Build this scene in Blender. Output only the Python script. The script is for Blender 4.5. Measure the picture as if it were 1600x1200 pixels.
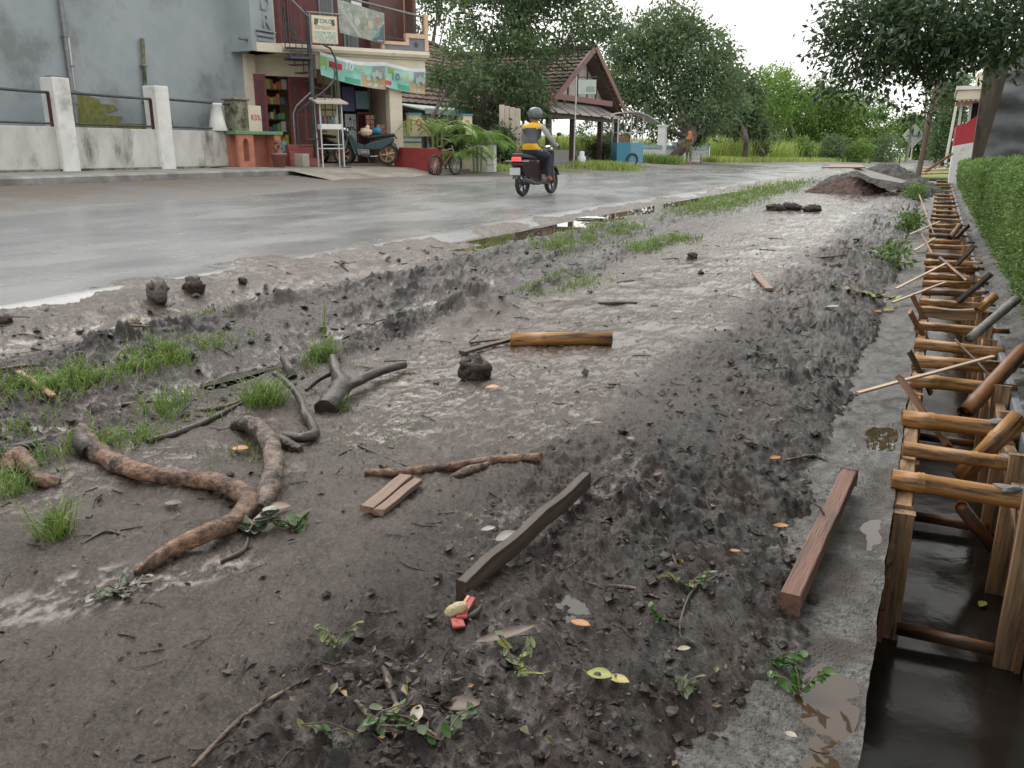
import bpy, math, random
import numpy as np
from mathutils import Vector, Matrix, Euler

for o in list(bpy.data.objects): bpy.data.objects.remove(o)
scene = bpy.context.scene
COL = scene.collection
R = math.radians

# ------------------------------------------------------------------ camera
FPX, HZ, CAMH = 1300.0, 236.0, 1.25
TH = math.atan((600-HZ)/FPX)
YAW = math.atan(670/(FPX/math.cos(TH)))
cam = bpy.data.cameras.new('camera'); camo = bpy.data.objects.new('camera', cam); COL.objects.link(camo)
cam.sensor_width = 36; cam.lens = FPX/1600*36; cam.clip_start = .05; cam.clip_end = 2000
camo.location = (0, 0, CAMH)
camo.rotation_euler = (math.pi/2-TH, 0, YAW)
scene.camera = camo

# ------------------------------------------------------------------ sky, sun, exposure
SUN_EL, SUN_AZ = 50, 312
w = bpy.data.worlds.new('World'); scene.world = w; w.use_nodes = True
nt = w.node_tree; nt.nodes.clear()
sky = nt.nodes.new('ShaderNodeTexSky'); sky.sky_type = 'NISHITA'; sky.sun_disc = False
sky.sun_elevation = R(SUN_EL); sky.sun_rotation = R(SUN_AZ); sky.air_density = 2; sky.dust_density = 6
sc = nt.nodes.new('ShaderNodeVectorMath'); sc.operation = 'SCALE'; sc.inputs['Scale'].default_value = .10
nt.links.new(sky.outputs[0], sc.inputs[0])
mx = nt.nodes.new('ShaderNodeMixRGB'); mx.inputs[0].default_value = .9
mx.inputs[2].default_value = (.99, .985, .968, 1)      # an even white overcast veil over the clear sky
nt.links.new(sc.outputs[0], mx.inputs[1])
bg = nt.nodes.new('ShaderNodeBackground'); bg.inputs[1].default_value = 1.0
wo = nt.nodes.new('ShaderNodeOutputWorld')
nt.links.new(mx.outputs[0], bg.inputs[0]); nt.links.new(bg.outputs[0], wo.inputs[0])
sl = bpy.data.lights.new('sun', 'SUN'); sl.energy = .9; sl.angle = R(38); sl.color = (1, .97, .93)
so = bpy.data.objects.new('sun', sl); COL.objects.link(so)
so.rotation_euler = Vector((-math.sin(R(SUN_AZ))*math.cos(R(SUN_EL)), -math.cos(R(SUN_AZ))*math.cos(R(SUN_EL)), -math.sin(R(SUN_EL)))).to_track_quat('-Z', 'Y').to_euler()
vs = scene.view_settings; vs.view_transform = 'Standard'; vs.look = 'None'; vs.exposure = 0.8; vs.gamma = 1; vs.use_curve_mapping = False
scene.render.engine = 'CYCLES'

# ------------------------------------------------------------------ noise (numpy)
def _hash(xi, yi, seed):
    h = (xi.astype(np.int64)*374761393 + yi.astype(np.int64)*668265263 + seed*1442695041) & 0xffffffff
    h = ((h ^ (h >> 13))*1274126177) & 0xffffffff
    return (h ^ (h >> 16)) & 0xffffffff
def pn(x, y, seed=0):
    x = np.asarray(x, float); y = np.asarray(y, float)
    x0 = np.floor(x); y0 = np.floor(y); fx = x-x0; fy = y-y0
    u = fx*fx*fx*(fx*(fx*6-15)+10); v = fy*fy*fy*(fy*(fy*6-15)+10)
    def g(ix, iy):
        a = _hash(x0+ix, y0+iy, seed)*(2*math.pi/4294967296.)
        return np.cos(a)*(fx-ix)+np.sin(a)*(fy-iy)
    a = g(0, 0); b = g(1, 0); c = g(0, 1); d = g(1, 1)
    return ((a+(b-a)*u)+((c+(d-c)*u)-(a+(b-a)*u))*v)*1.5
def fbm(x, y, o=4, seed=0, gain=.5):
    s = 0; a = 1
    for i in range(o):
        s = s+a*pn(x*2**i, y*2**i, seed+i*17); a *= gain
    return s
def sst(a, b, x):
    k = np.clip((x-a)/(b-a), 0, 1); return k*k*(3-2*k)
def gau(d, wd): return np.exp(-(d/wd)**2)

# ------------------------------------------------------------------ ground heights (x right of the trench lip, y along it)
def shift(y):          # the road bends to the right far away
    y = np.asarray(y, float); q = np.clip(y-38, 0, 27)
    return .0044*q*q + .2376*np.clip(y-65, 0, None)
def fall(y): return -.0075*np.clip(np.asarray(y, float)-40, 0, 60)
ROAD_E = 5.62
def zroad(x, y):
    t = -(np.asarray(x, float)-shift(y))
    return np.interp(t, [5.0, 5.6, 7.5, 10.6, 12.5, 13.4, 16, 60], [.19, .225, .35, .53, .62, .68, .74, .80]) + fall(y)
PITS = [(-.80, 1.97, .07, .045), (-.30, 1.62, .09, .045), (-1.2, 2.5, .3, .02), (-.55, 2.75, .16, .03), (-.95, 2.15, .12, .03)]
def zmud(x, y, fine=True):
    x = np.asarray(x, float); y = np.asarray(y, float); t = -x
    z = np.interp(t, [-1, .12, .22, .34, .55, .9, 1.3, 1.7, 3.2, 3.65, 4.1, 4.45, 4.9, 5.25, 5.6, 5.85, 6.2],
                  [-.19, -.150, -.112, -.072, .0, .035, .03, 0, .005, .03, .07, .10, .14, .182, .224, .236, .10])
    z = z-.045*sst(.36, .22, t)*sst(2.8, 4.5, y)
    wob = .10*pn(y*.35, y*0+3.1, 5)
    # ruts pressed by lorry wheels, and the lumpy ridges beside them
    z = z-.07*gau(t-3.62-wob, .20)*sst(14, 8, y)-.06*gau(t-4.85-wob*.6, .24)*sst(7.6, 6, y)
    z = z+.028*gau(t-4.52, .22)*sst(7, 9, y)*sst(32, 26, y)
    lum = np.clip(.62+1.0*fbm(x*2.1, y*1.1, 3, 21), .12, 1.7)
    rk_ = 1-.85*sst(6, 9, y); z = z+.085*lum*rk_*gau(t-4.42-wob, .10)+.075*lum*rk_*gau(t-3.98-wob, .09)*sst(4.2, 5.6, y)+.065*lum*rk_*gau(t-3.28-wob, .12)*sst(3.6, 4.8, y)*sst(16, 10, y)
    z = z+.05*lum*gau(t-5.12-wob, .09)*sst(2, 4, y)*sst(9, 7, y)
    # heaps thrown up
    for (cx, cy, r, h) in [(-3.25, 5.9, .36, .13), (-3.05, 5.2, .22, .06), (-3.75, 7.0, .35, .07), (-4.5, 4.9, .3, .07), (-.75, 7.2, .5, .05), (-.7, 10.5, .6, .06)]:
        z = z+h*gau(np.hypot(x-cx, (y-cy)*.8), r)*(1+.8*fbm(x*4, y*4, 2, 8))
    # roadside puddle hollow
    z = z-.08*gau(t-5.25, .34)*sst(8.2, 10, y)*sst(26, 20, y)
    for (cx, cy, r, h) in PITS: z = z-h*gau(np.hypot(x-cx, (y-cy)*.8), r)
    rough = .35+.70*sst(1.7, .8, t)+.70*sst(3.0, 3.5, t)*(1-.5*sst(8, 14, y))
    patch_ = np.clip(.75+1.1*fbm(x*1.3, y*.9, 3, 66), .12, 1.6); rough = .35+(rough-.35)*patch_; rdg = gau(t-4.42-wob, .13)*(1-.4*sst(9, 14, y))+gau(t-3.98-wob, .12)*sst(4.2, 5.6, y)*(1-.4*sst(9, 14, y))+gau(t-3.28-wob, .14)*sst(3.6, 4.8, y)*sst(16, 10, y); rough = rough*(1-.55*sst(4.55, 4.8, t)*(1-np.clip(rdg, 0, 1)))*(1-.35*gau(t-3.62, .25))+.75*np.clip(rdg, 0, 1)
    smooth = sst(1.1, 1.6, t)*sst(3.1, 2.5, t)
    z = z+.030*fbm(x*.9, y*.7, 2, 2)*(1-.4*smooth)+.030*rough*fbm(x*3.2, y*2.6, 3, 3)
    if fine:
        b = fbm(x*11, y*9, 3, 31); far_ = 1+.10*np.clip(y-4, 0, 12)
        level = z-.002+.006*fbm(x*1.4, y*1.0, 2, 93)+.0035*sst(2.5, 6, y)*smooth
        turb = np.abs(fbm(x*8.5+b*.25, y*7.5, 3, 41, .55))
        z = z+.016*rough*b*far_+.040*(rough-.25)*(turb-.28)+.0068*(.55+.55*rough)*fbm(x*34, y*30, 3, 51, .62)-.010*np.clip(fbm(x*15, y*14, 2, 55)-.5, 0, 1)*(t > 1.2)
        cl = np.clip(fbm(x*19, y*17, 2, 61)-.40, 0, 1)
        z = z+.04*cl*(rough-.25)+.05*np.clip(fbm(x*6, y*5, 3, 63)-.45, 0, 1)*(rough-.3)
        z = z+.005*smooth*fbm(x*26+y*9, y*9-x*4, 2, 71)
        film = np.clip(smooth*(.35+.6*sst(2.8, 4.5, y))+.85*sst(4.55, 4.8, t)+.7*gau(t-3.62, .25), 0, .95)
        z = np.where(z < level, z+(level-z)*film, z)
    dam = np.maximum(gau(t-4.55, .10)*sst(7.6, 8.2, y)*sst(27, 25.5, y), gau(y-8.05, .22)*sst(4.4, 4.6, t)*sst(5.9, 5.6, t))
    dam = np.maximum(dam, gau(y-25.8, .4)*sst(4.4, 4.6, t)*sst(5.9, 5.6, t))
    z = z+np.clip(.150-z, 0, 1)*np.clip(dam*1.6, 0, 1)
    return z
def gz(x, y):
    x = float(x); y = float(y)
    if -ROAD_E <= x <= -.27: return float(zmud(x, y))
    if -.27 < x < 0: return -.10
    if x < -ROAD_E: return max(float(zroad(x, y)), float(zroad(x, y)))
    return -.03
def ray(u, v):
    r = (u-800)/FPX; up = (600-v)/FPX
    fh = math.cos(TH)+up*math.sin(TH); zz = -math.sin(TH)+up*math.cos(TH)
    c, s = math.cos(YAW), math.sin(YAW)
    return Vector((r*c-fh*s, r*s+fh*c, zz))
def G(u, v, lift=0):              # where a sight line meets the real ground
    d = ray(u, v); z = 0.0
    for i in range(25):
        k = (z-CAMH)/d.z; x, y = d.x*k, d.y*k
        zn = gz(x, y); z = z+.6*(zn-z)
    return Vector((x, y, z+lift))
def PZ(u, v, z): d = ray(u, v); return Vector((0, 0, CAMH))+d*((z-CAMH)/d.z)
def PX(u, v, x): d = ray(u, v); return Vector((0, 0, CAMH))+d*(x/d.x)
def PY(u, v, y): d = ray(u, v); return Vector((0, 0, CAMH))+d*(y/d.y)

# ------------------------------------------------------------------ materials
MATS = {}
def mat(name, a, b=None, scale=6, rough=.7, rough2=None, bump=0, bscale=None, stretch=(1, 1, 1), metal=0, lo=.35, hi=.65, spec=.5, c=None, cscale=1.5, clo=.55, chi=.7, detail=6, trans=0, coat=0, emit=0):
    if name in MATS: return MATS[name]
    m = bpy.data.materials.new(name); m.use_nodes = True; N = m.node_tree.nodes; L = m.node_tree.links
    P = N['Principled BSDF']; P.inputs['Metallic'].default_value = metal; P.inputs['Specular IOR Level'].default_value = spec
    if coat: P.inputs['Coat Weight'].default_value = coat; P.inputs['Coat Roughness'].default_value = .15
    if trans: P.inputs['Transmission Weight'].default_value = trans
    tc = N.new('ShaderNodeTexCoord'); mp = N.new('ShaderNodeMapping'); mp.inputs['Scale'].default_value = stretch
    L.new(tc.outputs['Object'], mp.inputs[0])
    n1 = N.new('ShaderNodeTexNoise'); n1.inputs['Scale'].default_value = scale; n1.inputs['Detail'].default_value = detail; n1.inputs['Roughness'].default_value = .6
    L.new(mp.outputs[0], n1.inputs['Vector'])
    mr = N.new('ShaderNodeMapRange'); mr.inputs[1].default_value = lo; mr.inputs[2].default_value = hi; L.new(n1.outputs[0], mr.inputs[0])
    mix = N.new('ShaderNodeMixRGB'); mix.inputs[1].default_value = (*a, 1); mix.inputs[2].default_value = (*(b or a), 1); L.new(mr.outputs[0], mix.inputs[0])
    out = mix.outputs[0]
    if c:
        n2 = N.new('ShaderNodeTexNoise'); n2.inputs['Scale'].default_value = cscale; n2.inputs['Detail'].default_value = 7; n2.inputs['Roughness'].default_value = .65
        L.new(mp.outputs[0], n2.inputs['Vector'])
        m2 = N.new('ShaderNodeMapRange'); m2.inputs[1].default_value = clo; m2.inputs[2].default_value = chi; L.new(n2.outputs[0], m2.inputs[0])
        mix2 = N.new('ShaderNodeMixRGB'); mix2.inputs[2].default_value = (*c, 1); L.new(m2.outputs[0], mix2.inputs[0]); L.new(out, mix2.inputs[1]); out = mix2.outputs[0]
    L.new(out, P.inputs['Base Color'])
    if emit:
        L.new(out, P.inputs['Emission Color']); P.inputs['Emission Strength'].default_value = emit
    if rough2 is not None:
        r = N.new('ShaderNodeMapRange'); r.inputs[1].default_value = .3; r.inputs[2].default_value = .7; r.inputs[3].default_value = rough; r.inputs[4].default_value = rough2
        L.new(n1.outputs[0], r.inputs[0]); L.new(r.outputs[0], P.inputs['Roughness'])
    else: P.inputs['Roughness'].default_value = rough
    if bump:
        n3 = N.new('ShaderNodeTexNoise'); n3.inputs['Scale'].default_value = bscale or scale*4; n3.inputs['Detail'].default_value = 5
        L.new(mp.outputs[0], n3.inputs['Vector'])
        bp = N.new('ShaderNodeBump'); bp.inputs['Strength'].default_value = 1; bp.inputs['Distance'].default_value = bump
        L.new(n3.outputs[0], bp.inputs['Height']); L.new(bp.outputs[0], P.inputs['Normal'])
    m.diffuse_color = (*a, 1)
    MATS[name] = m; return m
def leafmat(name, cols, rough=.45, tr=.35, spec=.4):
    m = bpy.data.materials.new(name); m.use_nodes = True; N = m.node_tree.nodes; L = m.node_tree.links
    P = N['Principled BSDF']; P.inputs['Roughness'].default_value = rough; P.inputs['Specular IOR Level'].default_value = spec
    at = N.new('ShaderNodeAttribute'); at.attribute_name = 'var'
    cr = N.new('ShaderNodeValToRGB'); e = cr.color_ramp.elements
    while len(e) < len(cols): e.new(.5)
    for i, c in enumerate(cols): e[i].position = c[0]; e[i].color = (*c[1], 1)
    L.new(at.outputs['Fac'], cr.inputs[0]); L.new(cr.outputs[0], P.inputs['Base Color'])
    if tr:
        tb = N.new('ShaderNodeBsdfTranslucent'); L.new(cr.outputs[0], tb.inputs[0])
        ms = N.new('ShaderNodeMixShader'); ms.inputs[0].default_value = tr
        L.new(P.outputs[0], ms.inputs[1]); L.new(tb.outputs[0], ms.inputs[2]); L.new(ms.outputs[0], N['Material Output'].inputs[0])
    MATS[name] = m; return m

# ------------------------------------------------------------------ object helpers
def tag(o, label=None, cat=None, group=None, kind=None):
    if label: o['label'] = label
    if cat: o['category'] = cat
    if group: o['group'] = group
    if kind: o['kind'] = kind
    return o
def thing(name, loc, label, cat, group=None, rz=0):
    o = bpy.data.objects.new(name, None); COL.objects.link(o); o.location = loc; o.rotation_euler = (0, 0, rz); o.empty_display_size = .2
    return tag(o, label, cat, group)
def link(name, me, m=None, parent=None, loc=None):
    o = bpy.data.objects.new(name, me); COL.objects.link(o)
    if m is not None and not me.materials: me.materials.append(m)
    if parent is not None: o.parent = parent
    if loc is not None: o.location = loc
    return o
def copy_tree(o, parent=None):
    c = o.copy(); COL.objects.link(c); c.parent = parent
    for ch in list(o.children): copy_tree(ch, c)
    return c
class MB:
    def __init__(s): s.v = []; s.f = []; s.sm = []
    def add(s, vs, fs, smooth=False):
        n = len(s.v); s.v += [tuple(p) for p in vs]; s.f += [tuple(i+n for i in f) for f in fs]; s.sm += [smooth]*len(fs); return s
    def box(s, lo, hi, M=None):
        (a, b, c), (d, e, f) = lo, hi
        vs = [Vector(p) for p in ((a, b, c), (d, b, c), (d, e, c), (a, e, c), (a, b, f), (d, b, f), (d, e, f), (a, e, f))]
        if M: vs = [M @ p for p in vs]
        return s.add(vs, [(0, 3, 2, 1), (4, 5, 6, 7), (0, 1, 5, 4), (1, 2, 6, 5), (2, 3, 7, 6), (3, 0, 4, 7)])
    def cbox(s, c, size, rz=0, M=None):
        h = [q/2 for q in size]; T = Matrix.Translation(c) @ Matrix.Rotation(rz, 4, 'Z')
        if M: T = M @ T
        return s.box((-h[0], -h[1], -h[2]), tuple(h), T)
    def beam(s, p0, p1, wd, ht, up=(0, 0, 1)):
        p0 = Vector(p0); p1 = Vector(p1); x = (p1-p0); ln = x.length; x.normalize(); y = Vector(up).cross(x)
        if y.length < 1e-4: y = Vector((0, 1, 0)).cross(x)
        y.normalize(); z = x.cross(y)
        M = Matrix((x, y, z)).transposed().to_4x4(); M.translation = p0
        return s.box((0, -wd/2, -ht/2), (ln, wd/2, ht/2), M)
    def tube(s, pts, rad, n=8, cap=True, nz=0, seed=0, smooth=True):
        pts = [Vector(p) for p in pts]; N = len(pts)
        if not hasattr(rad, '__len__'): rad = [rad]*N
        rg = random.Random(seed); ref = None; base = len(s.v); vs = []
        for i, p in enumerate(pts):
            t = (pts[min(i+1, N-1)]-pts[max(i-1, 0)]).normalized()
            if ref is None: ref = t.orthogonal().normalized()
            ref = (ref-t*ref.dot(t)); ref = ref.normalized() if ref.length > 1e-5 else t.orthogonal().normalized()
            bi = t.cross(ref)
            for k in range(n):
                a = 2*math.pi*k/n; r = rad[i]*(1+nz*(rg.random()-.5))
                vs.append(p+(ref*math.cos(a)+bi*math.sin(a))*r)
        fs = []
        for i in range(N-1):
            for k in range(n): fs.append((i*n+k, i*n+(k+1) % n, (i+1)*n+(k+1) % n, (i+1)*n+k))
        s.add(vs, fs, smooth)
        if cap: s.add([vs[k] for k in range(n)], [tuple(range(n))[::-1]]); s.add([vs[(N-1)*n+k] for k in range(n)], [tuple(range(n))])
        return s
    def cyl(s, p0, p1, r, n=10): return s.tube([p0, p1], r, n)
    def lathe(s, prof, c=(0, 0, 0), n=12, M=None):
        vs = []; 
        for (r, z) in prof:
            for k in range(n):
                a = 2*math.pi*k/n; p = Vector((r*math.cos(a), r*math.sin(a), z)); p = M @ p if M else p
                vs.append(p+Vector(c))
        m = len(prof); fs = [(i*n+k, i*n+(k+1) % n, (i+1)*n+(k+1) % n, (i+1)*n+k) for i in range(m-1) for k in range(n)]
        fs += [tuple(range(n))[::-1], tuple((m-1)*n+k for k in range(n))]
        return s.add(vs, fs, True)
    def prism(s, poly, vec):
        poly = [Vector(p) for p in poly]; vec = Vector(vec); n = len(poly)
        return s.add(poly+[p+vec for p in poly], [tuple(range(n))[::-1], tuple(range(n, 2*n))]+[(i, (i+1) % n, n+(i+1) % n, n+i) for i in range(n)])
    def torus(s, c, r, rr, axis=(1, 0, 0), n=20, k=6):
        ax = Vector(axis).normalized(); a = ax.orthogonal().normalized(); b = ax.cross(a); c = Vector(c); vs = []
        for i in range(n):
            q = 2*math.pi*i/n; d = a*math.cos(q)+b*math.sin(q)
            for j in range(k):
                w_ = 2*math.pi*j/k; vs.append(c+d*(r+rr*math.cos(w_))+ax*rr*math.sin(w_))
        return s.add(vs, [(i*k+j, ((i+1) % n)*k+j, ((i+1) % n)*k+(j+1) % k, i*k+(j+1) % k) for i in range(n) for j in range(k)], True)
    def blob(s, c, r, n=8, m=6, nz=.25, seed=0, sq=(1, 1, 1)):
        rg = random.Random(seed); vs = []
        for i in range(m+1):
            th = math.pi*i/m
            for k in range(n):
                a = 2*math.pi*k/n; q = r*(1+nz*(rg.random()-.5)*2*(0 < i < m))
                vs.append(Vector(c)+Vector((math.sin(th)*math.cos(a)*q*sq[0], math.sin(th)*math.sin(a)*q*sq[1], math.cos(th)*q*sq[2])))
        return s.add(vs, [(i*n+k, (i+1)*n+k, (i+1)*n+(k+1) % n, i*n+(k+1) % n) for i in range(m) for k in range(n)], True)
    def build(s, name, m, parent=None, origin=None, bevel=0, sub=0):
        if origin is not None: o_ = Vector(origin); vs = [tuple(Vector(p)-o_) for p in s.v]
        else: vs = s.v
        me = bpy.data.meshes.new(name); me.from_pydata(vs, [], s.f); me.polygons.foreach_set('use_smooth', s.sm)
        me.materials.append(m); me.update()
        o = link(name, me, None, parent, origin if origin is not None else None)
        if bevel:
            bm_ = o.modifiers.new('bevel', 'BEVEL'); bm_.width = bevel; bm_.segments = 2; bm_.limit_method = 'ANGLE'
        if sub: q = o.modifiers.new('sub', 'SUBSURF'); q.levels = q.render_levels = sub
        return o
def align(o, p0, p1, up=(0, 0, 1)):
    p0 = Vector(p0); p1 = Vector(p1); x = (p1-p0).normalized(); y = Vector(up).cross(x)
    if y.length < 1e-4: y = Vector((0, 1, 0)).cross(x)
    y.normalize(); z = x.cross(y); M = Matrix((x, y, z)).transposed().to_4x4(); M.translation = p0
    o.matrix_world = M; return o
def board(name, p0, p1, wd, ht, m, parent=None, up=(0, 0, 1), seed=0, seg=8, jag=.0):
    """a sawn board lying along local x, slightly uneven and warped"""
    rg = random.Random(seed); p0 = Vector(p0); p1 = Vector(p1); ln = (p1-p0).length; b = MB(); vs = []
    for i in range(seg+1):
        x = ln*i/seg; wb = math.sin(i*1.3+seed)*ht*.08
        for (sy, sz) in ((-1, -1), (1, -1), (1, 1), (-1, 1)):
            e = jag*(rg.random()-.5)*(i in (0, seg))
            vs.append((x+e, sy*wd/2*(1+.05*(rg.random()-.5)), sz*ht/2*(1+.1*(rg.random()-.5))+wb))
    fs = [(i*4+k, (i+1)*4+k, (i+1)*4+(k+1) % 4, i*4+(k+1) % 4) for i in range(seg) for k in range(4)]
    fs = [f[::-1] for f in fs]+[(0, 1, 2, 3), tuple(seg*4+k for k in (3, 2, 1, 0))]
    b.add(vs, fs); o = b.build(name, m, bevel=min(wd, ht)*.08); align(o, p0, p1, up)
    if parent is not None: o.parent = parent
    return o
def catmull(pts, rad, k=6):
    P = [Vector(p) for p in pts]; out = []; rr = []
    for i in range(len(P)-1):
        a = P[max(i-1, 0)]; b = P[i]; c = P[i+1]; d = P[min(i+2, len(P)-1)]
        for j in range(k):
            t = j/k; out.append(.5*((2*b)+(c-a)*t+(2*a-5*b+4*c-d)*t*t+(3*b-a-3*c+d)*t**3)); rr.append(rad[i]+(rad[i+1]-rad[i])*t)
    out.append(P[-1]); rr.append(rad[-1]); return out, rr
def textmesh(name, s, size, m, parent, loc, rot, ext=.004, align_x='CENTER', sx=1):
    cu = bpy.data.curves.new(name, 'FONT'); cu.body = s; cu.size = size; cu.extrude = ext; cu.align_x = align_x; cu.align_y = 'CENTER'; cu.resolution_u = 3
    t = bpy.data.objects.new('tmp', cu); COL.objects.link(t); bpy.context.view_layer.update()
    me = bpy.data.meshes.new_from_object(t.evaluated_get(bpy.context.evaluated_depsgraph_get())); bpy.data.objects.remove(t)
    me.materials.clear(); me.materials.append(m); o = link(name, me, None, parent, loc); o.rotation_euler = rot; o.scale = (sx, 1, 1); return o
def grid(name, X, Y, Z, m, smooth=True, attrs=None):
    """X, Y, Z: 2-D arrays (rows, cols)"""
    r, c = X.shape; me = bpy.data.meshes.new(name)
    co = np.stack([X, Y, Z], -1).reshape(-1, 3).astype(np.float32)
    i = np.arange(r*c).reshape(r, c); q = np.stack([i[:-1, :-1], i[:-1, 1:], i[1:, 1:], i[1:, :-1]], -1).reshape(-1, 4).astype(np.int32)
    raw(me, co, q, smooth)
    for k, a in (attrs or {}).items():
        at = me.attributes.new(k, 'FLOAT', 'POINT'); at.data.foreach_set('value', a.reshape(-1).astype(np.float32))
    return link(name, me, m)
def raw(me, co, q, smooth=False):
    n, k = q.shape
    me.vertices.add(len(co)); me.vertices.foreach_set('co', co.reshape(-1).astype(np.float32))
    me.loops.add(n*k); me.loops.foreach_set('vertex_index', q.reshape(-1).astype(np.int32))
    me.polygons.add(n); me.polygons.foreach_set('loop_start', np.arange(0, n*k, k, dtype=np.int32)); me.polygons.foreach_set('loop_total', np.full(n, k, np.int32))
    me.polygons.foreach_set('use_smooth', np.full(n, smooth, bool)); me.update(calc_edges=True); me.validate()

# ================================================================== SETTING
def mud_material():
    m = bpy.data.materials.new('wet_mud'); m.use_nodes = True; N = m.node_tree.nodes; L = m.node_tree.links; P = N['Principled BSDF']
    tc = N.new('ShaderNodeTexCoord')
    def noise(s, d=6, r=.6):
        n = N.new('ShaderNodeTexNoise'); n.inputs['Scale'].default_value = s; n.inputs['Detail'].default_value = d; n.inputs['Roughness'].default_value = r
        L.new(tc.outputs['Object'], n.inputs['Vector']); return n.outputs[0]
    def mr(x, a, b, c=0, d=1):
        n = N.new('ShaderNodeMapRange'); 
        for i, q in enumerate((a, b, c, d)): n.inputs[i+1].default_value = q
        L.new(x, n.inputs[0]); return n.outputs[0]
    def mixc(f, a, b):
        n = N.new('ShaderNodeMixRGB')
        if isinstance(f, float): n.inputs[0].default_value = f
        else: L.new(f, n.inputs[0])
        for i, q in ((1, a), (2, b)):
            if isinstance(q, tuple): n.inputs[i].default_value = (*q, 1)
            else: L.new(q, n.inputs[i])
        return n.outputs[0]
    def math_(op, a, b):
        n = N.new('ShaderNodeMath'); n.operation = op
        for i, q in enumerate((a, b)):
            if isinstance(q, (int, float)): n.inputs[i].default_value = q
            else: L.new(q, n.inputs[i])
        return n.outputs[0]
    def attr(k):
        n = N.new('ShaderNodeAttribute'); n.attribute_name = k; return n.outputs['Fac']
    n_big = noise(1.3, 5); n_mid = noise(7, 7, .65); n_fin = noise(75, 6, .75); n_grit = noise(260, 4, .75); n_red = noise(2.3, 6, .65); n_spk = noise(95, 5, .85)
    col = mixc(mr(n_mid, .35, .65), (.011, .0062, .0045), (.036, .0225, .0160))
    col = mixc(mr(n_big, .46, .56), col, mixc(mr(n_fin, .35, .7), (.020, .0105, .0073), (.052, .034, .0245)))
    col = mixc(mr(n_red, .52, .60), col, mixc(mr(n_fin, .35, .68), (.018, .0070, .0048), (.058, .0275, .0195)))
    grey = mixc(mr(n_spk, .40, .62), (.010, .0085, .0075), (.165, .152, .138))
    col = mixc(math_('MULTIPLY', attr('grey'), mr(n_mid, .44, .56)), col, grey)
    slur = mixc(mr(n_spk, .36, .60), (.042, .029, .023), (.180, .143, .120))
    col = mixc(math_('MULTIPLY', attr('slurry'), mr(n_mid, .25, .6, .55, 1)), col, slur)
    col = mixc(attr('clod'), col, mixc(mr(n_fin, .35, .7), (.0075, .0043, .0031), (.022, .0132, .0094)))
    col = mixc(mr(n_grit, .60, .70), col, (.12, .105, .092)); col = mixc(mr(n_grit, .36, .28), col, (.012, .009, .007))
    L.new(col, P.inputs['Base Color'])
    wet = attr('wet')
    r = math_('ADD', mr(n_mid, .35, .7, .15, .36), math_('MULTIPLY', mr(n_fin, .3, .7), .12))
    ro = N.new('ShaderNodeMix'); L.new(wet, ro.inputs[0]); L.new(r, ro.inputs[2]); L.new(mr(n_fin, .35, .75, .07, .24), ro.inputs[3])
    L.new(ro.outputs[0], P.inputs['Roughness'])
    P.inputs['Specular IOR Level'].default_value = .62
    b1 = N.new('ShaderNodeBump'); b1.inputs['Distance'].default_value = .014; L.new(mr(wet, 0, 1, .9, .10), b1.inputs['Strength']); L.new(n_fin, b1.inputs['Height'])
    b2 = N.new('ShaderNodeBump'); b2.inputs['Distance'].default_value = .005; L.new(mr(wet, 0, 1, .8, .12), b2.inputs['Strength']); L.new(n_grit, b2.inputs['Height']); L.new(b1.outputs[0], b2.inputs['Normal'])
    L.new(b2.outputs[0], P.inputs['Normal'])
    return m
MUD = mud_material()

# mud strip between the trench lip and the road
xs = [-.16]
while xs[-1] > -6.0: xs.append(xs[-1]-(.0068+.0022*max(0, -xs[-1]-2)))
ys = [.35]
while ys[-1] < 62: ys.append(ys[-1]+(.0078 if ys[-1] < 2.6 else .0078*(ys[-1]/2.6)**1.75))
XX, YY = np.meshgrid(np.array(xs), np.array(ys))
ZZ = zmud(XX, YY); ZB = zmud(XX, YY, False); T = -XX
rel = ZZ-ZB
SMT = sst(1.1, 1.6, T)*sst(3.1, 2.5, T); LEV = ZB-.002+.006*fbm(XX*1.4, YY*1.0, 2, 93)+.0035*sst(2.5, 6, YY)*SMT
under = sst(.0035, -.001, ZZ-LEV)
wet = np.clip(under*(SMT*sst(2.4, 4.2, YY)+.18*SMT+.9*sst(4.55, 4.8, T)+sst(.1, .45, fbm(XX*1.5, YY*1.1, 3, 92))*.7), 0, 1)
wet *= 1-.45*sst(4.6, 4.9, T); wet = np.maximum(wet, np.clip(gau(T-3.66, .25)+gau(T-4.9, .3), 0, 1)*under*.9)
grey = np.clip(sst(1.25, .35, T+.35*fbm(XX*1.2, YY*.9, 3, 95))*sst(16, 8, YY), 0, 1)
slur = np.clip(sst(1.0, 1.5, T+.3*fbm(XX*.9, YY*.7, 2, 97))*sst(3.4, 3.0, T)+sst(4.55, 4.8, T+.1*fbm(XX*2, YY*2, 2, 98)), 0, 1)*.85
RDG = np.clip(gau(T-4.42-.10*pn(YY*.35, YY*0+3.1, 5), .15)+gau(T-3.98-.10*pn(YY*.35, YY*0+3.1, 5), .13)*sst(4.2, 5.6, YY)+gau(T-3.28-.10*pn(YY*.35, YY*0+3.1, 5), .15)*sst(3.6, 4.8, YY)*sst(16, 10, YY), 0, 1)
clod = np.clip(.9*RDG*sst(-.4, .2, fbm(XX*3, YY*2, 2, 47))+sst(.012, .035, rel)*sst(1.5, .9, T)+sst(.005, .03, rel+.02*(ZB-.04))*sst(2.9, 3.3, T)*sst(4.75, 4.6, T)+sst(.02, .04, rel)*.5, 0, .9)
mud = grid('mud_verge', XX, YY, ZZ, MUD, True, dict(wet=wet, grey=grey, slurry=slur, clod=clod)); tag(mud, kind='structure')

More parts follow.
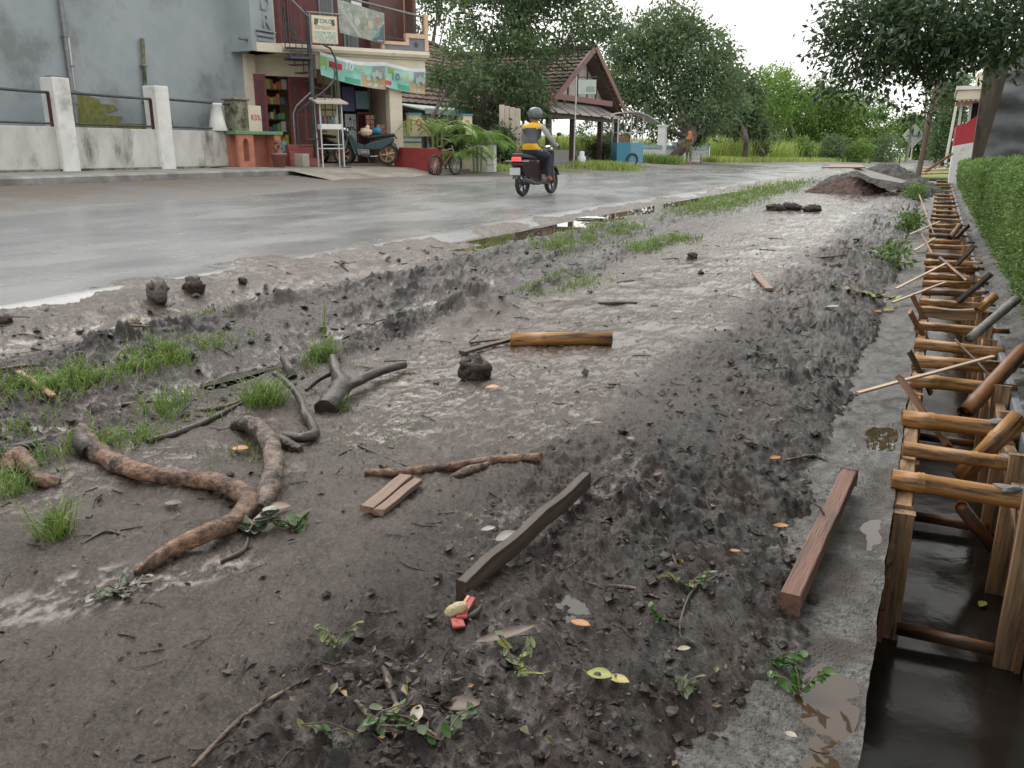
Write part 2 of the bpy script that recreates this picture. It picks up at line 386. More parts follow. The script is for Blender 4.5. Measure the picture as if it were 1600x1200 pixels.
# road, bending away to the right
asph = mat('wet_asphalt', (.165, .168, .171), (.215, .218, .221), scale=1.2, rough=.16, rough2=.36, bump=.0018, bscale=170, lo=.3, hi=.7, stretch=(1, .35, 1), c=(.23, .233, .235), cscale=.5, spec=.5)
yr = np.concatenate([np.linspace(-25, 3, 40), np.linspace(3.15, 40, 250), np.linspace(40.5, 160, 180)])
tr_ = np.concatenate([np.linspace(-.42, -.06, 7), np.linspace(0, .6, 14), np.linspace(.7, 5.0, 40)])
TT, YR = np.meshgrid(tr_, yr)
edge = ROAD_E+.05*fbm(YR*.9, YR*0, 4, 7)+.12*sst(9, 11, YR)*sst(22, 19, YR)
OFF = TT.copy(); TT = TT+edge; XR = -TT+shift(YR)
ZR = zroad(XR, YR)+.004*pn(XR*1.2, YR*.5, 12)+.004
ZR -= .13*np.clip(-OFF/.42, 0, 1)
road = grid('road', XR, YR, ZR, asph); tag(road, kind='structure')
# shoulder in front of the houses: grit and leaf dust over worn asphalt
grit = mat('gritty_shoulder', (.105, .100, .096), (.15, .142, .132), scale=3, rough=.45, rough2=.75, bump=.006, bscale=120, c=(.12, .095, .078), cscale=.7, clo=.5, chi=.62)
TS, YS = np.meshgrid(np.linspace(0, 1, 40), yr)
e0 = 10.4+.35*fbm(YS*.35, YS*0, 4, 33); e1_ = 15.2
XS_ = -(e0+(e1_-e0)*TS)+shift(YS)
ZS_ = zroad(XS_, YS)+.012+.012*fbm(XS_*1.5, YS*1.1, 3, 14)*sst(0, .15, TS); ZS_[:, 0] -= .02
tag(grid('road_shoulder', XS_, YS, ZS_, grit), kind='structure')
litr = mat('leaf_dust_strip', (.16, .125, .105), (.10, .085, .075), scale=25, rough=.8, bump=.01, bscale=60)
YK = np.linspace(-4, 17.4, 160); TK, YK2 = np.meshgrid(np.linspace(0, 1, 10), YK)
XK = -13.42+TK*(.9+.3*fbm(YK2*.8, YK2*0, 3, 4)); ZK = zroad(XK, YK2)+.03-.03*TK**2+.02*fbm(XK*6, YK2*6, 2, 5)*(1-TK)
tag(grid('leaf_dust', XK, YK2, ZK, litr), kind='structure')

# wide ground to the horizon
grs = mat('far_grass_ground', (.10, .15, .035), (.16, .22, .06), scale=.6, rough=.9, c=(.12, .10, .06), cscale=.15)
cx = np.array([-400, -200, -100, -60, -45, -35, -28, -22, -18, -16, -14.5, -13.4, -12, -10, -8, -6.4, -5.6, -4, -2, -.9, .1, .75, .8, 1.2, 3, 8, 20, 50, 120, 300.])
cy = np.concatenate([np.linspace(-30, 44, 60), [44.5, 46, 50, 55, 60, 65, 70, 80, 90, 100, 120, 150, 200, 300, 500, 900]])
GX, GY = np.meshgrid(cx, cy); GX2 = GX+shift(GY)*1.0
TG = -(GX2-shift(GY)); 
GZ = np.where(TG > 5.3, zroad(GX2, GY)-.05, np.where((GX2 > .78), -.06, np.where(GY < 44.2, -1.4, .10+fall(GY))))
GZ = np.where((GY > 44.2) & (TG <= 5.3), .12+fall(GY)-.02, GZ)
tag(grid('ground', GX2, GY, GZ, grs, False), kind='structure')

# raised pavement and kerb before the grey house
conc = mat('old_pavement', (.20, .195, .185), (.29, .285, .27), scale=4, rough=.65, bump=.004, bscale=60, c=(.10, .10, .085), cscale=1.1, clo=.5, chi=.68)
b = MB(); P_ = []
for i in range(45):
    y = -6+i*.5
    if y > 14: xo = -13.40-(y-14)**2*.03
    else: xo = -13.40
    P_.append((xo+.03*math.sin(i*1.7), y))
for i in range(len(P_)-1):
    (xa, ya), (xb, yb) = P_[i], P_[i+1]
    n = len(b.v); zt = .845; z0 = .4
    b.add([(xa, ya, z0), (xb, yb, z0), (xb, yb, zt-.03), (xa, ya, zt-.03), (xa-.05, ya, zt), (xb-.05, yb, zt), (-24, yb, zt+.035), (-24, ya, zt+.035)], [(0, 1, 2, 3)[::-1], (3, 2, 5, 4)[::-1], (4, 5, 6, 7)[::-1]])
tag(b.build('pavement', conc), kind='structure')
# bare yard in front of the shop and beyond
yard = mat('trodden_yard', (.23, .205, .17), (.33, .30, .26), scale=2.5, rough=.75, bump=.006, bscale=70, c=(.15, .13, .105), cscale=.8)
YA, XA = np.meshgrid(np.linspace(15.5, 60, 90), np.linspace(-13.2, -30, 40), indexing='ij')
dd = sst(24, 20, YA)
XA2 = XA+sst(-15, -13.2, XA)*(1.4*dd)+shift(YA)
ZA = zroad(XA2, YA)+.03+.10*dd*sst(-12.1, -13.6, XA2)+.015*fbm(XA2, YA, 3, 19); ZA[:, 0] -= .09
tag(grid('yard', XA2, YA, ZA, yard), kind='structure')

# ---------------------------------------------------------------- trench
ledm = mat('fresh_concrete', (.045, .042, .039), (.25, .243, .232), scale=48, lo=.36, hi=.66, detail=9, rough=.3, rough2=.65, bump=.012, bscale=120, c=(.06, .049, .041), cscale=6, clo=.47, chi=.62)
LY, LX = np.meshgrid(np.concatenate([np.arange(.2, 5, .012), np.arange(5, 14, .04), np.arange(14, 48, .25)]), np.linspace(-.62, 0, 52), indexing='ij')
LXj = LX+np.where(LX > -.005, .006*fbm(LY*5, LY*0, 3, 15), 0)
LZ = -.10+.009*fbm(LX*9, LY*7, 3, 6)+.010*np.clip(fbm(LX*22, LY*20, 2, 9)-.1, 0, 1)*sst(-.02, -.2, LX)
for (cx_, cy_, rx, ry, h) in [(-.09, 2.02, .10, .17, .025), (-.06, 3.1, .05, .22, .02), (-.05, 1.72, .08, .12, .02), (-.09, 4.3, .1, .3, .018), (-.1, 6, .1, .5, .015)]:
    LZ -= h*np.exp(-((LX-cx_)/rx)**2-((LY-cy_)/ry)**2)
tag(grid('concrete_ledge', LXj, LY, LZ, ledm), kind='structure')
wallm = mat('trench_wall_concrete', (.055, .054, .052), (.11, .108, .104), scale=5, rough=.55, bump=.004, bscale=40, c=(.03, .027, .024), cscale=1.2, clo=.42, chi=.6)
b = MB(); b.box((-.12, -1, -1.1), (-.003, 48, -.115)); tag(b.build('trench_wall_left', wallm, bevel=.006), kind='structure')
wallr = mat('trench_wall_plaster', (.13, .145, .17), (.21, .225, .25), scale=4, rough=.5, bump=.004, bscale=40, c=(.09, .09, .09), cscale=1.2)
b = MB(); b.box((.515, -1, -1.1), (.70, 48, -.07)); tag(b.build('trench_wall_right', wallr, bevel=.01), kind='structure')
soil = mat('bank_soil', (.05, .045, .042), (.11, .105, .10), scale=8, rough=.6, bump=.02, bscale=30)
BY, BX = np.meshgrid(np.concatenate([np.arange(0, 14, .06), np.arange(14, 48, .3)]), np.linspace(.55, 1.3, 16), indexing='ij')
tag(grid('hedge_bank', BX, BY, -.055+.03*fbm(BX*6, BY*5, 3, 16)+.06*sst(.6, .85, BX), soil), kind='structure')
watm = mat('dark_trench_water', (.012, .010, .008), (.030, .025, .020), scale=2.2, rough=.10, rough2=.22, bump=.002, bscale=9, spec=.22)
b = MB(); b.add([(-.05, -1, -.66), (.56, -1, -.66), (.56, 48, -.62), (-.05, 48, -.62)], [(0, 1, 2, 3)]); tag(b.build('trench_water', watm), kind='structure')
b = MB(); b.box((-.3, 44.4, -1.2), (.9, 47, .0)); tag(b.build('trench_end_bank', soil), kind='structure')

# puddles
pud = mat('brown_puddle', (.06, .040, .025), (.085, .058, .037), scale=2, rough=.015, spec=.5)
pudg = mat('clear_puddle', (.055, .048, .042), (.075, .068, .06), scale=2, rough=.02, spec=.5)
def puddle(x0, x1, y0, y1, z, m=pud, slope=0):
    b = MB(); n = 24; cx_, cy_ = (x0+x1)/2, (y0+y1)/2
    b.add([(cx_+(x1-x0)/2*math.cos(a), cy_+(y1-y0)/2*math.sin(a), z) for a in [2*math.pi*i/n for i in range(n)]], [tuple(range(n))])
    return tag(b.build('puddle', m), kind='structure')
b = MB(); b.add([(-5.9, 8.05, .140), (-4.56, 8.05, .140), (-4.56, 17, .140), (-4.56, 25.8, .140), (-5.9, 25.8, .140), (-5.9, 17, .140)], [(0, 1, 2, 3, 4, 5)]); tag(b.build('puddle', pud), kind='structure')
puddle(-5.15, -4.55, .8, 7.2, .088, pudg)
puddle(-3.74, -3.52, 3.3, 4.9, -.045, pudg)
p = PZ(930, 1022, -.0); zc = float(zmud(-.80, 1.97, False)); puddle(-.90, -.70, 1.87, 2.07, zc+.012, pudg)
zc = float(zmud(-.30, 1.62, False)); puddle(-.43, -.19, 1.42, 1.82, zc+.014)
puddle(-.17, -.012, 1.8, 2.2, -.113); puddle(-.11, -.012, 2.9, 3.35, -.111); puddle(-.13, -.012, 1.6, 1.80, -.112); puddle(-.17, -.02, 4.0, 4.6, -.110)

# ================================================================== TRENCH FORMWORK
bam = mat('bamboo', (.37, .170, .055), (.56, .30, .11), scale=5, rough=.35, rough2=.6, stretch=(.6, 6, 6), bump=.002, bscale=20, c=(.09, .055, .032), cscale=3.2, clo=.51, chi=.62)
bam2 = mat('bamboo_dark', (.25, .105, .04), (.41, .195, .078), scale=5, rough=.35, rough2=.6, stretch=(.6, 6, 6), bump=.002, bscale=20, c=(.06, .045, .035), cscale=2.6, clo=.46, chi=.60)
timb = mat('raw_timber', (.31, .185, .095), (.47, .30, .165), scale=4, rough=.7, stretch=(.5, 9, 9), bump=.003, bscale=22, c=(.08, .055, .038), cscale=2.2, clo=.46, chi=.60)
timr = mat('wet_red_timber', (.20, .088, .044), (.33, .16, .082), scale=4, rough=.5, stretch=(.5, 9, 9), bump=.003, bscale=22, c=(.10, .05, .032), cscale=1.2)
timd = mat('soaked_dark_timber', (.050, .035, .027), (.095, .068, .05), scale=4, rough=.4, rough2=.65, stretch=(.5, 9, 9), bump=.003, bscale=22)
cem = mat('cement_splash', (.19, .19, .185), (.28, .28, .27), scale=20, rough=.7, bump=.006, bscale=60)
def culm(name, p0, p1, r, m, parent=None, seed=0, nodes=None, n=12):
    """a bamboo pole along local x: slight taper, swollen joint rings, open ends"""
    rg = random.Random(seed); p0 = Vector(p0); p1 = Vector(p1); ln = (p1-p0).length
    js = nodes if nodes is not None else [x for x in [rg.uniform(.08, .3)+k*rg.uniform(.28, .36) for k in range(12)] if .05 < x < ln-.05]
    prof = [(0, .80), (.0, 1.0)]
    for j in js: prof += [(j-.018, .985), (j-.006, 1.09), (j+.001, 1.02), (j+.007, 1.10), (j+.02, .985)]
    prof += [(ln, 1.0), (ln, .8)]
    prof.sort(key=lambda q: q[0]); vs = []
    for i, (x, k) in enumerate(prof):
        if i == 0: x += .025
        if i == len(prof)-1: x -= .025
        bow = .012*ln*math.sin(math.pi*min(max(x/ln, 0), 1))*rg.choice([1])
        tp = 1-.05*x/max(ln, .1)
        for q in range(n):
            a = 2*math.pi*q/n; vs.append((x, r*k*tp*math.cos(a)*(1+.02*math.sin(3*a+seed)), r*k*tp*math.sin(a)+bow*.3))
    N_ = len(prof); fs = [(i*n+q, (i+1)*n+q, (i+1)*n+(q+1) % n, i*n+(q+1) % n) for i in range(N_-1) for q in range(n)]
    fs = [f[::-1] for f in fs]+[tuple(range(n)), tuple((N_-1)*n+q for q in range(n))[::-1]]
    b = MB(); b.add(vs, fs, True); o = b.build(name, m); align(o, p0, p1)
    if parent is not None: o.parent = parent
    return o
ORD = ['first', 'second', 'third', 'fourth', 'fifth', 'sixth', 'seventh', 'eighth', 'ninth', 'tenth', 'eleventh', 'twelfth', 'thirteenth', 'fourteenth', 'fifteenth', 'sixteenth', 'seventeenth', 'eighteenth', 'nineteenth', 'twentieth']
ORD += ['twenty-'+q for q in ORD[:9]]+['thirtieth']+['thirty-'+q for q in ORD[:9]]
rnd = random.Random(4)
# (v of the left end, radius, look)
struts = [(750, .043, 0), (703, .034, 0), (652, .046, 0), (594, .042, 0), (564, .042, 0), (536, .040, 0), (509, .034, 0), (486, .042, 2), (470, .036, 0), (452, .036, 1), (441, .036, 0), (428, .038, 0), (418, .034, 0), (407, .036, 0), (396, .038, 1), (385, .035, 0), (376, .036, 0), (367, .035, 1), (358, .035, 0), (350, .036, 0), (342, .034, 0), (335, .036, 1), (328, .035, 0), (321, .035, 0), (315, .034, 1), (309, .035, 0), (303, .035, 0), (297, .035, 0), (292, .034, 1), (287, .035, 0), (282, .035, 0), (278, .034, 0)]
for i, (v, r, k) in enumerate(struts):
    y = PZ(1412, v, -.07).y; a = rnd.uniform(-.03, .03)*y*.18
    p0 = Vector((-.005+rnd.uniform(-.02, .015), y, -.07+rnd.uniform(-.012, .012))); p1 = Vector((.60+rnd.uniform(-.03, .03), y+.05+a, -.075+rnd.uniform(-.02, .02)))
    where = f'{ORD[i]} crosspiece of the trench counted from the camera'
    if k == 2: o = board('timber_strut', p0, p1, .08, .09, timb, seed=i); tag(o, f'squared timber crosspiece, {where}', 'timber strut', 'crosspieces spanning the trench')
    else: o = culm('bamboo_strut', p0, p1, r, bam if k == 0 else bam2, seed=i+1); tag(o, f'{"brown" if k == 0 else "darker"} bamboo strut, {where}', 'bamboo strut', 'crosspieces spanning the trench')
    if i in (0, 1, 2):
        for q, dx in enumerate((.43, .5) if i == 0 else (.44,)):
            c = MB(); c.blob((dx, 0, r*.82), .035, 9, 6, .5, i*7+q, (1.5, .9, .45)); c.build('cement_lump', cem, o)
# formwork lining: left rail boards, right rail boards, upright posts, lagging boards
for i, (y0, y1) in enumerate([(3.42, 4.0), (4.02, 4.55), (4.57, 5.7), (5.74, 8.2), (8.25, 12), (12.05, 17), (17.1, 24), (24.1, 33)]):
    o = board('formwork_rail', (.035, y0, -.16), (.035, y1, -.16), .066, .09, timb, seed=i+40, seg=10); tag(o, f'timber rail along the left trench wall, {ORD[i]} length from the camera', 'formwork board', 'left formwork rails')
    o = board('formwork_rail', (.468, y0-.04, -.17), (.468, y1-.06, -.17), .05, .10, timb, seed=i+60, seg=10); tag(o, f'timber rail along the hedge-side trench wall, {ORD[i]} length from the camera', 'formwork board', 'right formwork rails')
yy = 3.36; i = 0
while yy < 15:
    o = board('formwork_post', (.045, yy, -.80), (.042, yy+.02, -.115), .075, .045, timb if i else timb, up=(0, 1, 0), seed=i+80); tag(o, f'upright formwork post on the left trench side, {ORD[i]} from the camera', 'formwork post', 'left formwork posts')
    o = board('formwork_post', (.455, yy-.04, -.80), (.47, yy+.05, -.02 if i else .05), .085, .05, timb, up=(0, 1, 0), seed=i+100); tag(o, f'upright formwork post on the hedge side of the trench, {ORD[i]} from the camera', 'formwork post', 'right formwork posts')
    yy += .62+.08*math.sin(i*2.1)+(.15 if i > 6 else 0); i += 1
for i in range(9):
    y0 = 3.30+i*.98
    for s, x in ((0, .012), (1, .495)):
        th = thing('trench_shuttering', (x, y0, -.8), f'boarded formwork panel lining the {"left" if s == 0 else "hedge"} side, {ORD[i]} from the camera', 'formwork panel', 'boarded panels lining the trench')
        for q in range(4):
            o = board('plank', (x, y0, -.74+q*.145), (x, y0+.96, -.74+q*.145), .018, .135, timr if (q+i) % 3 else timb, seed=i*9+q+s*50, seg=3, up=(0, 0, 1)); o.parent = th; o.matrix_parent_inverse = Matrix.Translation(-Vector(th.location))
# bamboo spreaders down at the water
for i, (y, z) in enumerate([(3.34, -.60), (4.55, -.60), (5.9, -.58)]):
    o = culm('bamboo_spreader', (.07, y, z), (.45, y+.02, z-.01), .026, bam2, seed=i+70, nodes=[.24]); tag(o, f'wet dark bamboo spreader low at the water, {ORD[i]} from the camera', 'bamboo spreader', 'low spreaders')
# slanting stakes: (u, v at the upper end), height there, (u, v at lower end), height there, width, kind
stk = [(1406, 590, .06, 1482, 698, -.20, .062, 'r', 'broad brown stake leaning into the trench below the white lath'),
       (1420, 548, .05, 1455, 615, -.22, .045, 'd', 'narrow dark stake leaning behind the broad brown stake'),
       (1421, 487, .07, 1450, 535, -.18, .055, 'r', 'dark red stake leaning over the concrete edge, nearer of a pair'),
       (1425, 461, .08, 1447, 505, -.15, .055, 'r', 'dark red stake leaning over the concrete edge, farther of a pair'),
       (1441, 366, .10, 1462, 408, -.15, .06, 'r', 'brown stake leaning far down the trench beside a pale lath'),
       (1437, 306, .18, 1461, 371, -.12, .07, 'r', 'long brown stake standing up beside the green weeds on the lip'),
       (1470, 405, .04, 1512, 442, -.08, .07, 't', 'short brown board lying askew across the bamboo struts'),
       (1600, 547, .12, 1507, 646, -.15, .05, 'b', 'thick bamboo prop slanting out of the trench towards the hedge'),
       (1594, 650, .06, 1498, 748, -.25, .048, 'b', 'thick bamboo prop slanting against the nearest right post'),
       (1500, 790, -.28, 1560, 868, -.6, .034, 'b', 'bamboo prop slanting down to the water under the nearest strut'),
       (1588, 468, .20, 1512, 532, -.02, .034, 'g', 'grey muddy pole leaning on the struts towards the hedge'),
       (1549, 428, .22, 1497, 472, -.05, .075, 'd', 'wide dark board propped on the struts beside the hedge'),
       (1555, 462, .12, 1528, 486, .0, .040, 'b', 'short bamboo end sticking up beside the grey pole'),
       (1521, 386, .20, 1496, 412, -.03, .06, 'd', 'dark board slanting from the struts up to the hedge'),
       (1514, 352, .16, 1494, 372, -.03, .06, 'd', 'far dark board slanting from the struts up to the hedge'),
       (1500, 352, .10, 1484, 372, -.03, .045, 'b', 'far bamboo prop slanting beside the far dark board'),
       (1493, 531, .10, 1560, 600, -.06, .03, 'd', 'thin dark batten lying askew across the white lath')]
for i, (u0, v0, z0, u1, v1, z1, wd, k, lab) in enumerate(stk):
    p0 = PZ(u0, v0, z0); p1 = PZ(u1, v1, z1)
    if k == 'b': o = culm('bamboo_prop', p0, p1, wd*.9, bam2 if i % 2 else bam, seed=i+200)
    elif k == 'g': o = culm('pole', p0, p1, wd, cem, seed=i+200)
    else: o = board('stake', p0, p1, wd, wd*.4, {'r': timr, 'd': timd, 't': bam2}[k], seed=i+200, up=(.9, -.3, .4))
    tag(o, lab, 'stake' if k in 'rdt' else 'prop')
pale = mat('pale_lath', (.50, .36, .25), (.60, .47, .36), scale=8, rough=.6, stretch=(1, 8, 8), bump=.001, c=(.30, .24, .19), cscale=2)
for i, (u0, v0, z0, u1, v1, z1, wd, lab) in enumerate([(1340, 614, -.05, 1552, 557, .06, .028, 'long pale lath lying from the ledge across the struts'),
        (1400, 451, -.05, 1477, 412, .04, .03, 'pale lath across the ledge, the upper of two parallel ones'),
        (1394, 473, -.05, 1477, 441, .04, .026, 'dull brown lath across the ledge, the lower of two parallel ones'),
        (1422, 366, -.03, 1468, 346, .06, .04, 'far pale lath poking from the struts over the ledge'),
        (1429, 391, -.05, 1461, 372, .04, .035, 'small pale lath resting on the leaning far stake'),
        (1400, 415, -.05, 1438, 408, -.02, .03, 'grey lath lying flat on the far ledge')]):
    tag(board('lath', PZ(u0, v0, z0), PZ(u1, v1, z1), wd, .012, pale if i != 5 else cem, seed=i+300), lab, 'lath')
for i, (u0, v0, u1, v1, r) in enumerate([(1432, 268, 1482, 264, .05), (1436, 264, 1478, 260, .05), (1434, 272, 1484, 270, .055)]):
    o = culm('bamboo_pole', PZ(u0, v0, .06+.07*i), PZ(u1, v1, .06+.07*i), r, bam, seed=i+320); tag(o, f'bamboo pole laid across the far end of the trench, {["middle", "farthest", "nearest"][i]} of three', 'bamboo pole', 'poles across the far trench end')

# ================================================================== DEBRIS ON THE MUD
bark = mat('root_bark', (.12, .066, .042), (.36, .215, .14), scale=26, rough=.6, bump=.016, bscale=60, stretch=(1, 1, 1), c=(.045, .03, .023), cscale=9, clo=.47, chi=.60)
barkg = mat('grey_root_bark', (.10, .070, .055), (.30, .22, .17), scale=26, rough=.55, bump=.016, bscale=60, c=(.035, .026, .021), cscale=11, clo=.46, chi=.58)
barkd = mat('wet_dark_bark', (.032, .026, .022), (.07, .055, .046), scale=14, rough=.35, rough2=.6, bump=.006, bscale=45)
def limb(name, pix, rad, m, lab=None, cat='branch', lift=None, parent=None, nz=.16, seed=1, n=10, k=6):
    pts = []
    for i, (u, v) in enumerate(pix):
        g = G(u, v); l_ = (lift[i]*.72 if lift else rad[i]*.45)
        # slide the point along the sight line so that it sits at its lift above the ground
        d = ray(u, v); q = g+d.normalized()*(-(l_)/max(-d.normalized().z, .05)); pts.append(q)
    rad = [r*(.70 if max(rad) > .028 else .85) for r in rad]
    P2, R2 = catmull(pts, rad, k+4); rg = random.Random(seed); n = n+6 if max(rad) > .02 else n
    tmp = MB(); tmp.tube(P2, R2, n, True, 0, seed); V = np.array(tmp.v); nv = len(P2)*n; ax = np.repeat(np.array([list(p) for p in P2]), n, 0); off = V[:nv]-ax; an = np.tile(np.arange(n)*2*math.pi/n, len(P2)); sl_ = np.repeat(np.concatenate([[0], np.cumsum([(P2[i+1]-P2[i]).length for i in range(len(P2)-1)])]), n)
    cx_, sx_ = np.cos(an)*.9, np.sin(an)*.9
    ns = .20*fbm(sl_*9+cx_+seed, sx_*1.2+seed, 3, seed)+.13*np.abs(fbm(sl_*30+cx_*2, sx_*3+seed, 2, seed+5))+.10*np.cos(an*3+sl_*14)*fbm(sl_*5, sl_*0, 2, seed+9)
    Vn = ax+off*(1+ns*min(1, nz*6))[:, None]; b = MB(); b.v = [tuple(p) for p in Vn]+[tuple(Vn[i]) for i in range(n)]+[tuple(Vn[nv-n+i]) for i in range(n)]; b.f = tmp.f; b.sm = tmp.sm
    o = b.build(name, m, parent, origin=P2[0] if parent is None else None)
    if parent is not None: o.matrix_parent_inverse = Matrix.Translation(-Vector(parent.location))
    if lab: tag(o, lab, cat)
    return o
rt = limb('root', [(128, 668), (140, 690), (165, 715), (215, 736), (275, 746), (335, 754), (376, 768), (388, 785), (368, 812), (325, 832), (275, 855), (235, 880), (212, 898)], [.03, .055, .052, .048, .046, .046, .050, .048, .046, .042, .036, .030, .014], bark, 'long pale brown root bent like a hook across the left mud', 'root', lift=[.10, .05, .04, .05, .05, .05, .06, .06, .05, .06, .05, .03, .0], seed=3)
cut = MB(); 
limb('cut_end', [(140, 705), (128, 690), (122, 668)], [.045, .05, .02], barkd, parent=rt, lift=[.04, .07, .10], seed=5)
limb('root', [(366, 668), (385, 662), (408, 672), (424, 700), (428, 735), (418, 770), (404, 797)], [.035, .052, .055, .055, .053, .050, .036], barkg, 'thick grey cracked root arched at the tip of the long brown root', 'root', lift=[.0, .06, .09, .08, .06, .04, .02], seed=7)
limb('root', [(18, 738), (18, 718), (32, 710), (46, 730), (62, 748), (92, 756)], [.035, .045, .043, .042, .040, .03], bark, 'short pale root loop at the left edge by the grass', 'root', lift=[.0, .06, .09, .05, .03, .0], seed=9)
limb('root', [(425, 665), (440, 690), (470, 702)], [.05, .045, .02], barkg, 'stubby root piece beside the thick grey root', 'root', seed=10)
limb('branch', [(428, 583), (448, 597), (467, 620), (478, 648), (490, 668), (488, 681), (462, 684), (430, 676)], [.018, .022, .026, .030, .034, .034, .030, .018], barkd, 'black wet branch curling like a hook beyond the grey root', 'branch', lift=[.12, .10, .08, .05, .03, .03, .03, .04], seed=11)
st = limb('stump', [(508, 640), (522, 622), (534, 602), (526, 584), (520, 560)], [.075, .085, .070, .045, .035], barkd, 'black wet forked stump lying beside the grass tufts', 'stump', lift=[.03, .06, .08, .11, .16], seed=13)
limb('side_branch', [(535, 606), (560, 595), (595, 580), (632, 570)], [.05, .038, .034, .030], barkd, parent=st, lift=[.08, .08, .07, .06], seed=14)
limb('twig', [(522, 582), (500, 592), (478, 610)], [.018, .014, .012], barkd, parent=st, lift=[.10, .08, .03], seed=15)
limb('branch', [(443, 560), (452, 575), (458, 590)], [.03, .035, .04], barkd, 'short dark stick standing in the grass tuft', 'branch', lift=[.12, .06, .0], seed=16)
limb('stick', [(570, 738), (620, 738), (690, 731), (750, 722), (800, 717), (846, 714)], [.017, .021, .022, .022, .022, .020], bark, 'straight dark brown stick lying across the middle of the mud', 'stick', lift=[.015, .02, .02, .02, .025, .03], seed=17, nz=.1)
limb('stick', [(705, 745), (735, 735), (770, 722)], [.008, .022, .012], barkg, 'splintered wood sliver under the straight brown stick', 'stick', seed=18)
for i, (pix, r, lab) in enumerate([([(190, 632), (250, 628), (320, 640), (390, 622)], .012, 'thin long twig among the left grass'),
        ([(128, 850), (165, 830), (195, 838)], .006, 'thin curled twig behind the grass clump'),
        ([(345, 878), (380, 860), (388, 838)], .010, 'short curved twig right of the long root'),
        ([(300, 1200), (380, 1120), (470, 1065)], .007, 'long thin stem rising from the bottom edge'),
        ([(700, 975), (740, 960), (752, 945)], .009, 'bent dark twig over the red wrapper'),
        ([(1040, 840), (1052, 870), (1060, 890)], .006, 'short grey twig on the dark mud'),
        ([(950, 915), (990, 920), (1030, 935)], .008, 'greenish brown twig on the churned mud'),
        ([(1100, 905), (1075, 935), (1062, 990), (1085, 1010)], .006, 'thin dark stalk with moss on the churned mud'),
        ([(600, 1045), (612, 1080), (620, 1105)], .014, 'stubby brown stick in the leaf litter'),
        ([(555, 1095), (590, 1130), (630, 1145)], .009, 'curved dark twig in the leaf litter'),
        ([(615, 700), (560, 695), (640, 730)], .006, 'looping thin root beside the brown stick'),
        ([(935, 473), (965, 474), (996, 473)], .020, 'short dark stick on the wet middle ground'),
        ([(0, 575), (60, 572), (90, 590)], .012, 'dark stick at the left edge by the rut'),
        ([(230, 690), (300, 668), (395, 622)], .02, 'mossy half-buried stem along the left grass'),
        ([(20, 700), (70, 690), (130, 668)], .03, 'black rotten wood behind the left root loop'),
        ([(1225, 720), (1270, 712), (1300, 726)], .008, 'dark twig on the bank above the ledge'),
        ([(1260, 400), (1290, 402), (1330, 396)], .012, 'dark root strand on the far bank'),
        ([(1045, 365), (1080, 372), (1110, 366)], .012, 'long dark strand on the shiny mud')]):
    limb('twig', pix, [r*.8]+[r]*(len(pix)-2)+[r*.5], barkd if i % 3 else barkg, lab, 'twig', seed=30+i, n=7)
# bamboo piece, boards, beam
o = culm('bamboo_piece', G(797, 541)+Vector((0, 0, .045)), G(956, 539)+Vector((0, 0, .045)), .047, bam, seed=5, nodes=[.22]); tag(o, 'cut brown bamboo length lying on the mud', 'bamboo')
tag(board('dark_batten', G(722, 556, .02), G(797, 537, .03), .05, .02, timd, seed=401, seg=5), 'thin dark slat running up to the bamboo length', 'slat')
tag(board('dark_batten', G(735, 538, .012), G(792, 531, .012), .03, .012, timd, seed=402, seg=5), 'thinner dark slat behind the bamboo length', 'slat')
plk = thing('cracked_plank', G(608, 782), 'short reddish plank split lengthwise, lying on the mud', 'plank')
pkm = mat('pinkish_plank', (.20, .12, .088), (.29, .19, .14), scale=5, rough=.55, stretch=(.5, 9, 9), bump=.004, bscale=22, c=(.16, .10, .08), cscale=2)
for i, (a, b_) in enumerate([((574, 803), (636, 752)), ((592, 808), (654, 759))]):
    o = board('strip', G(*a, .018), G(*b_, .022), .052-.014*i, .02, pkm, seed=410+i, seg=6, jag=.02); o.parent = plk; o.matrix_parent_inverse = Matrix.Translation(-Vector(plk.location))
tag(board('dark_board', G(722, 938, .035), G(916, 766, .035), .030, .062, timd, seed=420, seg=12, jag=.01), 'long dark grey board standing on edge in the churned mud', 'board')
bem = mat('brick_red_beam', (.17, .085, .06), (.26, .14, .10), scale=4, rough=.6, stretch=(.5, 9, 9), bump=.004, bscale=22, c=(.10, .06, .048), cscale=3, clo=.48, chi=.62)
pa, pb = PZ(1232, 945, -.055), PZ(1326, 745, -.03)
bm1 = board('red_beam', pa, pb, .060, .062, bem, seed=430, seg=10); tag(bm1, 'reddish squared timber beam lying on the ledge edge', 'beam')
nl = MB(); nl.tube([(.62, .01, .025), (.63, .03, .05), (.66, .07, .055)], .004, 6); nl.build('rusty_nail', timd, bm1)
tag(board('short_plank', G(1180, 432, .03), G(1202, 455, .02), .07, .02, pkm, seed=431, seg=4), 'short pinkish plank on the far mud bank', 'plank')
tag(board('pale_offcut', G(30, 594, .03), G(84, 628, .03), .035, .012, timb, seed=432, seg=4), 'pale broken slat in the grass at the left', 'slat')
tag(board('grey_offcut', G(200, 530, .02), G(232, 518, .03), .05, .012, timd, seed=433, seg=4), 'small grey slat on the muddy ridge left', 'slat')
clodm = mat('dark_clod', (.030, .021, .017), (.07, .052, .043), scale=12, rough=.6, bump=.02, bscale=28)
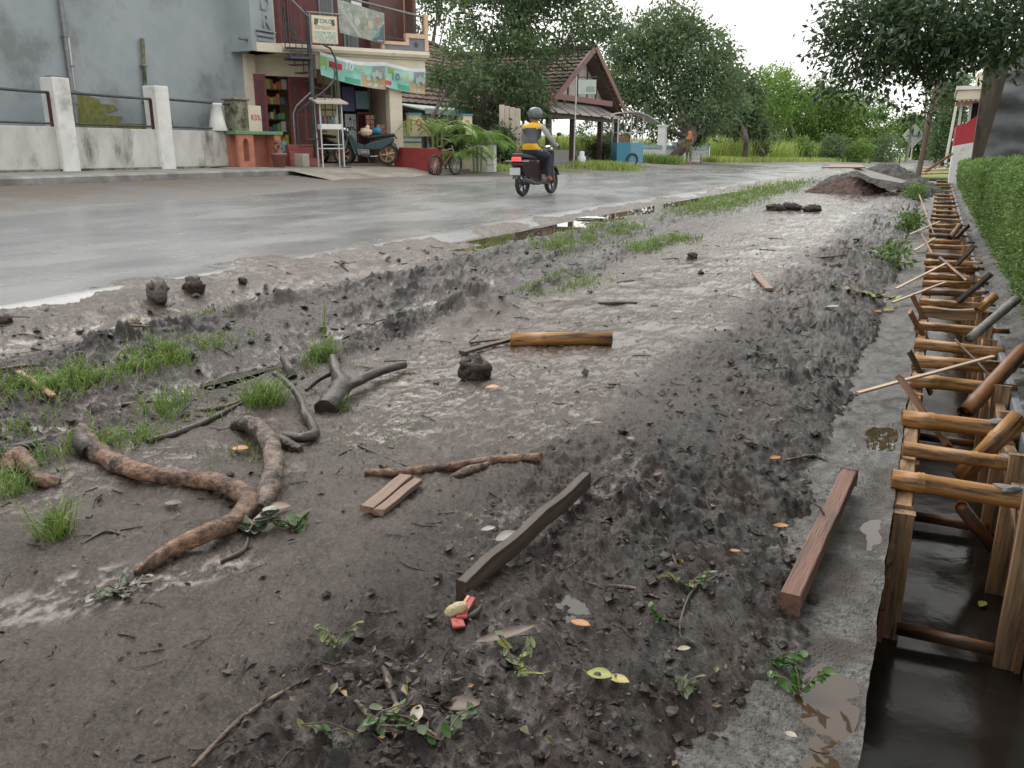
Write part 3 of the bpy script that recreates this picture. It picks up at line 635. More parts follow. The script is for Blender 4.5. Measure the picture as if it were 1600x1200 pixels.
def lump(name, u, v, r, m, lab, cat, sq=(1, 1, .9), seed=0, lift=.5):
    g = G(u, v); b = MB(); b.blob((0, 0, 0), r, 12, 9, .32, seed, sq)
    for i in range(7):
        rg = random.Random(seed*31+i); a = rg.uniform(0, 6.28); b.blob((r*.6*math.cos(a)*sq[0], r*.6*math.sin(a)*sq[1], r*rg.uniform(-.2, .6)*sq[2]), r*rg.uniform(.25, .5), 7, 5, .4, seed+i)
    o = b.build(name, m); o.location = g+Vector((0, 0, r*lift*sq[2])); return tag(o, lab, cat)
lump('root_clod', 743, 592, .085, clodm, 'dark earthy root clod before the bamboo length', 'clod', (1.1, .9, .85), 1, .8)
stm = mat('grey_mud_lump', (.10, .085, .075), (.15, .135, .12), scale=9, rough=.6, bump=.015, bscale=30)
lump('mud_lump', 248, 470, .085, stm, 'grey brown mud lump at the road edge, left of a crumbly one', 'mud lump', (.9, .7, 1.2), 2, .6)
lump('mud_lump', 304, 455, .075, clodm, 'crumbly dark mud lump at the road edge, right of a grey one', 'mud lump', (1.2, .8, 1), 3, .5)
lump('mud_lump', 10, 505, .04, clodm, 'small dark mud lump on the slurry at the left edge', 'mud lump', seed=4)
lump('mud_lump', 379, 441, .035, clodm, 'small round mud lump on the slurry by the asphalt', 'mud lump', seed=5)
lump('mud_lump', 1081, 405, .06, clodm, 'lone dark clod on the shiny middle mud', 'mud lump', seed=6)
lump('mud_lump', 1095, 428, .03, clodm, 'tiny reddish clod below the lone dark clod', 'mud lump', seed=7)
stone = mat('pale_stone', (.42, .36, .25), (.52, .47, .36), scale=10, rough=.7, bump=.006, bscale=40)
lump('stone', 210, 508, .04, stone, 'small yellowish stone on the muddy ridge', 'stone', (1, .8, 1), 8, .8)
for i, (u, v, r) in enumerate([(1210, 329, .13), (1235, 328, .14), (1268, 330, .13)]):
    lump('stone_block', u, v, r, clodm, f'dark stone block on the far mud, {["left", "middle", "right"][i]} of three', 'stone', (1.5, .8, .7), 50+i, .5)['group'] = 'three far stones'
foil = mat('white_foil', (.75, .75, .74), (.85, .85, .85), rough=.4, bump=.01, bscale=20)
b = MB(); g = G(925, 345); rg = random.Random(3)
b.blob((0, 0, 0), .16, 10, 5, .4, 3, (1.5, .9, .12)); o = b.build('white_wrapper', foil); o.location = Vector((g.x, g.y, .165)); tag(o, 'white plastic scrap floating in the roadside puddle', 'wrapper')
# red snack wrapper and maize cob by the dark board
redm = mat('red_wrapper_print', (.33, .018, .022), (.46, .09, .08), scale=22, rough=.35, bump=.012, bscale=45); whm = mat('wrapper_yellow', (.62, .50, .28), (.66, .15, .09), scale=30, rough=.3)
g = G(716, 965); wr = thing('red_wrapper', g, 'crumpled red snack wrapper by the end of the dark board', 'wrapper')
b = MB()
for i, (c, s, q) in enumerate([((.0, .05, .015), (.028, .075, .008), .2), ((.012, .0, .018), (.03, .05, .009), .5), ((.022, -.04, .012), (.034, .045, .008), .7)]): b.cbox(c, s, q)
b.build('red_foil', redm, wr, bevel=.003)
b = MB(); b.cbox((-.008, .055, .021), (.008, .05, .004), .2); b.cbox((.0, .012, .024), (.026, .012, .004), .4); b.build('printed_band', whm, wr)
cobm = mat('maize_cob', (.50, .40, .22), (.62, .54, .36), scale=60, rough=.5, bump=.006, bscale=110)
p0 = G(697, 975, .03); p1 = G(730, 962, .035); P2 = [p0.lerp(p1, i/7) for i in range(8)]
b = MB(); b.tube(P2, [.008, .015, .018, .018, .018, .016, .013, .006], 10, True, .1, 2); o = b.build('maize_cob', cobm, origin=P2[0]); tag(o, 'pale yellow maize cob lying on the red wrapper', 'maize cob')

# ================================================================== LEFT SIDE BUILDINGS
wgrey = mat('grey_blue_plaster', (.27, .305, .325), (.335, .365, .38), scale=1.1, rough=.85, bump=.003, bscale=30, c=(.185, .20, .205), cscale=.55, clo=.5, chi=.63)
cream = mat('cream_paint', (.60, .53, .41), (.68, .61, .49), scale=3, rough=.75, c=(.42, .36, .27), cscale=1.2, clo=.58, chi=.75)
peach = mat('peach_trim', (.60, .40, .27), (.66, .46, .32), scale=3, rough=.75)
dgrey = mat('dark_grey_panel', (.16, .175, .20), (.20, .215, .24), scale=3, rough=.8)
white = mat('dirty_whitewash', (.62, .615, .59), (.74, .735, .72), scale=3, rough=.85, bump=.004, bscale=30, c=(.33, .32, .29), cscale=1.6, clo=.55, chi=.75)
lowal = mat('stained_low_wall', (.42, .41, .375), (.58, .57, .54), scale=2.2, rough=.85, bump=.004, bscale=30, stretch=(1, 1, .45), c=(.13, .13, .10), cscale=1.5, clo=.53, chi=.68)
moss = mat('moss', (.12, .13, .035), (.20, .20, .07), scale=9, rough=.95, bump=.01, bscale=40)
mossd = mat('mossy_concrete', (.14, .135, .09), (.30, .28, .21), scale=4, rough=.9, bump=.008, bscale=30, c=(.05, .055, .03), cscale=2.5, clo=.48, chi=.6)
maroon = mat('maroon_paint', (.13, .018, .022), (.17, .028, .032), scale=4, rough=.45)
maroond = mat('maroon_dark', (.07, .022, .022), (.11, .032, .03), scale=4, rough=.6)
redp = mat('red_step_paint', (.30, .075, .065), (.40, .12, .11), scale=4, rough=.6, c=(.22, .09, .075), cscale=2)
redw = mat('red_low_wall', (.26, .035, .035), (.32, .055, .05), scale=4, rough=.6)
steel = mat('grey_steel', (.16, .165, .17), (.24, .245, .25), scale=9, rough=.45, metal=.4)
dsteel = mat('dark_steel', (.05, .053, .058), (.085, .088, .095), scale=9, rough=.5, metal=.3)
galv = mat('pale_metal', (.48, .49, .47), (.58, .59, .57), scale=6, rough=.45, metal=.3)
inshade = mat('interior_shade', (.02, .018, .016), (.035, .03, .028), scale=3, rough=.6)  # near-black colour standing for the shade inside rooms
glassm = mat('window_glass', (.05, .06, .065), (.07, .08, .085), scale=2, rough=.08)
khaki = mat('khaki_wall', (.46, .38, .21), (.52, .44, .26), scale=2, rough=.8, c=(.36, .29, .16), cscale=1)
black = mat('black_rubber', (.018, .018, .018), (.03, .03, .03), scale=9, rough=.6)
def flat(c, name=None, r=.55): return mat(name or 'flat_%02x%02x%02x' % tuple(int(255*q) for q in c), c, tuple(q*.88 for q in c), scale=5, rough=r)

# grey house
gh = thing('grey_house', (-16.9, 5, .85), 'tall grey blue plastered house wall behind the white pillared fence', 'house')
def gp(name, b, m, par=None, **k):
    for i, p_ in enumerate(b.v): b.v[i] = (p_[0]+16.9, p_[1]-5, p_[2]-.85)
    return b.build(name, m, par or gh, **k)
gp('wall', MB().box((-26, -9, .8), (-16.9, 18.05, 8.2)), wgrey)
gp('corner_column', MB().box((-16.91, 17.95, .8), (-16.78, 18.28, 3.74)), cream)
bay = gp('bay', MB().box((-17.4, 17.55, 3.74), (-16.15, 18.42, 8.2)), wgrey)
b = MB(); b.box((-16.2, 17.72, 4.12), (-16.08, 18.36, 4.19)); b.box((-16.2, 17.76, 4.0), (-16.11, 18.34, 4.07)); b.box((-16.2, 17.70, 4.24), (-16.05, 18.38, 4.27)); b2 = gp('moulding', b, wgrey, bay)
gp('bay_cheek', MB().box((-17.38, 18.43, 3.76), (-16.2, 18.5, 8.2)), cream, bay)
for s_, z_ in (('R', 4.48), ('D', 4.92), ('A', 5.36)): textmesh('relief_letter', s_, .50, wgrey, bay, (-16.13+16.9, 18.1-5, z_-.85), (R(90), 0, R(90)), .03)
for i, (u0, v0, u1, v1, r, m_) in enumerate([(93, -10, 121, 205, .05, steel), (106, 58, 122, 205, .035, galv), (222, 60, 231, 200, .045, mossd)]):
    p0 = PX(u0, v0, -16.82); p1 = PX(u1, v1, -16.82); b = MB(); b.cyl(p0, p1, r, 8); pp = gp('downpipe', b, m_)
    c = MB()
    for k in (.3, .7):
        q = p0.lerp(p1, k); c.cbox((q.x, q.y, q.z), (.12, .14, .03))
    gp('bracket', c, steel, pp)
b = MB(); b.cyl(PX(374, 60, -16.3), PX(400, 63, -16.3), .035, 8); gp('spout', b, steel)
def patch(name, cx_, cz_, rx, rz, x, m, par, seed, n=26):
    rg = random.Random(seed); b = MB(); pts = []
    for i in range(n):
        a = 2*math.pi*i/n; q = 1+.35*rg.uniform(-1, 1); pts.append((x, cx_+rx*math.cos(a)*q, cz_+rz*math.sin(a)*q))
    b.prism(pts, (-.012, 0, 0)); return gp(name, b, m, par)
patch('moss_patch', 12.95, 2.05, .75, .38, -16.885, moss, None, 1); patch('moss_patch', 13.3, 1.8, .95, .2, -16.880, moss, None, 2); patch('moss_patch', 15.2, 1.8, .2, .4, -16.885, moss, None, 3)
# fence wall with pillars and rails
fw = thing('fence_wall', (-16, 9, .85), 'low stained white wall with white pillars and pipe rails before the grey house', 'wall')
def fp(name, b, m, par=None, **k):
    for i, p_ in enumerate(b.v): b.v[i] = (p_[0]+16, p_[1]-9, p_[2]-.85)
    return b.build(name, m, par or fw, **k)
fp('low_wall', MB().box((-16.12, -4, .8), (-15.95, 16.35, 1.72)), lowal, bevel=.015)
fp('base_strip', MB().box((-16.14, -4, .8), (-15.90, 16.30, .90)), mossd)
for y in (4.3, 6.78, 9.26, 11.74, 14.22):
    p_ = fp('pillar', MB().box((-16.24, y-.19, .8), (-15.84, y+.19, 2.66)), white, bevel=.02)
    fp('pillar_cap', MB().box((-16.1, y-.15, 2.665), (-15.9, y+.15, 2.69)) if y == 11.74 else MB().box((-16.2, y-.16, 2.662), (-15.88, y+.16, 2.675)), dgrey, p_)
    b = MB(); b.box((-16.05, y-.215, 1.72), (-15.97, y-.192, 2.38)); fp('red_jamb', b, maroond, p_)
for y0, y1 in ((-3, 4.1), (4.5, 6.58), (6.98, 9.06), (9.46, 11.54), (11.94, 14.02), (14.42, 16.5)):
    fp('top_rail', MB().cyl((-16, y0, 2.39), (-16, y1, 2.37), .028, 8), dsteel); fp('bottom_rail', MB().cyl((-16, y0, 1.79), (-16, y1, 1.78), .022, 8), dsteel)
b = MB(); b.lathe([(.22, 1.725), (.23, 1.74), (.17, 2.0), (.12, 2.3), (.15, 2.33), (.15, 2.38)], (-16.02, 15.98, 0), 10); fp('tapered_post', b, white)
# mossy gate pillar with red writing
gpil = thing('gate_pillar', (-16.0, 16.75, .85), 'mossy grey gate pillar with red painted writing behind the stone table', 'pillar')
b = MB(); b.box((-.2, -.33, 0), (.16, .14, 1.62)); b.box((-.25, -.38, 1.62), (.22, .18, 1.68)); b.build('shaft', mossd, gpil, bevel=.03)
b = MB(); b.box((-.1, .15, .0), (.14, .62, 1.52)); pan = b.build('cream_slab', cream, gpil, bevel=.01)
textmesh('red_writing', 'R5%', .20, flat((.55, .03, .05), 'red_spray'), pan, (.146, .40, 1.22), (R(90), 0, R(90)), .002)

# green-topped stone table / bench with arch
tb = thing('stone_table', (-15.55, 16.75, .845), 'brick red masonry table with green slab top and arched side', 'table', rz=R(75))
b = MB(); b.box((-.72, -.3, .80), (.62, .3, .88)); b.build('table_top', flat((.12, .27, .12), 'green_slab'), tb, bevel=.01)
brick = mat('terracotta_plaster', (.36, .135, .085), (.46, .20, .13), scale=4, rough=.8, c=(.22, .09, .06), cscale=2)
b = MB()
for p_ in ([(-.66, 0), (-.52, 0), (-.52, .8), (-.66, .8)], [(-.36, 0), (-.22, 0), (-.22, .8), (-.36, .8)], [(-.52, .0), (-.36, .0), (-.36, .16), (-.52, .16)], [(-.52, .62), (-.48, .69), (-.44, .71), (-.40, .69), (-.36, .62), (-.36, .8), (-.52, .8)]):
    b.prism([(x, -.26, z) for x, z in p_], (0, .10, 0))
b.build('arched_side', brick, tb)
b = MB(); b.box((-.66, .12, 0), (.56, .24, .8)); b.box((.38, -.26, 0), (.56, .11, .8)); b.build('back_panel', brick, tb)
pot = thing('plant_pot', (-15.05, 17.0, .845), 'pinkish flower pot with a dry plant before the stone table', 'plant pot')
MB().lathe([(.13, 0), (.19, .30), (.21, .30), (.21, .36), (.17, .36), (.16, .30)], n=14).build('pot', flat((.30, .12, .11), 'pot_pink'), pot)
def sprig(n, r, h, seed, z0=.0, lw=.03, ll=.12):
    rg = random.Random(seed); b = MB()
    for i in range(n):
        a = rg.uniform(0, 6.28); k = rg.uniform(0, r); c = Vector((k*math.cos(a), k*math.sin(a), z0+rg.uniform(0, h))); d = Vector((math.cos(a), math.sin(a), rg.uniform(.1, 1.2))).normalized()*ll*rg.uniform(.6, 1.2); s = d.cross(Vector((0, 0, 1))).normalized()*lw
        b.add([c, c+d*.5+s, c+d, c+d*.5-s], [(0, 1, 2, 3)])
    return b
sprig(40, .12, .3, 5, .34).build('dry_leaves', flat((.16, .15, .09), 'dry_olive'), pot)
MB().box((-.16, -.12, 0), (.16, .12, .34)).build('concrete_block', flat((.36, .33, .28), 'block_grey'), None, bevel=.02)
ob = bpy.data.objects[-1] if False else [o for o in COL.objects if o.name == 'concrete_block'][0]; ob.location = (-14.95, 17.75, .845); tag(ob, 'small pale concrete block left of the red steps', 'block')

# ---------------- shop
SA = Vector((-15.8, 18.25, .85)); SROT = math.atan2(.824, .567)
shop = thing('shop_house', SA, 'two storey cream shop house with balcony and dark red doors', 'house', rz=SROT)
def sp(name, b, m, par=None, **k):
    b.v = [(p_[0], p_[1], p_[2]-.85) for p_ in b.v]; return b.build(name, m, par or shop, **k)
sp('floor_slab', MB().box((-1.2, .4, .80), (3.5, 6, .905)), flat((.33, .30, .25), 'shop_floor'))
slab = sp('balcony_slab', MB().box((-.78, -.02, 3.74), (4.12, 6, 3.96)), cream)
b = MB(); b.prism([(0, -.02, 3.76), (0, -.10, 3.80), (0, -.13, 3.87), (0, -.11, 3.94), (0, -.02, 3.97)], (4.16, 0, 0)); sp('cornice', b, cream, slab)
sp('fascia_beam', MB().box((.9, .03, 3.38), (4.08, .28, 3.738)), cream, slab)
sp('front_column', MB().box((2.96, .02, .85), (3.34, .34, 3.378)), cream, bevel=.01)
sp('side_wall', MB().box((3.22, .345, .85), (3.36, 6, 3.738)), cream)
sp('back_wall', MB().box((-1.2, 2.7, .85), (3.22, 2.8, 3.738)), khaki)
# left opening: red leaves, shelves full of goods, red door
lw_ = sp('left_door_wall', MB().box((-.78, 1.2, 3.25), (1.25, 1.32, 3.738)), cream)
dl = sp('door_leaf', MB().box((-.62, .75, .95), (-.30, .80, 3.25)), maroon)
sp('panel', MB().box((-.57, .735, 1.1), (-.36, .749, 1.9)).box((-.57, .735, 2.05), (-.36, .749, 3.1)), maroond, dl)
dr = sp('door_leaf', MB().box((.42, 1.20, .95), (1.25, 1.26, 3.25)), maroon)
sp('panel', MB().box((.5, 1.185, 1.2), (.80, 1.199, 2.2)).box((.5, 1.185, 2.3), (.80, 1.199, 3.15)).box((.88, 1.185, 1.2), (1.18, 1.199, 2.2)).box((.88, 1.185, 2.3), (1.18, 1.199, 3.15)), maroond, dr)
sp('recess_shade', MB().box((-.8, 2.3, .9), (.42, 2.36, 3.6)), inshade)  # near-black sheet, the shade of the recess as colour
goods = [flat(c) for c in ((.55, .07, .04), (.10, .30, .08), (.60, .45, .10), (.06, .12, .2), (.5, .5, .46), (.30, .42, .06), (.04, .10, .10), (.45, .16, .05))]
rg = random.Random(12)
for k, z in enumerate((1.0, 1.4, 1.75, 2.1, 2.5, 2.9)):
    sh = sp('shelf', MB().box((-.28, 1.5, z), (.42, 1.85, z+.03)), maroond); x = -.26
    while x < .36:
        w_ = rg.uniform(.05, .14); h_ = rg.uniform(.12, .28)
        sp('shop_goods', MB().box((x, 1.52, z+.032), (x+w_, 1.7, z+.03+h_)), goods[rg.randrange(8)], sh); x += w_+.012
# right opening: khaki wall with posters, partition, barred red door
kw = sp('khaki_panel', MB().box((1.28, 1.5, .95), (2.02, 1.58, 3.738)), khaki)
for i, (x, z, w_, h_, c) in enumerate([(1.34, 2.72, .14, .4, (.2, .06, .05)), (1.52, 2.78, .22, .3, (.12, .07, .07)), (1.78, 2.74, .10, .35, (.10, .09, .05)), (1.62, 2.55, .06, .2, (.12, .08, .06)), (1.45, 1.9, .12, .3, (.25, .16, .05)), (1.86, 2.3, .14, .22, (.05, .05, .06))]):
    sp('hanging_goods', MB().box((x, 1.46, z), (x+w_, 1.495, z+h_)), flat(c), kw)
sp('poster', MB().box((2.05, 1.44, 2.38), (2.42, 1.46, 3.05)), flat((.10, .10, .22), 'poster_blue'))
sp('poster', MB().box((2.45, 1.44, 2.45), (2.86, 1.46, 2.95)), flat((.20, .33, .38), 'poster_teal'))
sp('partition', MB().box((2.12, 1.5, .95), (2.45, 1.56, 2.3)), flat((.48, .50, .50), 'partition_grey'))
sp('doorway_shade', MB().box((1.4, 2.5, .9), (3.2, 2.56, 3.6)), inshade)  # near-black sheet paints the shade behind the doorway
gr = sp('grille_door', MB().box((2.46, 1.40, 2.30), (2.95, 1.44, 2.36)).box((2.46, 1.40, .95), (2.49, 1.44, 2.3)).box((2.92, 1.40, .95), (2.95, 1.44, 3.3)), maroon)
for i in range(6): sp('bar', MB().box((2.54+i*.065, 1.41, .95), (2.556+i*.065, 1.43, 2.3)), maroon, gr)
snack = flat((.50, .27, .19), 'snack_packet')
for i, (x, y, z, n) in enumerate([(2.62, .95, 1.75, 4), (2.80, .55, 1.35, 5)]):
    hs = sp('hanging_snacks', MB().box((x+.1, y, z+n*.13), (x+.105, y+.005, z+n*.13+.3)), dsteel)
    for r_ in range(n):
        for c_ in range(2): sp('snack_packet', MB().cbox((x+c_*.13+(.05*r_ if i else 0), y, z+(n-1-r_)*.13+.06), (.11, .05, .11), .2*r_), snack, hs)
# upper floor
up_ = sp('upper_wall', MB().box((-.78, 1.5, 3.965), (4.1, 1.62, 8)), maroond)
ubr = flat((.12, .055, .045), 'brown_wall'); sp('upper_panel', MB().box((2.9, 1.2, 3.97), (3.95, 1.49, 8)).box((3.95, .5, 3.97), (4.05, 1.09, 5.6)), ubr)
sp('upper_column', MB().box((3.95, 1.1, 3.97), (4.12, 1.49, 8)), peach)
for i, x in enumerate((-.55, .0, .6, 1.5, 2.2)):
    d_ = sp('shutter', MB().box((x, 1.44, 3.98), (x+.42, 1.495, 6.6)), maroon if i < 3 else dgrey)
    for k in range(3): sp('slat_panel', MB().box((x+.05+.115*k, 1.425, 4.1), (x+.13+.115*k, 1.439, 6.5)), maroond if i < 3 else glassm, d_)
sp('curtain', MB().box((2.45, 1.40, 4.9), (2.75, 1.44, 6.5)), white)
# stepped parapet with peach coping and a star
par = sp('parapet', MB().prism([(2.85, -.02, 3.975), (4.06, -.02, 3.975), (4.06, -.02, 4.36), (3.56, -.02, 4.30), (3.56, -.02, 4.10), (2.85, -.02, 4.10)], (0, .12, 0)), dgrey)
b = MB(); b.box((2.80, -.05, 4.105), (3.58, .12, 4.19)); b.box((3.49, -.05, 4.19), (3.58, .12, 4.30)); b.box((3.49, -.052, 4.305), (4.06, .12, 4.42)); b.box((2.78, -.052, 3.98), (2.85, .12, 4.1)); sp('coping', b, peach, par)
sp('end_post', MB().box((4.06, -.06, 3.975), (4.17, .13, 4.95)), peach, par)
st_ = []
for i in range(10):
    a = math.pi/2+i*math.pi/5; r = .085 if i % 2 == 0 else .034; st_.append((3.80+r*math.cos(a), -.035, 4.14+r*1.15*math.sin(a)))
sp('star', MB().prism(st_, (0, .012, 0)), dsteel, par)
rail = sp('balcony_railing', MB().cyl((1.3, .02, 5.28), (4.08, .02, 4.88), .03, 8), steel)
sp('lower_bar', MB().cyl((2.85, .02, 4.30), (3.5, .02, 4.25), .015, 6), dsteel, rail)
for i in range(14):
    x = 3.52+i*.04; sp('baluster', MB().cyl((x, .03, 4.43), (x, .03, 4.95-.07*0), .008, 5), dsteel, rail)
for x in (2.86, 3.2): sp('baluster', MB().cyl((x, .03, 4.2), (x, .03, 5.03), .012, 5), dsteel, rail)
sp('railing_post', MB().box((3.50, .0, 4.42), (3.53, .05, 4.95)), maroond, rail)
# upper picture banner
pic = mat('faded_picture_print', (.20, .25, .21), (.34, .36, .32), scale=4, rough=.6, c=(.46, .44, .40), cscale=5, clo=.52, chi=.62)
ub = thing('picture_banner', Vector((0, 0, 0)), 'faded grey green picture banner hung on the balcony railing', 'banner'); ub.parent = None
ub.matrix_world = shop.matrix_basis.copy(); ub.location = SA; ub.rotation_euler = (0, 0, SROT)
def quadp(name, c4, y, m, par, th=.006):
    b = MB(); b.prism([(x, y, z-.85) for x, z in c4], (0, th, 0)); return b.build(name, m, par)
sheet = quadp('sheet', [(1.52, 5.13), (1.55, 4.30), (2.81, 4.09), (2.83, 4.87)], -.16, pic, ub)
quadp('white_streak', [(1.52, 4.98), (1.60, 4.98), (2.18, 4.24), (2.05, 4.24)], -.166, flat((.42, .43, .40), 'streak'), sheet, .003)
quadp('teal_corner', [(2.45, 4.16), (2.8, 4.10), (2.8, 4.60), (2.62, 4.38)], -.167, flat((.10, .14, .17), 'navy_corner'), sheet, .003)
quadp('teal_swash', [(2.42, 4.18), (2.58, 4.30), (2.72, 4.52), (2.64, 4.28)], -.169, flat((.12, .36, .30), 'teal_swash'), sheet, .003)
for i, (x, z, r_, c) in enumerate([(2.05, 4.62, .10, (.5, .47, .42)), (2.25, 4.66, .09, (.30, .33, .26)), (2.42, 4.56, .10, (.48, .42, .36)), (2.3, 4.42, .10, (.36, .34, .26)), (1.85, 4.72, .09, (.4, .42, .38)), (2.62, 4.68, .07, (.45, .2, .16))]):
    quadp('figure', [(x+r_*math.cos(a)*.8, z+r_*1.2*math.sin(a)) for a in [k*.785 for k in range(8)]], -.1672-.0004*i, flat(c), sheet, .002)
textmesh('small_print', 'xxxxxxx', .06, flat((.8, .8, .8), 'print_white'), sheet, (2.66, -.172, 4.17-.85), (R(90), 0, R(-6)), .001).data.materials[0] = MATS['print_white'] if 'print_white' in MATS else None
# two sagging teal banners
teal = mat('teal_banner', (.20, .50, .42), (.30, .60, .52), scale=2, rough=.45, c=(.50, .68, .62), cscale=1.5, clo=.5, chi=.7)
def bannersheet(name, x0, x1, zt0, zt1, zb0, zb1, sag, m, par, y=-.15, n=16, k=6, f0=0, f1=1, g0=0, g1=1, off=0):
    b = MB(); vs = []
    for i in range(n+1):
        q = f0+(f1-f0)*i/n; x = x0+(x1-x0)*q
        for j in range(k+1):
            p_ = g0+(g1-g0)*j/k; zt = zt0+(zt1-zt0)*q-sag*math.sin(math.pi*q); zb = zb0+(zb1-zb0)*q-sag*.6*math.sin(math.pi*q)
            vs.append((x, y-off+.03*math.sin(q*9+p_*2)+.02*math.sin(p_*5), zb+(zt-zb)*p_-.85))
    fs = [(i*(k+1)+j, (i+1)*(k+1)+j, (i+1)*(k+1)+j+1, i*(k+1)+j+1) for i in range(n) for j in range(k)]
    b.add(vs, fs, True); return b.build(name, m, par)
brn = flat((.46, .31, .17), 'banner_brown', .45); wht = flat((.72, .74, .76), 'banner_white', .45); grn = flat((.06, .33, .22), 'banner_green', .45); rdb = flat((.62, .04, .07), 'banner_red', .45); navy = flat((.05, .08, .12), 'print_navy')
for i, (x0, x1, a, b_, c, d_) in enumerate([(.97, 2.79, 3.80, 3.62, 3.22, 2.90), (2.80, 3.99, 3.62, 3.50, 2.98, 2.81)]):
    bt = thing('sale_banner', SA, ['wide teal and brown sale banner under the balcony reading 10+2, longer left one', 'shorter teal and brown 10+2 banner under the balcony by the right column'][i], 'banner', 'sale banners under the balcony', SROT)
    def S_(nm, m, f0, f1, g0, g1, off): return bannersheet(nm, x0, x1, a, b_, c, d_, .10-.05*i, m, bt, f0=f0, f1=f1, g0=g0, g1=g1, off=off, n=10, k=4)
    S_('sheet', teal, 0, 1, 0, 1, 0); S_('top_white_band', wht, 0, 1, .86, 1, .004); S_('brown_ground', brn, .62 if not i else .60, 1, 0, .48, .005); S_('green_swash', grn, .36 if not i else .3, .60, .04, .26, .006)  # includes a white band along the banner's top edge
    if i == 0: S_('red_flash', rdb, .13, .32, .48, .74, .008); S_('green_leaf', flat((.30, .45, .16), 'leaf_print', .45), .0, .10, .3, .8, .007); S_('grey_picture', flat((.32, .34, .35), 'can_grey', .45), .80, .99, .42, .84, .007)
    else: S_('red_flash', rdb, .0, .16, .10, .28, .008); S_('green_leaf', flat((.30, .45, .16), 'leaf_print', .45), .06, .2, .6, .85, .007); S_('grey_picture', flat((.32, .34, .35), 'can_grey', .45), .72, .96, .45, .85, .007)
    xm = x0+(x1-x0)*(.50 if i == 0 else .34); zm = c+(d_-c)*.5+.38-.04*i
    textmesh('print_ten', '10', .27, wht if i == 0 else navy, bt, (xm-.14, -.21, zm-.85), (R(90), R(6), 0), .002); textmesh('print_two', '+2', .25, flat((.62, .45, .12), 'print_gold'), bt, (xm+.16, -.21, zm-.88), (R(90), R(6), 0), .002)
    xc = x0+(x1-x0)*.86; zc = d_+.42
    for q in range(3): quadp('flower_print', [(xc+(q-1)*.09+.06*math.cos(t_), zc-.06+.1*math.sin(t_)+.05*(q == 1)) for t_ in [k*.785 for k in range(8)]], -.205-.002*q, flat((.36, .43, .42), 'glass_print', .4), bt, .002)
# sign board on the stair frame
sg = thing('shop_sign', SA, 'square pale shop sign board above the spiral stair', 'sign', rz=SROT)
quadp('frame', [(.60, 3.93), (1.28, 3.93), (1.28, 4.60), (.60, 4.60)], -.80, peach, sg, .05)
quadp('face', [(.63, 3.96), (1.25, 3.96), (1.25, 4.57), (.63, 4.57)], -.807, flat((.66, .66, .55), 'sign_cream'), sg, .006)
textmesh('sign_text', 'TOKO', .15, flat((.10, .15, .10), 'sign_green'), sg, (.94, -.812, 4.46-.85), (R(90), 0, 0), .002); textmesh('sign_text', 'SEMBAKO', .13, flat((.60, .28, .14), 'sign_orange'), sg, (.94, -.812, 4.31-.85), (R(90), 0, 0), .002, sx=.95)
quadp('picture', [(.65, 3.98), (1.23, 3.98), (1.23, 4.22), (.65, 4.22)], -.811, mat('goods_picture', (.20, .28, .20), (.62, .62, .56), scale=22, rough=.6), sg, .003)
quadp('leaf_corner', [(.66, 4.38), (.74, 4.36), (.78, 4.5), (.68, 4.53)], -.812, flat((.08, .12, .08), 'leaf_corner'), sg, .003); quadp('leaf_corner', [(1.22, 4.38), (1.14, 4.36), (1.10, 4.5), (1.20, 4.53)], -.812, MATS['leaf_corner'], sg, .003)
# spiral stair
ss = thing('spiral_stair', SA, 'dark steel spiral stair in front of the shop doors', 'stair', rz=SROT)
def stp(name, b, m, par=None): b.v = [(p_[0], p_[1], p_[2]-.85) for p_ in b.v]; return b.build(name, m, par or ss)
cxs, cys = .66, -.30
stp('centre_post', MB().cyl((cxs, cys, 1.1), (cxs, cys, 4.75), .065, 12), dsteel)
hr = []
for k in range(15):
    a = -2.6+k*.42; z = 1.35+k*.19
    p0 = Vector((cxs, cys, z)); p1 = Vector((cxs+.62*math.cos(a), cys+.62*math.sin(a), z)); p2 = Vector((cxs+.62*math.cos(a+.45), cys+.62*math.sin(a+.45), z))
    stp('tread', MB().prism([p0, p1, p2], (0, 0, .03)), dsteel)
    hr.append((p1.x, p1.y, z+.85)); stp('rod', MB().cyl((p1.x, p1.y, z), (p1.x, p1.y, z+.85), .014, 6), dsteel)
P2, R2 = catmull(hr, [.025]*15, 4); stp('handrail', MB().tube(P2, R2, 8), dsteel)
stp('tall_rail', MB().cyl((1.30, -.5, .9), (1.30, -.5, 3.3), .028, 8).tube([(1.30, -.5, 3.3), (1.28, -.5, 3.6), (1.16, -.5, 3.85), (.95, -.5, 3.95)], .028, 8), dsteel)
stp('sign_frame', MB().cyl((.57, -.77, 3.8), (.57, -.77, 4.68), .022, 6).cyl((.5, -.77, 4.66), (1.4, -.77, 4.66), .022, 6), steel)
stp('lower_handrail', MB().tube([(.1, -.35, 1.4), (.1, -.35, 2.2), (.2, -.35, 2.4), (.6, -.35, 2.75)], .024, 8), steel)
stp('landing', MB().box((.05, -.6, 3.55), (.62, .0, 3.6)), dsteel)
for k in range(4): stp('landing_rod', MB().cyl((.06+.16*k, -.6, 3.6), (.06+.16*k, -.6, 4.7), .012, 6), dsteel)
stp('landing_rail', MB().cyl((-.1, -.6, 5.2), (.62, -.6, 4.55), .022, 6), steel)
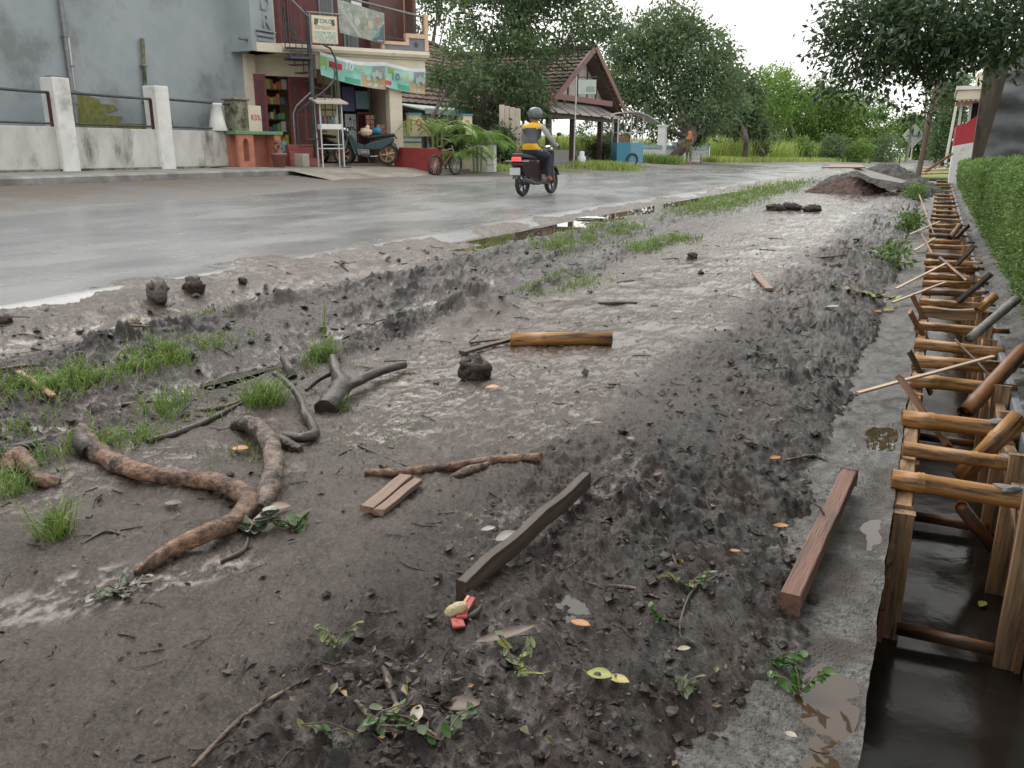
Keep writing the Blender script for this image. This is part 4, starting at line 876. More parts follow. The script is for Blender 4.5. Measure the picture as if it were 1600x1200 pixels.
# red steps
rs = thing('red_steps', SA, 'flight of painted red concrete steps under the spiral stair', 'steps', rz=SROT)
for k, (y0, z1) in enumerate([(-.55, 1.05), (-.28, 1.24), (.0, 1.42)]):
    b = MB(); b.box((-.12+.06*k, y0, .86), (.70, .5, z1)); b.v = [(p_[0], p_[1], p_[2]-.85) for p_ in b.v]; b.build('step', redp, rs, bevel=.012)
# water gallon box by the door
MB().box((-.12, -.1, 0), (.12, .1, .48)).build('carton', flat((.16, .42, .52), 'carton_blue'), None).name = 'carton'
cb = [o for o in COL.objects if o.name == 'carton'][0]; cb.matrix_world = Matrix.Translation(SA) @ Matrix.Rotation(SROT, 4, 'Z') @ Matrix.Translation((-.08, .45, .18)); tag(cb, 'light blue carton standing by the shop door', 'carton')
# roofed bottle rack
rk = thing('bottle_rack', SA, 'roofed pale metal rack with petrol bottles in front of the shop', 'rack', rz=SROT)
def rp(name, b, m, par=None): b.v = [(p_[0], p_[1], p_[2]-.85) for p_ in b.v]; return b.build(name, m, par or rk)
for x in (.58, 1.16):
    for y in (-1.15, -.75): rp('leg', MB().cyl((x, y, .80), (x, y, 2.46), .022, 6), galv)
rp('roof', MB().prism([(.46, -1.3, 2.42), (.46, -.62, 2.56), (.46, -.62, 2.60), (.46, -1.3, 2.46)], (.84, 0, 0)), flat((.50, .44, .36), 'rack_roof'))
shf = rp('shelf', MB().box((.58, -1.16, 1.80), (1.16, -.74, 1.93)), wht)
for k in range(5):
    b = MB(); b.lathe([(.04, 1.935), (.042, 2.08), (.018, 2.13), (.018, 2.17)], (.66+.1*k, -.95, 0), 8); rp('bottle', b, flat([(.10, .18, .20), (.35, .08, .09), (.07, .13, .10), (.1, .2, .25), (.4, .42, .4)][k]), shf)
rp('cross_bar', MB().box((.58, -1.16, 1.30), (1.16, -1.13, 1.33)).box((.58, -.77, 1.30), (1.16, -.74, 1.33)).box((.58, -1.15, 1.40), (1.16, -1.135, 1.42)), galv)
rp('foot', MB().box((1.05, -1.3, .80), (1.3, -1.2, .84)), dsteel)

# ================================================================== ROADSIDE BEYOND THE SHOP
def camxy(u, dist):        # plan position at a column of the photo and a given distance along the view
    l_ = (u-800)/FPX*dist*1.0; h_ = dist
    return Vector((l_*math.cos(YAW)-h_*math.sin(YAW), l_*math.sin(YAW)+h_*math.cos(YAW)))
def gnd(p): return float(zroad(p[0], p[1]))+.03+.10*float(sst(24, 20, p[1]))*float(sst(-12.1, -13.6, p[0]))
_a = camxy(621, 25.0); _b = camxy(692, 23.5); b = MB(); b.beam((_a.x, _a.y, 1.03), (_b.x, _b.y, .98), .14, .66); o = b.build('low_red_wall', redw, origin=(-13.2, 20.9, .7), bevel=.01); tag(o, 'low plain red wall right of the shop column', 'wall')
# number pillar 19
p_ = camxy(646, 26.2); np_ = thing('number_pillar', (p_.x, p_.y, .78), 'cream gate pillar with blue stripes and a red number 19', 'pillar', rz=R(50))
pc = flat((.66, .60, .40), 'pillar_cream'); bl = flat((.10, .24, .36), 'stripe_blue')
MB().box((-.32, -.15, 0), (.34, .15, .86)).build('base', pc, np_); MB().box((-.02, -.14, .86), (.32, .14, 1.52)).build('shaft', pc, np_); MB().box((-.06, -.17, 1.52), (.36, .17, 1.57)).build('cap', bl, np_)
for z in (.30, .46, .70, .84): MB().box((-.325, -.158, z), (.345, .155, z+.055)).build('blue_stripe', bl, np_)
MB().prism([(.32, -.1, 1.5), (.32, -.1, .9), (.75, -.1, .9), (.55, -.1, 1.2)], (0, .2, 0)).build('wing', pc, np_)
textmesh('number', '19', .50, flat((.50, .06, .03), 'number_red'), np_, (.15, -.146, 1.20), (R(90), 0, 0), .003)
p_ = camxy(730, 27.5); n2 = thing('gate_post', (p_.x, p_.y, .7), 'cream gate post with an orange mark half hidden by palms', 'pillar', rz=R(50))
MB().box((-.16, -.16, 0), (.18, .16, 1.62)).build('shaft', pc, n2); MB().box((-.19, -.19, 1.62), (.21, .19, 1.67)).build('cap', bl, n2); textmesh('number', '0', .36, flat((.60, .22, .05), 'number_orange'), n2, (.01, -.166, 1.35), (R(90), 0, 0), .003)
# little broken white block wall
p_ = camxy(757, 26.5); wb = thing('white_block', (p_.x, p_.y, gnd(p_)-.03), 'squat white cement block structure with broken edges beside the palms', 'masonry', rz=R(20))
for k in range(2):
    for q in range(3): MB().box((-.37+q*.25, -.28, .0+k*.22), (-.13+q*.25, .28, .205+k*.22)).build('block', white, wb, bevel=.012)
MB().box((-.36, -.27, .44), (.37, .27, .82)).build('upper_block', white, wb, bevel=.02); MB().prism([(-.4, -.3, .822), (.4, -.3, .822), (.25, -.3, .93), (-.3, -.3, .96)], (0, .6, 0)).build('rough_top', mossd, wb)
p_ = camxy(797, 30); op = thing('plaster_gate_pillar', (p_.x, p_.y, gnd(p_)), 'broad stained pale plaster pillar behind the rider', 'pillar', rz=R(25))
b = MB()
for q in range(4): b.box((-.36+.18*q, -.3+.03*(q % 2), 0), (-.182+.18*q, .3, 2.05-.04*q))
b.build('shaft', mat('stained_plaster', (.46, .41, .34), (.56, .51, .43), scale=3, rough=.85, stretch=(1, 1, .3), c=(.22, .17, .12), cscale=2, clo=.52, chi=.66), op, bevel=.02)
MB().box((-.42, -.36, 0), (.42, .36, .45)).build('plinth', mossd, op, bevel=.05)

# ---- tiled roofs
tile = mat('old_clay_tiles', (.10, .062, .048), (.19, .115, .085), scale=6, rough=.8, bump=.006, bscale=30, c=(.075, .07, .055), cscale=1.2, clo=.5, chi=.65)
def tiled(parent, e0, e1, r0, r1, rows, name='tile_course', cols=34, th=.05, m=None):
    """courses of wavy tiles from eave e0-e1 up to ridge r0-r1, each course overlapping the one below"""
    e0, e1, r0, r1 = map(Vector, (e0, e1, r0, r1)); nrm = (e1-e0).cross(r0-e0).normalized()
    if nrm.z < 0: nrm = -nrm
    for k in range(rows):
        a, c = k/rows, (k+1.12)/rows; vs = []
        for i in range(cols+1):
            q = i/cols; wv = .018*math.cos(i*math.pi)
            lo_ = (e0.lerp(r0, a)).lerp(e1.lerp(r1, a), q); hi_ = (e0.lerp(r0, min(c, 1))).lerp(e1.lerp(r1, min(c, 1)), q)
            vs += [lo_+nrm*(th+wv+.01*math.sin(i*7.3+k*3)), hi_+nrm*wv, lo_+nrm*(th+wv-.03)]
        fs = [(i*3, (i+1)*3, (i+1)*3+1, i*3+1) for i in range(cols)]+[(i*3+2, (i+1)*3+2, (i+1)*3, i*3) for i in range(cols)]
        b = MB(); b.add(vs, fs); b.build(name, m or tile, parent)
# tiled house behind the tree
th_ = thing('tiled_house', (-20, 30, .75), 'low house with a brown tiled hip roof behind the big tree', 'house')
def hp(name, b, m, par=None, **k): b.v = [(p_[0]+20, p_[1]-30, p_[2]-.75) for p_ in b.v]; return b.build(name, m, par or th_, **k)
hp('wall', MB().box((-28, 25.5, .7), (-18.2, 37.5, 3.1)), flat((.20, .24, .25), 'house_bluegrey'))
wn = hp('window', MB().box((-18.2, 26.5, 1.5), (-18.12, 27.6, 2.7)), maroon); hp('pane', MB().box((-18.12, 26.6, 1.6), (-18.1, 27.0, 2.6)).box((-18.12, 27.1, 1.6), (-18.1, 27.5, 2.6)), glassm, wn)
dd_ = hp('door', MB().box((-18.2, 29, .75), (-18.12, 30, 2.8)), flat((.30, .06, .05), 'red_door')); hp('handle', MB().box((-18.12, 29.85, 1.7), (-18.08, 29.9, 1.85)), steel, dd_)
rf = hp('roof_underside', MB().prism([(-17.2, 25.0, 2.88), (-17.2, 38.3, 2.88), (-22, 36, 6.0), (-22, 27.2, 6.0)], (0, 0, -.08)), maroond)
tiled(rf, (2.8, -5.0, 2.15), (2.8, 8.3, 2.15), (-2, -2.8, 5.28), (-2, 6, 5.28), 16, cols=60)
tiled(rf, (-8, -5.0, 2.15), (2.8, -5.0, 2.15), (-6, -2.8, 5.28), (-2, -2.8, 5.28), 14, cols=40)
hp('ridge', MB().tube([(-16.9, 25.1, 2.98), (-22, 27.2, 6.12), (-22, 36, 6.12), (-16.9, 38.2, 2.98)], .11, 8), tile, rf)
aw = hp('awning', MB().prism([(-15.9, 25.4, 2.62), (-15.9, 31.5, 2.62), (-17.6, 31.5, 2.95), (-17.6, 25.4, 2.95)], (0, 0, -.05)), flat((.36, .46, .44), 'awning_teal'))
hp('fascia', MB().box((-15.92, 25.4, 2.48), (-15.86, 31.5, 2.66)), flat((.35, .48, .45), 'fascia_teal'), aw)
for y in (25.6, 28.4, 31.2): hp('awning_post', MB().cyl((-15.95, y, .7), (-15.95, y, 2.5), .05, 8), dgrey, aw)
# gabled pavilion facing the road
pv = thing('gabled_pavilion', (-14, 35.8, .6), 'open pavilion with steep tiled gable roof and red brown bargeboards', 'pavilion')
def pp_(name, b, m, par=None, **k): b.v = [(p_[0]+14, p_[1]-35.8, p_[2]-.6) for p_ in b.v]; return b.build(name, m, par or pv, **k)
barge = flat((.20, .085, .075), 'bargeboard_red'); ply = mat('ply_gable', (.36, .33, .31), (.44, .41, .385), scale=2, rough=.7); dwood = mat('dark_post_wood', (.055, .04, .032), (.09, .065, .05), scale=4, rough=.7)
rf2 = pp_('roof_frame', MB().prism([(-14.0, 31.5, 2.85), (-14.0, 36.1, 5.45), (-22, 36.1, 5.45), (-22, 31.5, 2.85)], (0, 0, -.07)).prism([(-14.0, 40.1, 2.85), (-14.0, 36.1, 5.45), (-22, 36.1, 5.45), (-22, 40.1, 2.85)], (0, 0, -.07)), dwood)
tiled(rf2, (0.1, -4.4, 2.24), (-8, -4.4, 2.24), (0.1, .3, 4.88), (-8, .3, 4.88), 16, cols=46); tiled(rf2, (0.1, 4.4, 2.24), (-8, 4.4, 2.24), (0.1, .3, 4.88), (-8, .3, 4.88), 16, cols=46)
pp_('ridge', MB().cyl((-13.85, 36.1, 5.56), (-22, 36.1, 5.56), .12, 8), tile, rf2)
pp_('bargeboard', MB().prism([(-13.88, 31.15, 2.78), (-13.88, 31.15, 3.05), (-13.88, 36.1, 5.72), (-13.88, 36.1, 5.40)], (.05, 0, 0)), barge); pp_('bargeboard', MB().prism([(-13.88, 40.5, 2.78), (-13.88, 40.5, 3.05), (-13.88, 36.1, 5.72), (-13.88, 36.1, 5.40)], (.05, 0, 0)), barge)
gb = pp_('gable_boards', MB().prism([(-14.6, 32.6, 3.35), (-14.6, 36.1, 5.3), (-14.6, 39.3, 3.35)], (.03, 0, 0)), ply)
for k in range(5):
    y = 33.6+k*1.1; top = 5.35-abs(y-36.1)*.57; pp_('batten', MB().box((-14.57, y-.05, 3.36), (-14.53, y+.05, max(top, 3.45))), dwood, gb)
lowr = pp_('lean_roof', MB().prism([(-13.9, 31.5, 2.72), (-13.9, 40.2, 2.72), (-14.9, 40.2, 3.30), (-14.9, 31.5, 3.30)], (0, 0, .04)), ply)
for k in range(7): pp_('rafter', MB().beam((-13.85, 31.9+k*1.3, 2.70), (-14.95, 31.9+k*1.3, 3.33), .08, .08), dwood, lowr)
pp_('tie_beam', MB().beam((-13.95, 31.5, 3.35), (-13.95, 38.5, 3.35), .1, .22), barge); pp_('eave_beam', MB().beam((-14.1, 31.5, 2.62), (-14.1, 40.1, 2.62), .12, .16), dwood)
for i, y in enumerate((31.8, 34.3, 37.6, 39.9)):
    for x in (-14.15, -18.5): pp_('post', MB().box((x-.1, y-.1, .5), (x+.1, y+.1, 2.62)), dwood)
pp_('rear_wall', MB().box((-18.9, 31.4, .5), (-18.75, 35.5, 2.6)), flat((.12, .10, .09), 'dark_brown_wall'))  # plain dark brown wall colour
pp_('low_wall', MB().box((-15.2, 33.6, .5), (-15.0, 38.6, 1.30)), flat((.36, .35, .34), 'grey_lowwall'))
gt = pp_('iron_gate', MB().box((-14.2, 38.0, .6), (-14.16, 38.05, 2.5)).box((-14.2, 39.6, .6), (-14.16, 39.65, 2.5)).box((-14.2, 38.0, 2.3), (-14.16, 39.6, 2.34)).box((-14.2, 38.0, 1.5), (-14.16, 39.6, 1.54)), dsteel)
for k in range(7): pp_('gate_bar', MB().box((-14.195, 38.2+k*.2, .65), (-14.17, 38.22+k*.2, 2.3)), dsteel, gt)
pp_('crate', MB().box((-15.0, 36.4, .55), (-14.5, 37.1, 1.0)), flat((.08, .16, .15), 'teal_dark'))
# small hanging sign on a pole
p_ = camxy(893, 33.5); zb = gnd(p_)-.05
hs = thing('pole_sign', (p_.x, p_.y, zb), 'small white sign board hanging from a thin metal pole by the pavilion', 'sign', rz=R(25))
MB().cyl((0, 0, 0), (.05, 0, 3.35), .03, 8).build('pole', galv, hs); MB().cyl((-.08, 0, 3.33), (.85, 0, 3.33), .02, 6).build('arm', dsteel, hs)
bd = MB().box((.12, -.02, 2.72), (.80, .02, 3.24)).build('board', mat('faded_sign', (.42, .48, .44), (.52, .56, .52), scale=12, rough=.6), hs)
MB().box((.42, -.025, 2.8), (.74, -.021, 3.0)).build('faded_picture', flat((.28, .36, .30), 'sign_faded'), bd)
p_ = camxy(905, 33.0); b = MB(); b.lathe([(.14, 0), (.17, .42), (.10, .48), (.11, .60), (.05, .64)], n=10); o = b.build('white_jug', flat((.70, .70, .66), 'jug_white')); o.location = (p_.x, p_.y, gnd(p_)-.03); tag(o, 'small white plastic can standing before the pavilion', 'can')
# blue food cart
p_ = camxy(973, 38.8); ct = thing('food_cart', (p_.x, p_.y, gnd(p_)-.03), 'light blue food cart with glass case and pale curved roof', 'food cart', rz=R(38))
blue = flat((.055, .26, .38), 'cart_blue', .5); blue2 = flat((.16, .36, .46), 'cart_blue_pale', .5)
MB().box((-.62, -.42, .12), (.02, .42, .98)).build('body', blue, ct, bevel=.01); MB().box((.025, -.42, .12), (.62, .42, .98)).build('body_side', blue2, ct, bevel=.01)
for x in (-.58, .02, .58):
    for y in (-.38, .38): MB().box((x-.025, y-.025, .0), (x+.025, y+.025, 2.12)).build('frame_post', galv, ct)
MB().box((-.6, -.4, 1.40), (.6, .4, 1.43)).build('case_shelf', galv, ct); MB().box((-.56, -.36, 1.0), (-.05, .36, 1.25)).build('stock', flat((.20, .12, .06), 'cart_stock'), ct)
cr = MB(); pr = [(-1.05, 2.12), (-.4, 2.24), (.2, 2.26), (.7, 2.12), (1.25, 1.82)]
cr.prism([(x, -.62, z) for x, z in pr]+[(x, -.62, z+.035) for x, z in pr[::-1]], (0, 1.24, 0)); cr.build('roof', flat((.56, .55, .50), 'cart_roof'), ct)
for s in (-1, 1): MB().torus((.1, s*.47, .26), .24, .035, (0, 1, 0)).build('wheel', black, ct)
# concrete fence with blue rail
fe = thing('baluster_fence', (-14.4, 41.5, .5), 'low concrete fence with pale balusters and blue rail under the mango tree', 'fence')
def fpos(k): q = camxy(985+(1094-985)*k, 44+9*k); return Vector((q.x, q.y, gnd(q)-.05))
P0 = fpos(0); P1 = fpos(1); fe.location = P0
for a, z0, z1, m_, nm in ((.0, .0, .18, lowal, 'base_beam'), (0, .74, .92, flat((.18, .36, .42), 'fence_blue'), 'blue_rail')):
    b = MB(); b.beam(Vector((0, 0, (z0+z1)/2)), P1-P0+Vector((0, 0, (z0+z1)/2)), .16, z1-z0); b.build(nm, m_, fe)
bal = MB().lathe([(.05, .18), (.065, .3), (.035, .5), (.06, .66), (.05, .74)], n=6)
n_ = 44; first = None
for i in range(n_):
    q = (P1-P0)*((i+.5)/n_)
    if first is None: first = bal.build('baluster', white, fe); first.location = q
    else: c = first.copy(); COL.objects.link(c); c.location = q
for k in (0, .5, 1.0):
    q = (P1-P0)*k; MB().box((q.x-.13, q.y-.13, 0), (q.x+.13, q.y+.13, 1.08)).build('post', white, fe)
# whitewashed gate piers under the tree
for i, (u, d_, h_) in enumerate([(1025, 47, 1.9), (1055, 48.5, 1.3)]):
    p_ = camxy(u, d_); b = MB(); b.box((-.2, -.2, 0), (.2, .2, h_)); b.box((-.25, -.25, h_), (.25, .25, h_+.08)); o = b.build('gate_pier', white); o.location = (p_.x, p_.y, gnd(p_)-.05); tag(o, ['taller pale gate pier left of the mango trunk', 'shorter pale gate pier right of the mango trunk'][i], 'pillar')

# ================================================================== PEOPLE AND VEHICLES
def skin_mesh(name, joints, edges, m, parent=None, sub=2):
    me = bpy.data.meshes.new(name); me.from_pydata([j[0] for j in joints], edges, []); o = bpy.data.objects.new('tmp', me); COL.objects.link(o)
    sk = o.modifiers.new('s', 'SKIN'); sk.use_smooth_shade = True
    for i, j in enumerate(joints):
        r = j[1]; me.skin_vertices[0].data[i].radius = (r, r) if not isinstance(r, tuple) else r
    me.skin_vertices[0].data[0].use_root = True
    s2 = o.modifiers.new('u', 'SUBSURF'); s2.levels = s2.render_levels = sub
    bpy.context.view_layer.update(); me2 = bpy.data.meshes.new_from_object(o.evaluated_get(bpy.context.evaluated_depsgraph_get())); bpy.data.objects.remove(o)
    me2.materials.clear(); me2.materials.append(m); me2.polygons.foreach_set('use_smooth', [True]*len(me2.polygons)); return link(name, me2, None, parent)
chrome = mat('bright_metal', (.55, .55, .55), (.65, .65, .65), rough=.25, metal=.9)
orangerim = flat((.42, .20, .07), 'bronze_rim', .4)
def motorbike(root, body, seatm, rim, scooter=False, plate=True):
    """local x forward, wheels on z=0"""
    R_ = .29 if not scooter else .27; xf, xr = .62, -.62
    for x in (xr, xf):
        wl = MB().torus((x, 0, R_), R_-.045, .045, (0, 1, 0), 24, 8).build('wheel', black, root)
        b = MB(); b.torus((x, 0, R_), R_-.085, .018, (0, 1, 0), 24, 6); b.cyl((x, -.06, R_), (x, .06, R_), .05, 10)
        for k in range(5):
            a = k*2*math.pi/5; b.beam((x, 0, R_), (x+(R_-.09)*math.cos(a), 0, R_+(R_-.09)*math.sin(a)), .03, .03, up=(0, 1, 0))
        b.build('rim', rim, wl)
    b = MB()
    if scooter:
        b.prism([(-.85, -.13, .62), (-.75, -.13, .42), (-.35, -.13, .34), (-.05, -.13, .30), (.0, -.13, .36), (-.12, -.13, .62), (-.3, -.13, .72), (-.8, -.13, .74)], (0, .26, 0))
        b.prism([(.0, -.15, .26), (.34, -.15, .24), (.36, -.15, .32), (.0, -.15, .36)], (0, .30, 0)); b.prism([(.30, -.17, .30), (.40, -.17, .30), (.46, -.17, .88), (.40, -.17, .92)], (0, .34, 0))
    else:
        b.prism([(-.80, -.09, .62), (-.45, -.10, .40), (.0, -.10, .42), (.05, -.10, .52), (-.15, -.10, .62), (-.82, -.09, .74)], (0, .19, 0))
        b.prism([(.0, -.07, .36), (.22, -.07, .30), (.46, -.07, .72), (.38, -.07, .82), (.22, -.07, .60), (.0, -.07, .54)], (0, .14, 0)); b.prism([(.22, -.16, .28), (.30, -.16, .24), (.48, -.16, .75), (.40, -.16, .80)], (0, .32, 0))
    bd_ = b.build('body', body, root, bevel=.025)
    MB().prism([(-.86, -.12, .76), (-.5, -.14, .74), (-.08, -.12, .70), (-.05, -.12, .76), (-.2, -.13, .79), (-.5, -.13, .82), (-.84, -.11, .85)], (0, .25, 0)).build('seat', seatm, root, bevel=.03)
    MB().cbox((.05, 0, .34), (.34, .18, .16)).cyl((-.06, .12, .32), (.12, .12, .32), .08, 10).cyl((-.06, -.10, .32), (.12, -.10, .32), .07, 10).build('engine', steel, root, bevel=.02)
    MB().tube([(.1, -.13, .26), (-.2, -.15, .24), (-.45, -.16, .27), (-.82, -.16, .34)], [.02, .025, .045, .05], 8).build('exhaust', chrome if not scooter else dsteel, root)
    b = MB(); 
    for s in (-.08, .08): b.cyl((xf, s, R_), (.44, s, .84), .025, 8)
    b.build('fork', steel, root)
    MB().prism([(xf-.28, -.06, R_+.10), (xf-.12, -.06, R_+.30), (xf+.12, -.06, R_+.32), (xf+.28, -.06, R_+.12), (xf+.12, -.06, R_+.27), (xf-.12, -.06, R_+.25)], (0, .12, 0)).build('front_mudguard', body, root); 
    MB().prism([(xr-.32, -.06, R_+.08), (xr-.22, -.06, R_+.30), (xr+.1, -.06, R_+.36), (xr+.1, -.06, R_+.32), (xr-.18, -.06, R_+.25)], (0, .12, 0)).build('rear_mudguard', dsteel, root)
    hb = MB().tube([(.30, -.34, .98), (.36, -.2, 1.0), (.42, 0, .95), (.36, .2, 1.0), (.30, .34, .98)], .014, 8).build('handlebar', dsteel, root)
    for s in (-1, 1):
        MB().cyl((.27, s*.36, .975), (.33, s*.26, .99), .02, 8).build('grip', black, hb)
        MB().tube([(.36, s*.2, 1.0), (.33, s*.28, 1.12), (.33, s*.31, 1.2)], .007, 6).build('mirror_stem', dsteel, hb); MB().blob((.33, s*.33, 1.23), .05, 8, 6, 0, 0, (.35, 1.2, .8)).build('mirror', dsteel, hb)
    MB().blob((.48, 0, .93), .09, 10, 6, 0, 0, (.6, 1.2, .9)).build('headlight', chrome, root)
    MB().cbox((-.87, 0, .74), (.05, .20, .07)).build('tail_light', mat('tail_light', (.8, .02, .02), (.9, .05, .04), rough=.3, emit=2.2) if scooter else flat((.45, .03, .03), 'tail_red', .3), root, bevel=.015)
    if plate: MB().cbox((-.93, 0, .50), (.012, .24, .14)).build('number_plate', flat((.55, .57, .58), 'plate_grey'), root)
    b = MB()
    for s in (-1, 1): b.cyl((-.05, s*.1, .24), (-.05, s*.28, .24), .014, 6)
    b.build('footpeg', dsteel, root)
    MB().tube([(-.05, .14, .28), (-.1, .2, .12), (-.14, .24, .01)], .012, 6).build('side_stand', dsteel, root)
teal2 = flat((.016, .042, .048), 'bike_teal', .3); seatb = flat((.02, .02, .022), 'seat_black', .5)
q0 = Vector((2.62, -.28)); q1 = Vector((1.68, .18)); dl_ = (q1-q0).normalized(); ang = math.atan2(dl_.y, dl_.x)+SROT
mid = (q0+q1)/2; mw = Matrix.Translation(SA) @ Matrix.Rotation(SROT, 4, 'Z') @ Vector((mid.x, mid.y, .0))
mb = thing('motorcycle', (mw.x, mw.y, .875), 'small teal motorcycle parked with its rear wheel to the road before the shop', 'motorcycle', rz=ang); motorbike(mb, teal2, seatb, orangerim); mb.rotation_euler.x = R(4)
mw = Matrix.Translation(SA) @ Matrix.Rotation(SROT, 4, 'Z') @ Vector((1.62, 1.0, 0)); mb2 = thing('motorcycle', (mw.x, mw.y, .905), 'black motorcycle standing in the shop doorway behind the teal one', 'motorcycle', rz=SROT-R(70)); motorbike(mb2, flat((.02, .022, .024), 'bike_black', .3), seatb, steel)
# plastic bags on the seat
mw = Matrix.Translation(SA) @ Matrix.Rotation(SROT, 4, 'Z') @ Vector((2.2, -.02, .87)); b = MB(); b.blob((0, 0, .09), .15, 12, 9, .35, 3, (1.3, .9, .7)); b.blob((.05, 0, .20), .06, 8, 6, .5, 4, (1, 1, 1.4)); o = b.build('shopping_bag', mat('bag_plastic', (.66, .60, .48), (.72, .50, .34), scale=5, rough=.4)); o.location = (mw.x, mw.y, .87+.82-.02); tag(o, 'white and orange plastic bag on the teal motorcycle seat', 'bag')
b = MB(); b.blob((0, 0, .1), .13, 10, 7, .25, 8, (1.1, .8, .9)); o = b.build('shopping_bag', flat((.03, .22, .38), 'bag_blue', .4)); mw = Matrix.Translation(SA) @ Matrix.Rotation(SROT, 4, 'Z') @ Vector((2.52, -.05, 0)); o.location = (mw.x, mw.y, 1.70); tag(o, 'blue plastic bag behind the white bag on the motorcycle', 'bag')
# bicycle
p_ = camxy(699, 23.6); bk = thing('bicycle', (p_.x, p_.y, gnd(p_)-.02), 'small bicycle with orange frame parked beside the red low wall', 'bicycle', rz=R(78))
for x in (-.40, .42):
    wl = MB().torus((x, 0, .27), .25, .028, (0, 1, 0), 24, 6).build('wheel', black, bk); b = MB()
    for k in range(8):
        a = k*math.pi/8; b.cyl((x+.23*math.cos(a), 0, .27+.23*math.sin(a)), (x-.23*math.cos(a), 0, .27-.23*math.sin(a)), .004, 4)
    b.build('spokes', galv, wl)
orf = flat((.20, .07, .05), 'bicycle_orange', .4)
MB().cyl((-.40, .03, .27), (-.05, .0, .27), .018, 8).cyl((-.05, 0, .27), (-.16, 0, .66), .02, 8).cyl((-.16, 0, .62), (.30, 0, .70), .022, 8).cyl((-.05, 0, .27), (.32, 0, .62), .024, 8).cyl((-.40, .03, .27), (-.15, 0, .60), .016, 8).build('frame', orf, bk)
MB().cyl((.28, 0, .78), (.42, .05, .27), .018, 8).cyl((.28, 0, .78), (.42, -.05, .27), .018, 8).build('fork', steel, bk)
MB().tube([(.20, -.28, .98), (.28, -.1, .92), (.27, 0, .86), (.28, .1, .92), (.20, .28, .98)], .013, 8).build('handlebar', steel, bk)
MB().blob((-.19, 0, .73), .11, 10, 6, 0, 0, (1.2, .7, .35)).build('saddle', black, bk); MB().torus((-.05, .05, .27), .09, .012, (0, 1, 0), 14, 5).build('chainring', steel, bk)
MB().cyl((-.05, -.12, .18), (-.05, .12, .36), .012, 6).cbox((-.05, -.16, .18), (.09, .08, .02)).cbox((-.05, .16, .36), (.09, .08, .02)).build('pedals', black, bk)
for s in (-1, 1): MB().torus((-.42, s*.14, .10), .075, .022, (0, 1, 0), 12, 5).build('training_wheel', black, bk)

# rider on scooter (seen from behind, riding away to the right)
rp_ = Vector((-7.50, 16.3)); rz_ = float(zroad(rp_.x, rp_.y))+.008
HEAD = R(90-4)
sc_ = thing('scooter', (rp_.x, rp_.y, rz_), 'dark scooter with glowing red tail light ridden along the road', 'scooter', rz=HEAD); motorbike(sc_, flat((.03, .012, .014), 'scooter_dark', .3), seatb, dsteel, True)
MB().beam((-.84, -.26, .70), (-.84, .26, .70), .05, .015).build('rear_rack', galv, sc_)
rd = thing('person', (rp_.x, rp_.y, rz_), 'rider in grey and yellow jacket and grey helmet on the moving scooter', 'person', rz=HEAD)
skinc = flat((.30, .16, .10), 'skin', .6)
J = [((-.32, 0, .90), .15), ((-.29, 0, 1.02), (.15, .13)), ((-.22, 0, 1.20), (.19, .13)), ((-.18, 0, 1.34), (.17, .12)), ((-.15, 0, 1.43), .065), ((-.12, 0, 1.52), .085), ((-.11, 0, 1.60), .09),
     ((-.20, .19, 1.37), .068), ((-.08, .29, 1.16), .052), ((.14, .30, 1.02), .042), ((.27, .31, 1.0), .035), ((-.20, -.19, 1.37), .068), ((-.08, -.29, 1.16), .052), ((.14, -.30, 1.02), .042), ((.27, -.31, 1.0), .035),
     ((-.24, .12, .87), .10), ((.16, .17, .80), .078), ((.12, .19, .52), .06), ((.08, .20, .36), .045), ((.22, .20, .31), .038), ((-.24, -.12, .87), .10), ((.16, -.17, .80), .078), ((.12, -.19, .52), .06), ((.08, -.20, .36), .045), ((.22, -.20, .31), .038)]
E_ = [(0, 1), (1, 2), (2, 3), (3, 4), (4, 5), (5, 6), (3, 7), (7, 8), (8, 9), (9, 10), (3, 11), (11, 12), (12, 13), (13, 14), (0, 15), (15, 16), (16, 17), (17, 18), (18, 19), (0, 20), (20, 21), (21, 22), (22, 23), (23, 24)]
J = [((p[0], p[1]*1.12, p[2]), r) for p, r in J]; body = skin_mesh('body', J, E_, skinc, rd)
me = body.data
mats_ = [skinc, mat('jacket_grey', (.06, .066, .075), (.10, .108, .12), scale=6, rough=.7, bump=.004, bscale=12), mat('jacket_yellow', (.72, .38, .01), (.78, .44, .03), scale=6, rough=.6), flat((.42, .42, .44), 'sleeve_white', .7), mat('jeans', (.022, .028, .045), (.04, .05, .075), scale=12, rough=.8), flat((.42, .17, .09), 'sandal_brown', .7)]
for m_ in mats_[1:]: me.materials.append(m_)
for f in me.polygons:
    c = f.center
    if c.z > 1.46: k = 0
    elif c.z < .40: k = 5
    elif c.z < .93 and abs(c.y) < .30 and not (c.z > .9 and c.x < -.2): k = 4
    elif c.x > .22: k = 0
    elif abs(c.y) > .215 or c.x > .0: k = 3
    elif c.z > 1.33: k = 2
    elif c.z < 1.03 and c.z > .92: k = 2
    else: k = 1
    f.material_index = k
hl = mat('helmet_grey', (.10, .108, .118), (.15, .16, .17), rough=.25)
b = MB(); b.lathe([(.095, -.10), (.135, -.06), (.15, .0), (.145, .07), (.11, .125), (.05, .15), (.005, .155)], (-.105, 0, 1.60), 18); hm = b.build('helmet', hl, rd)
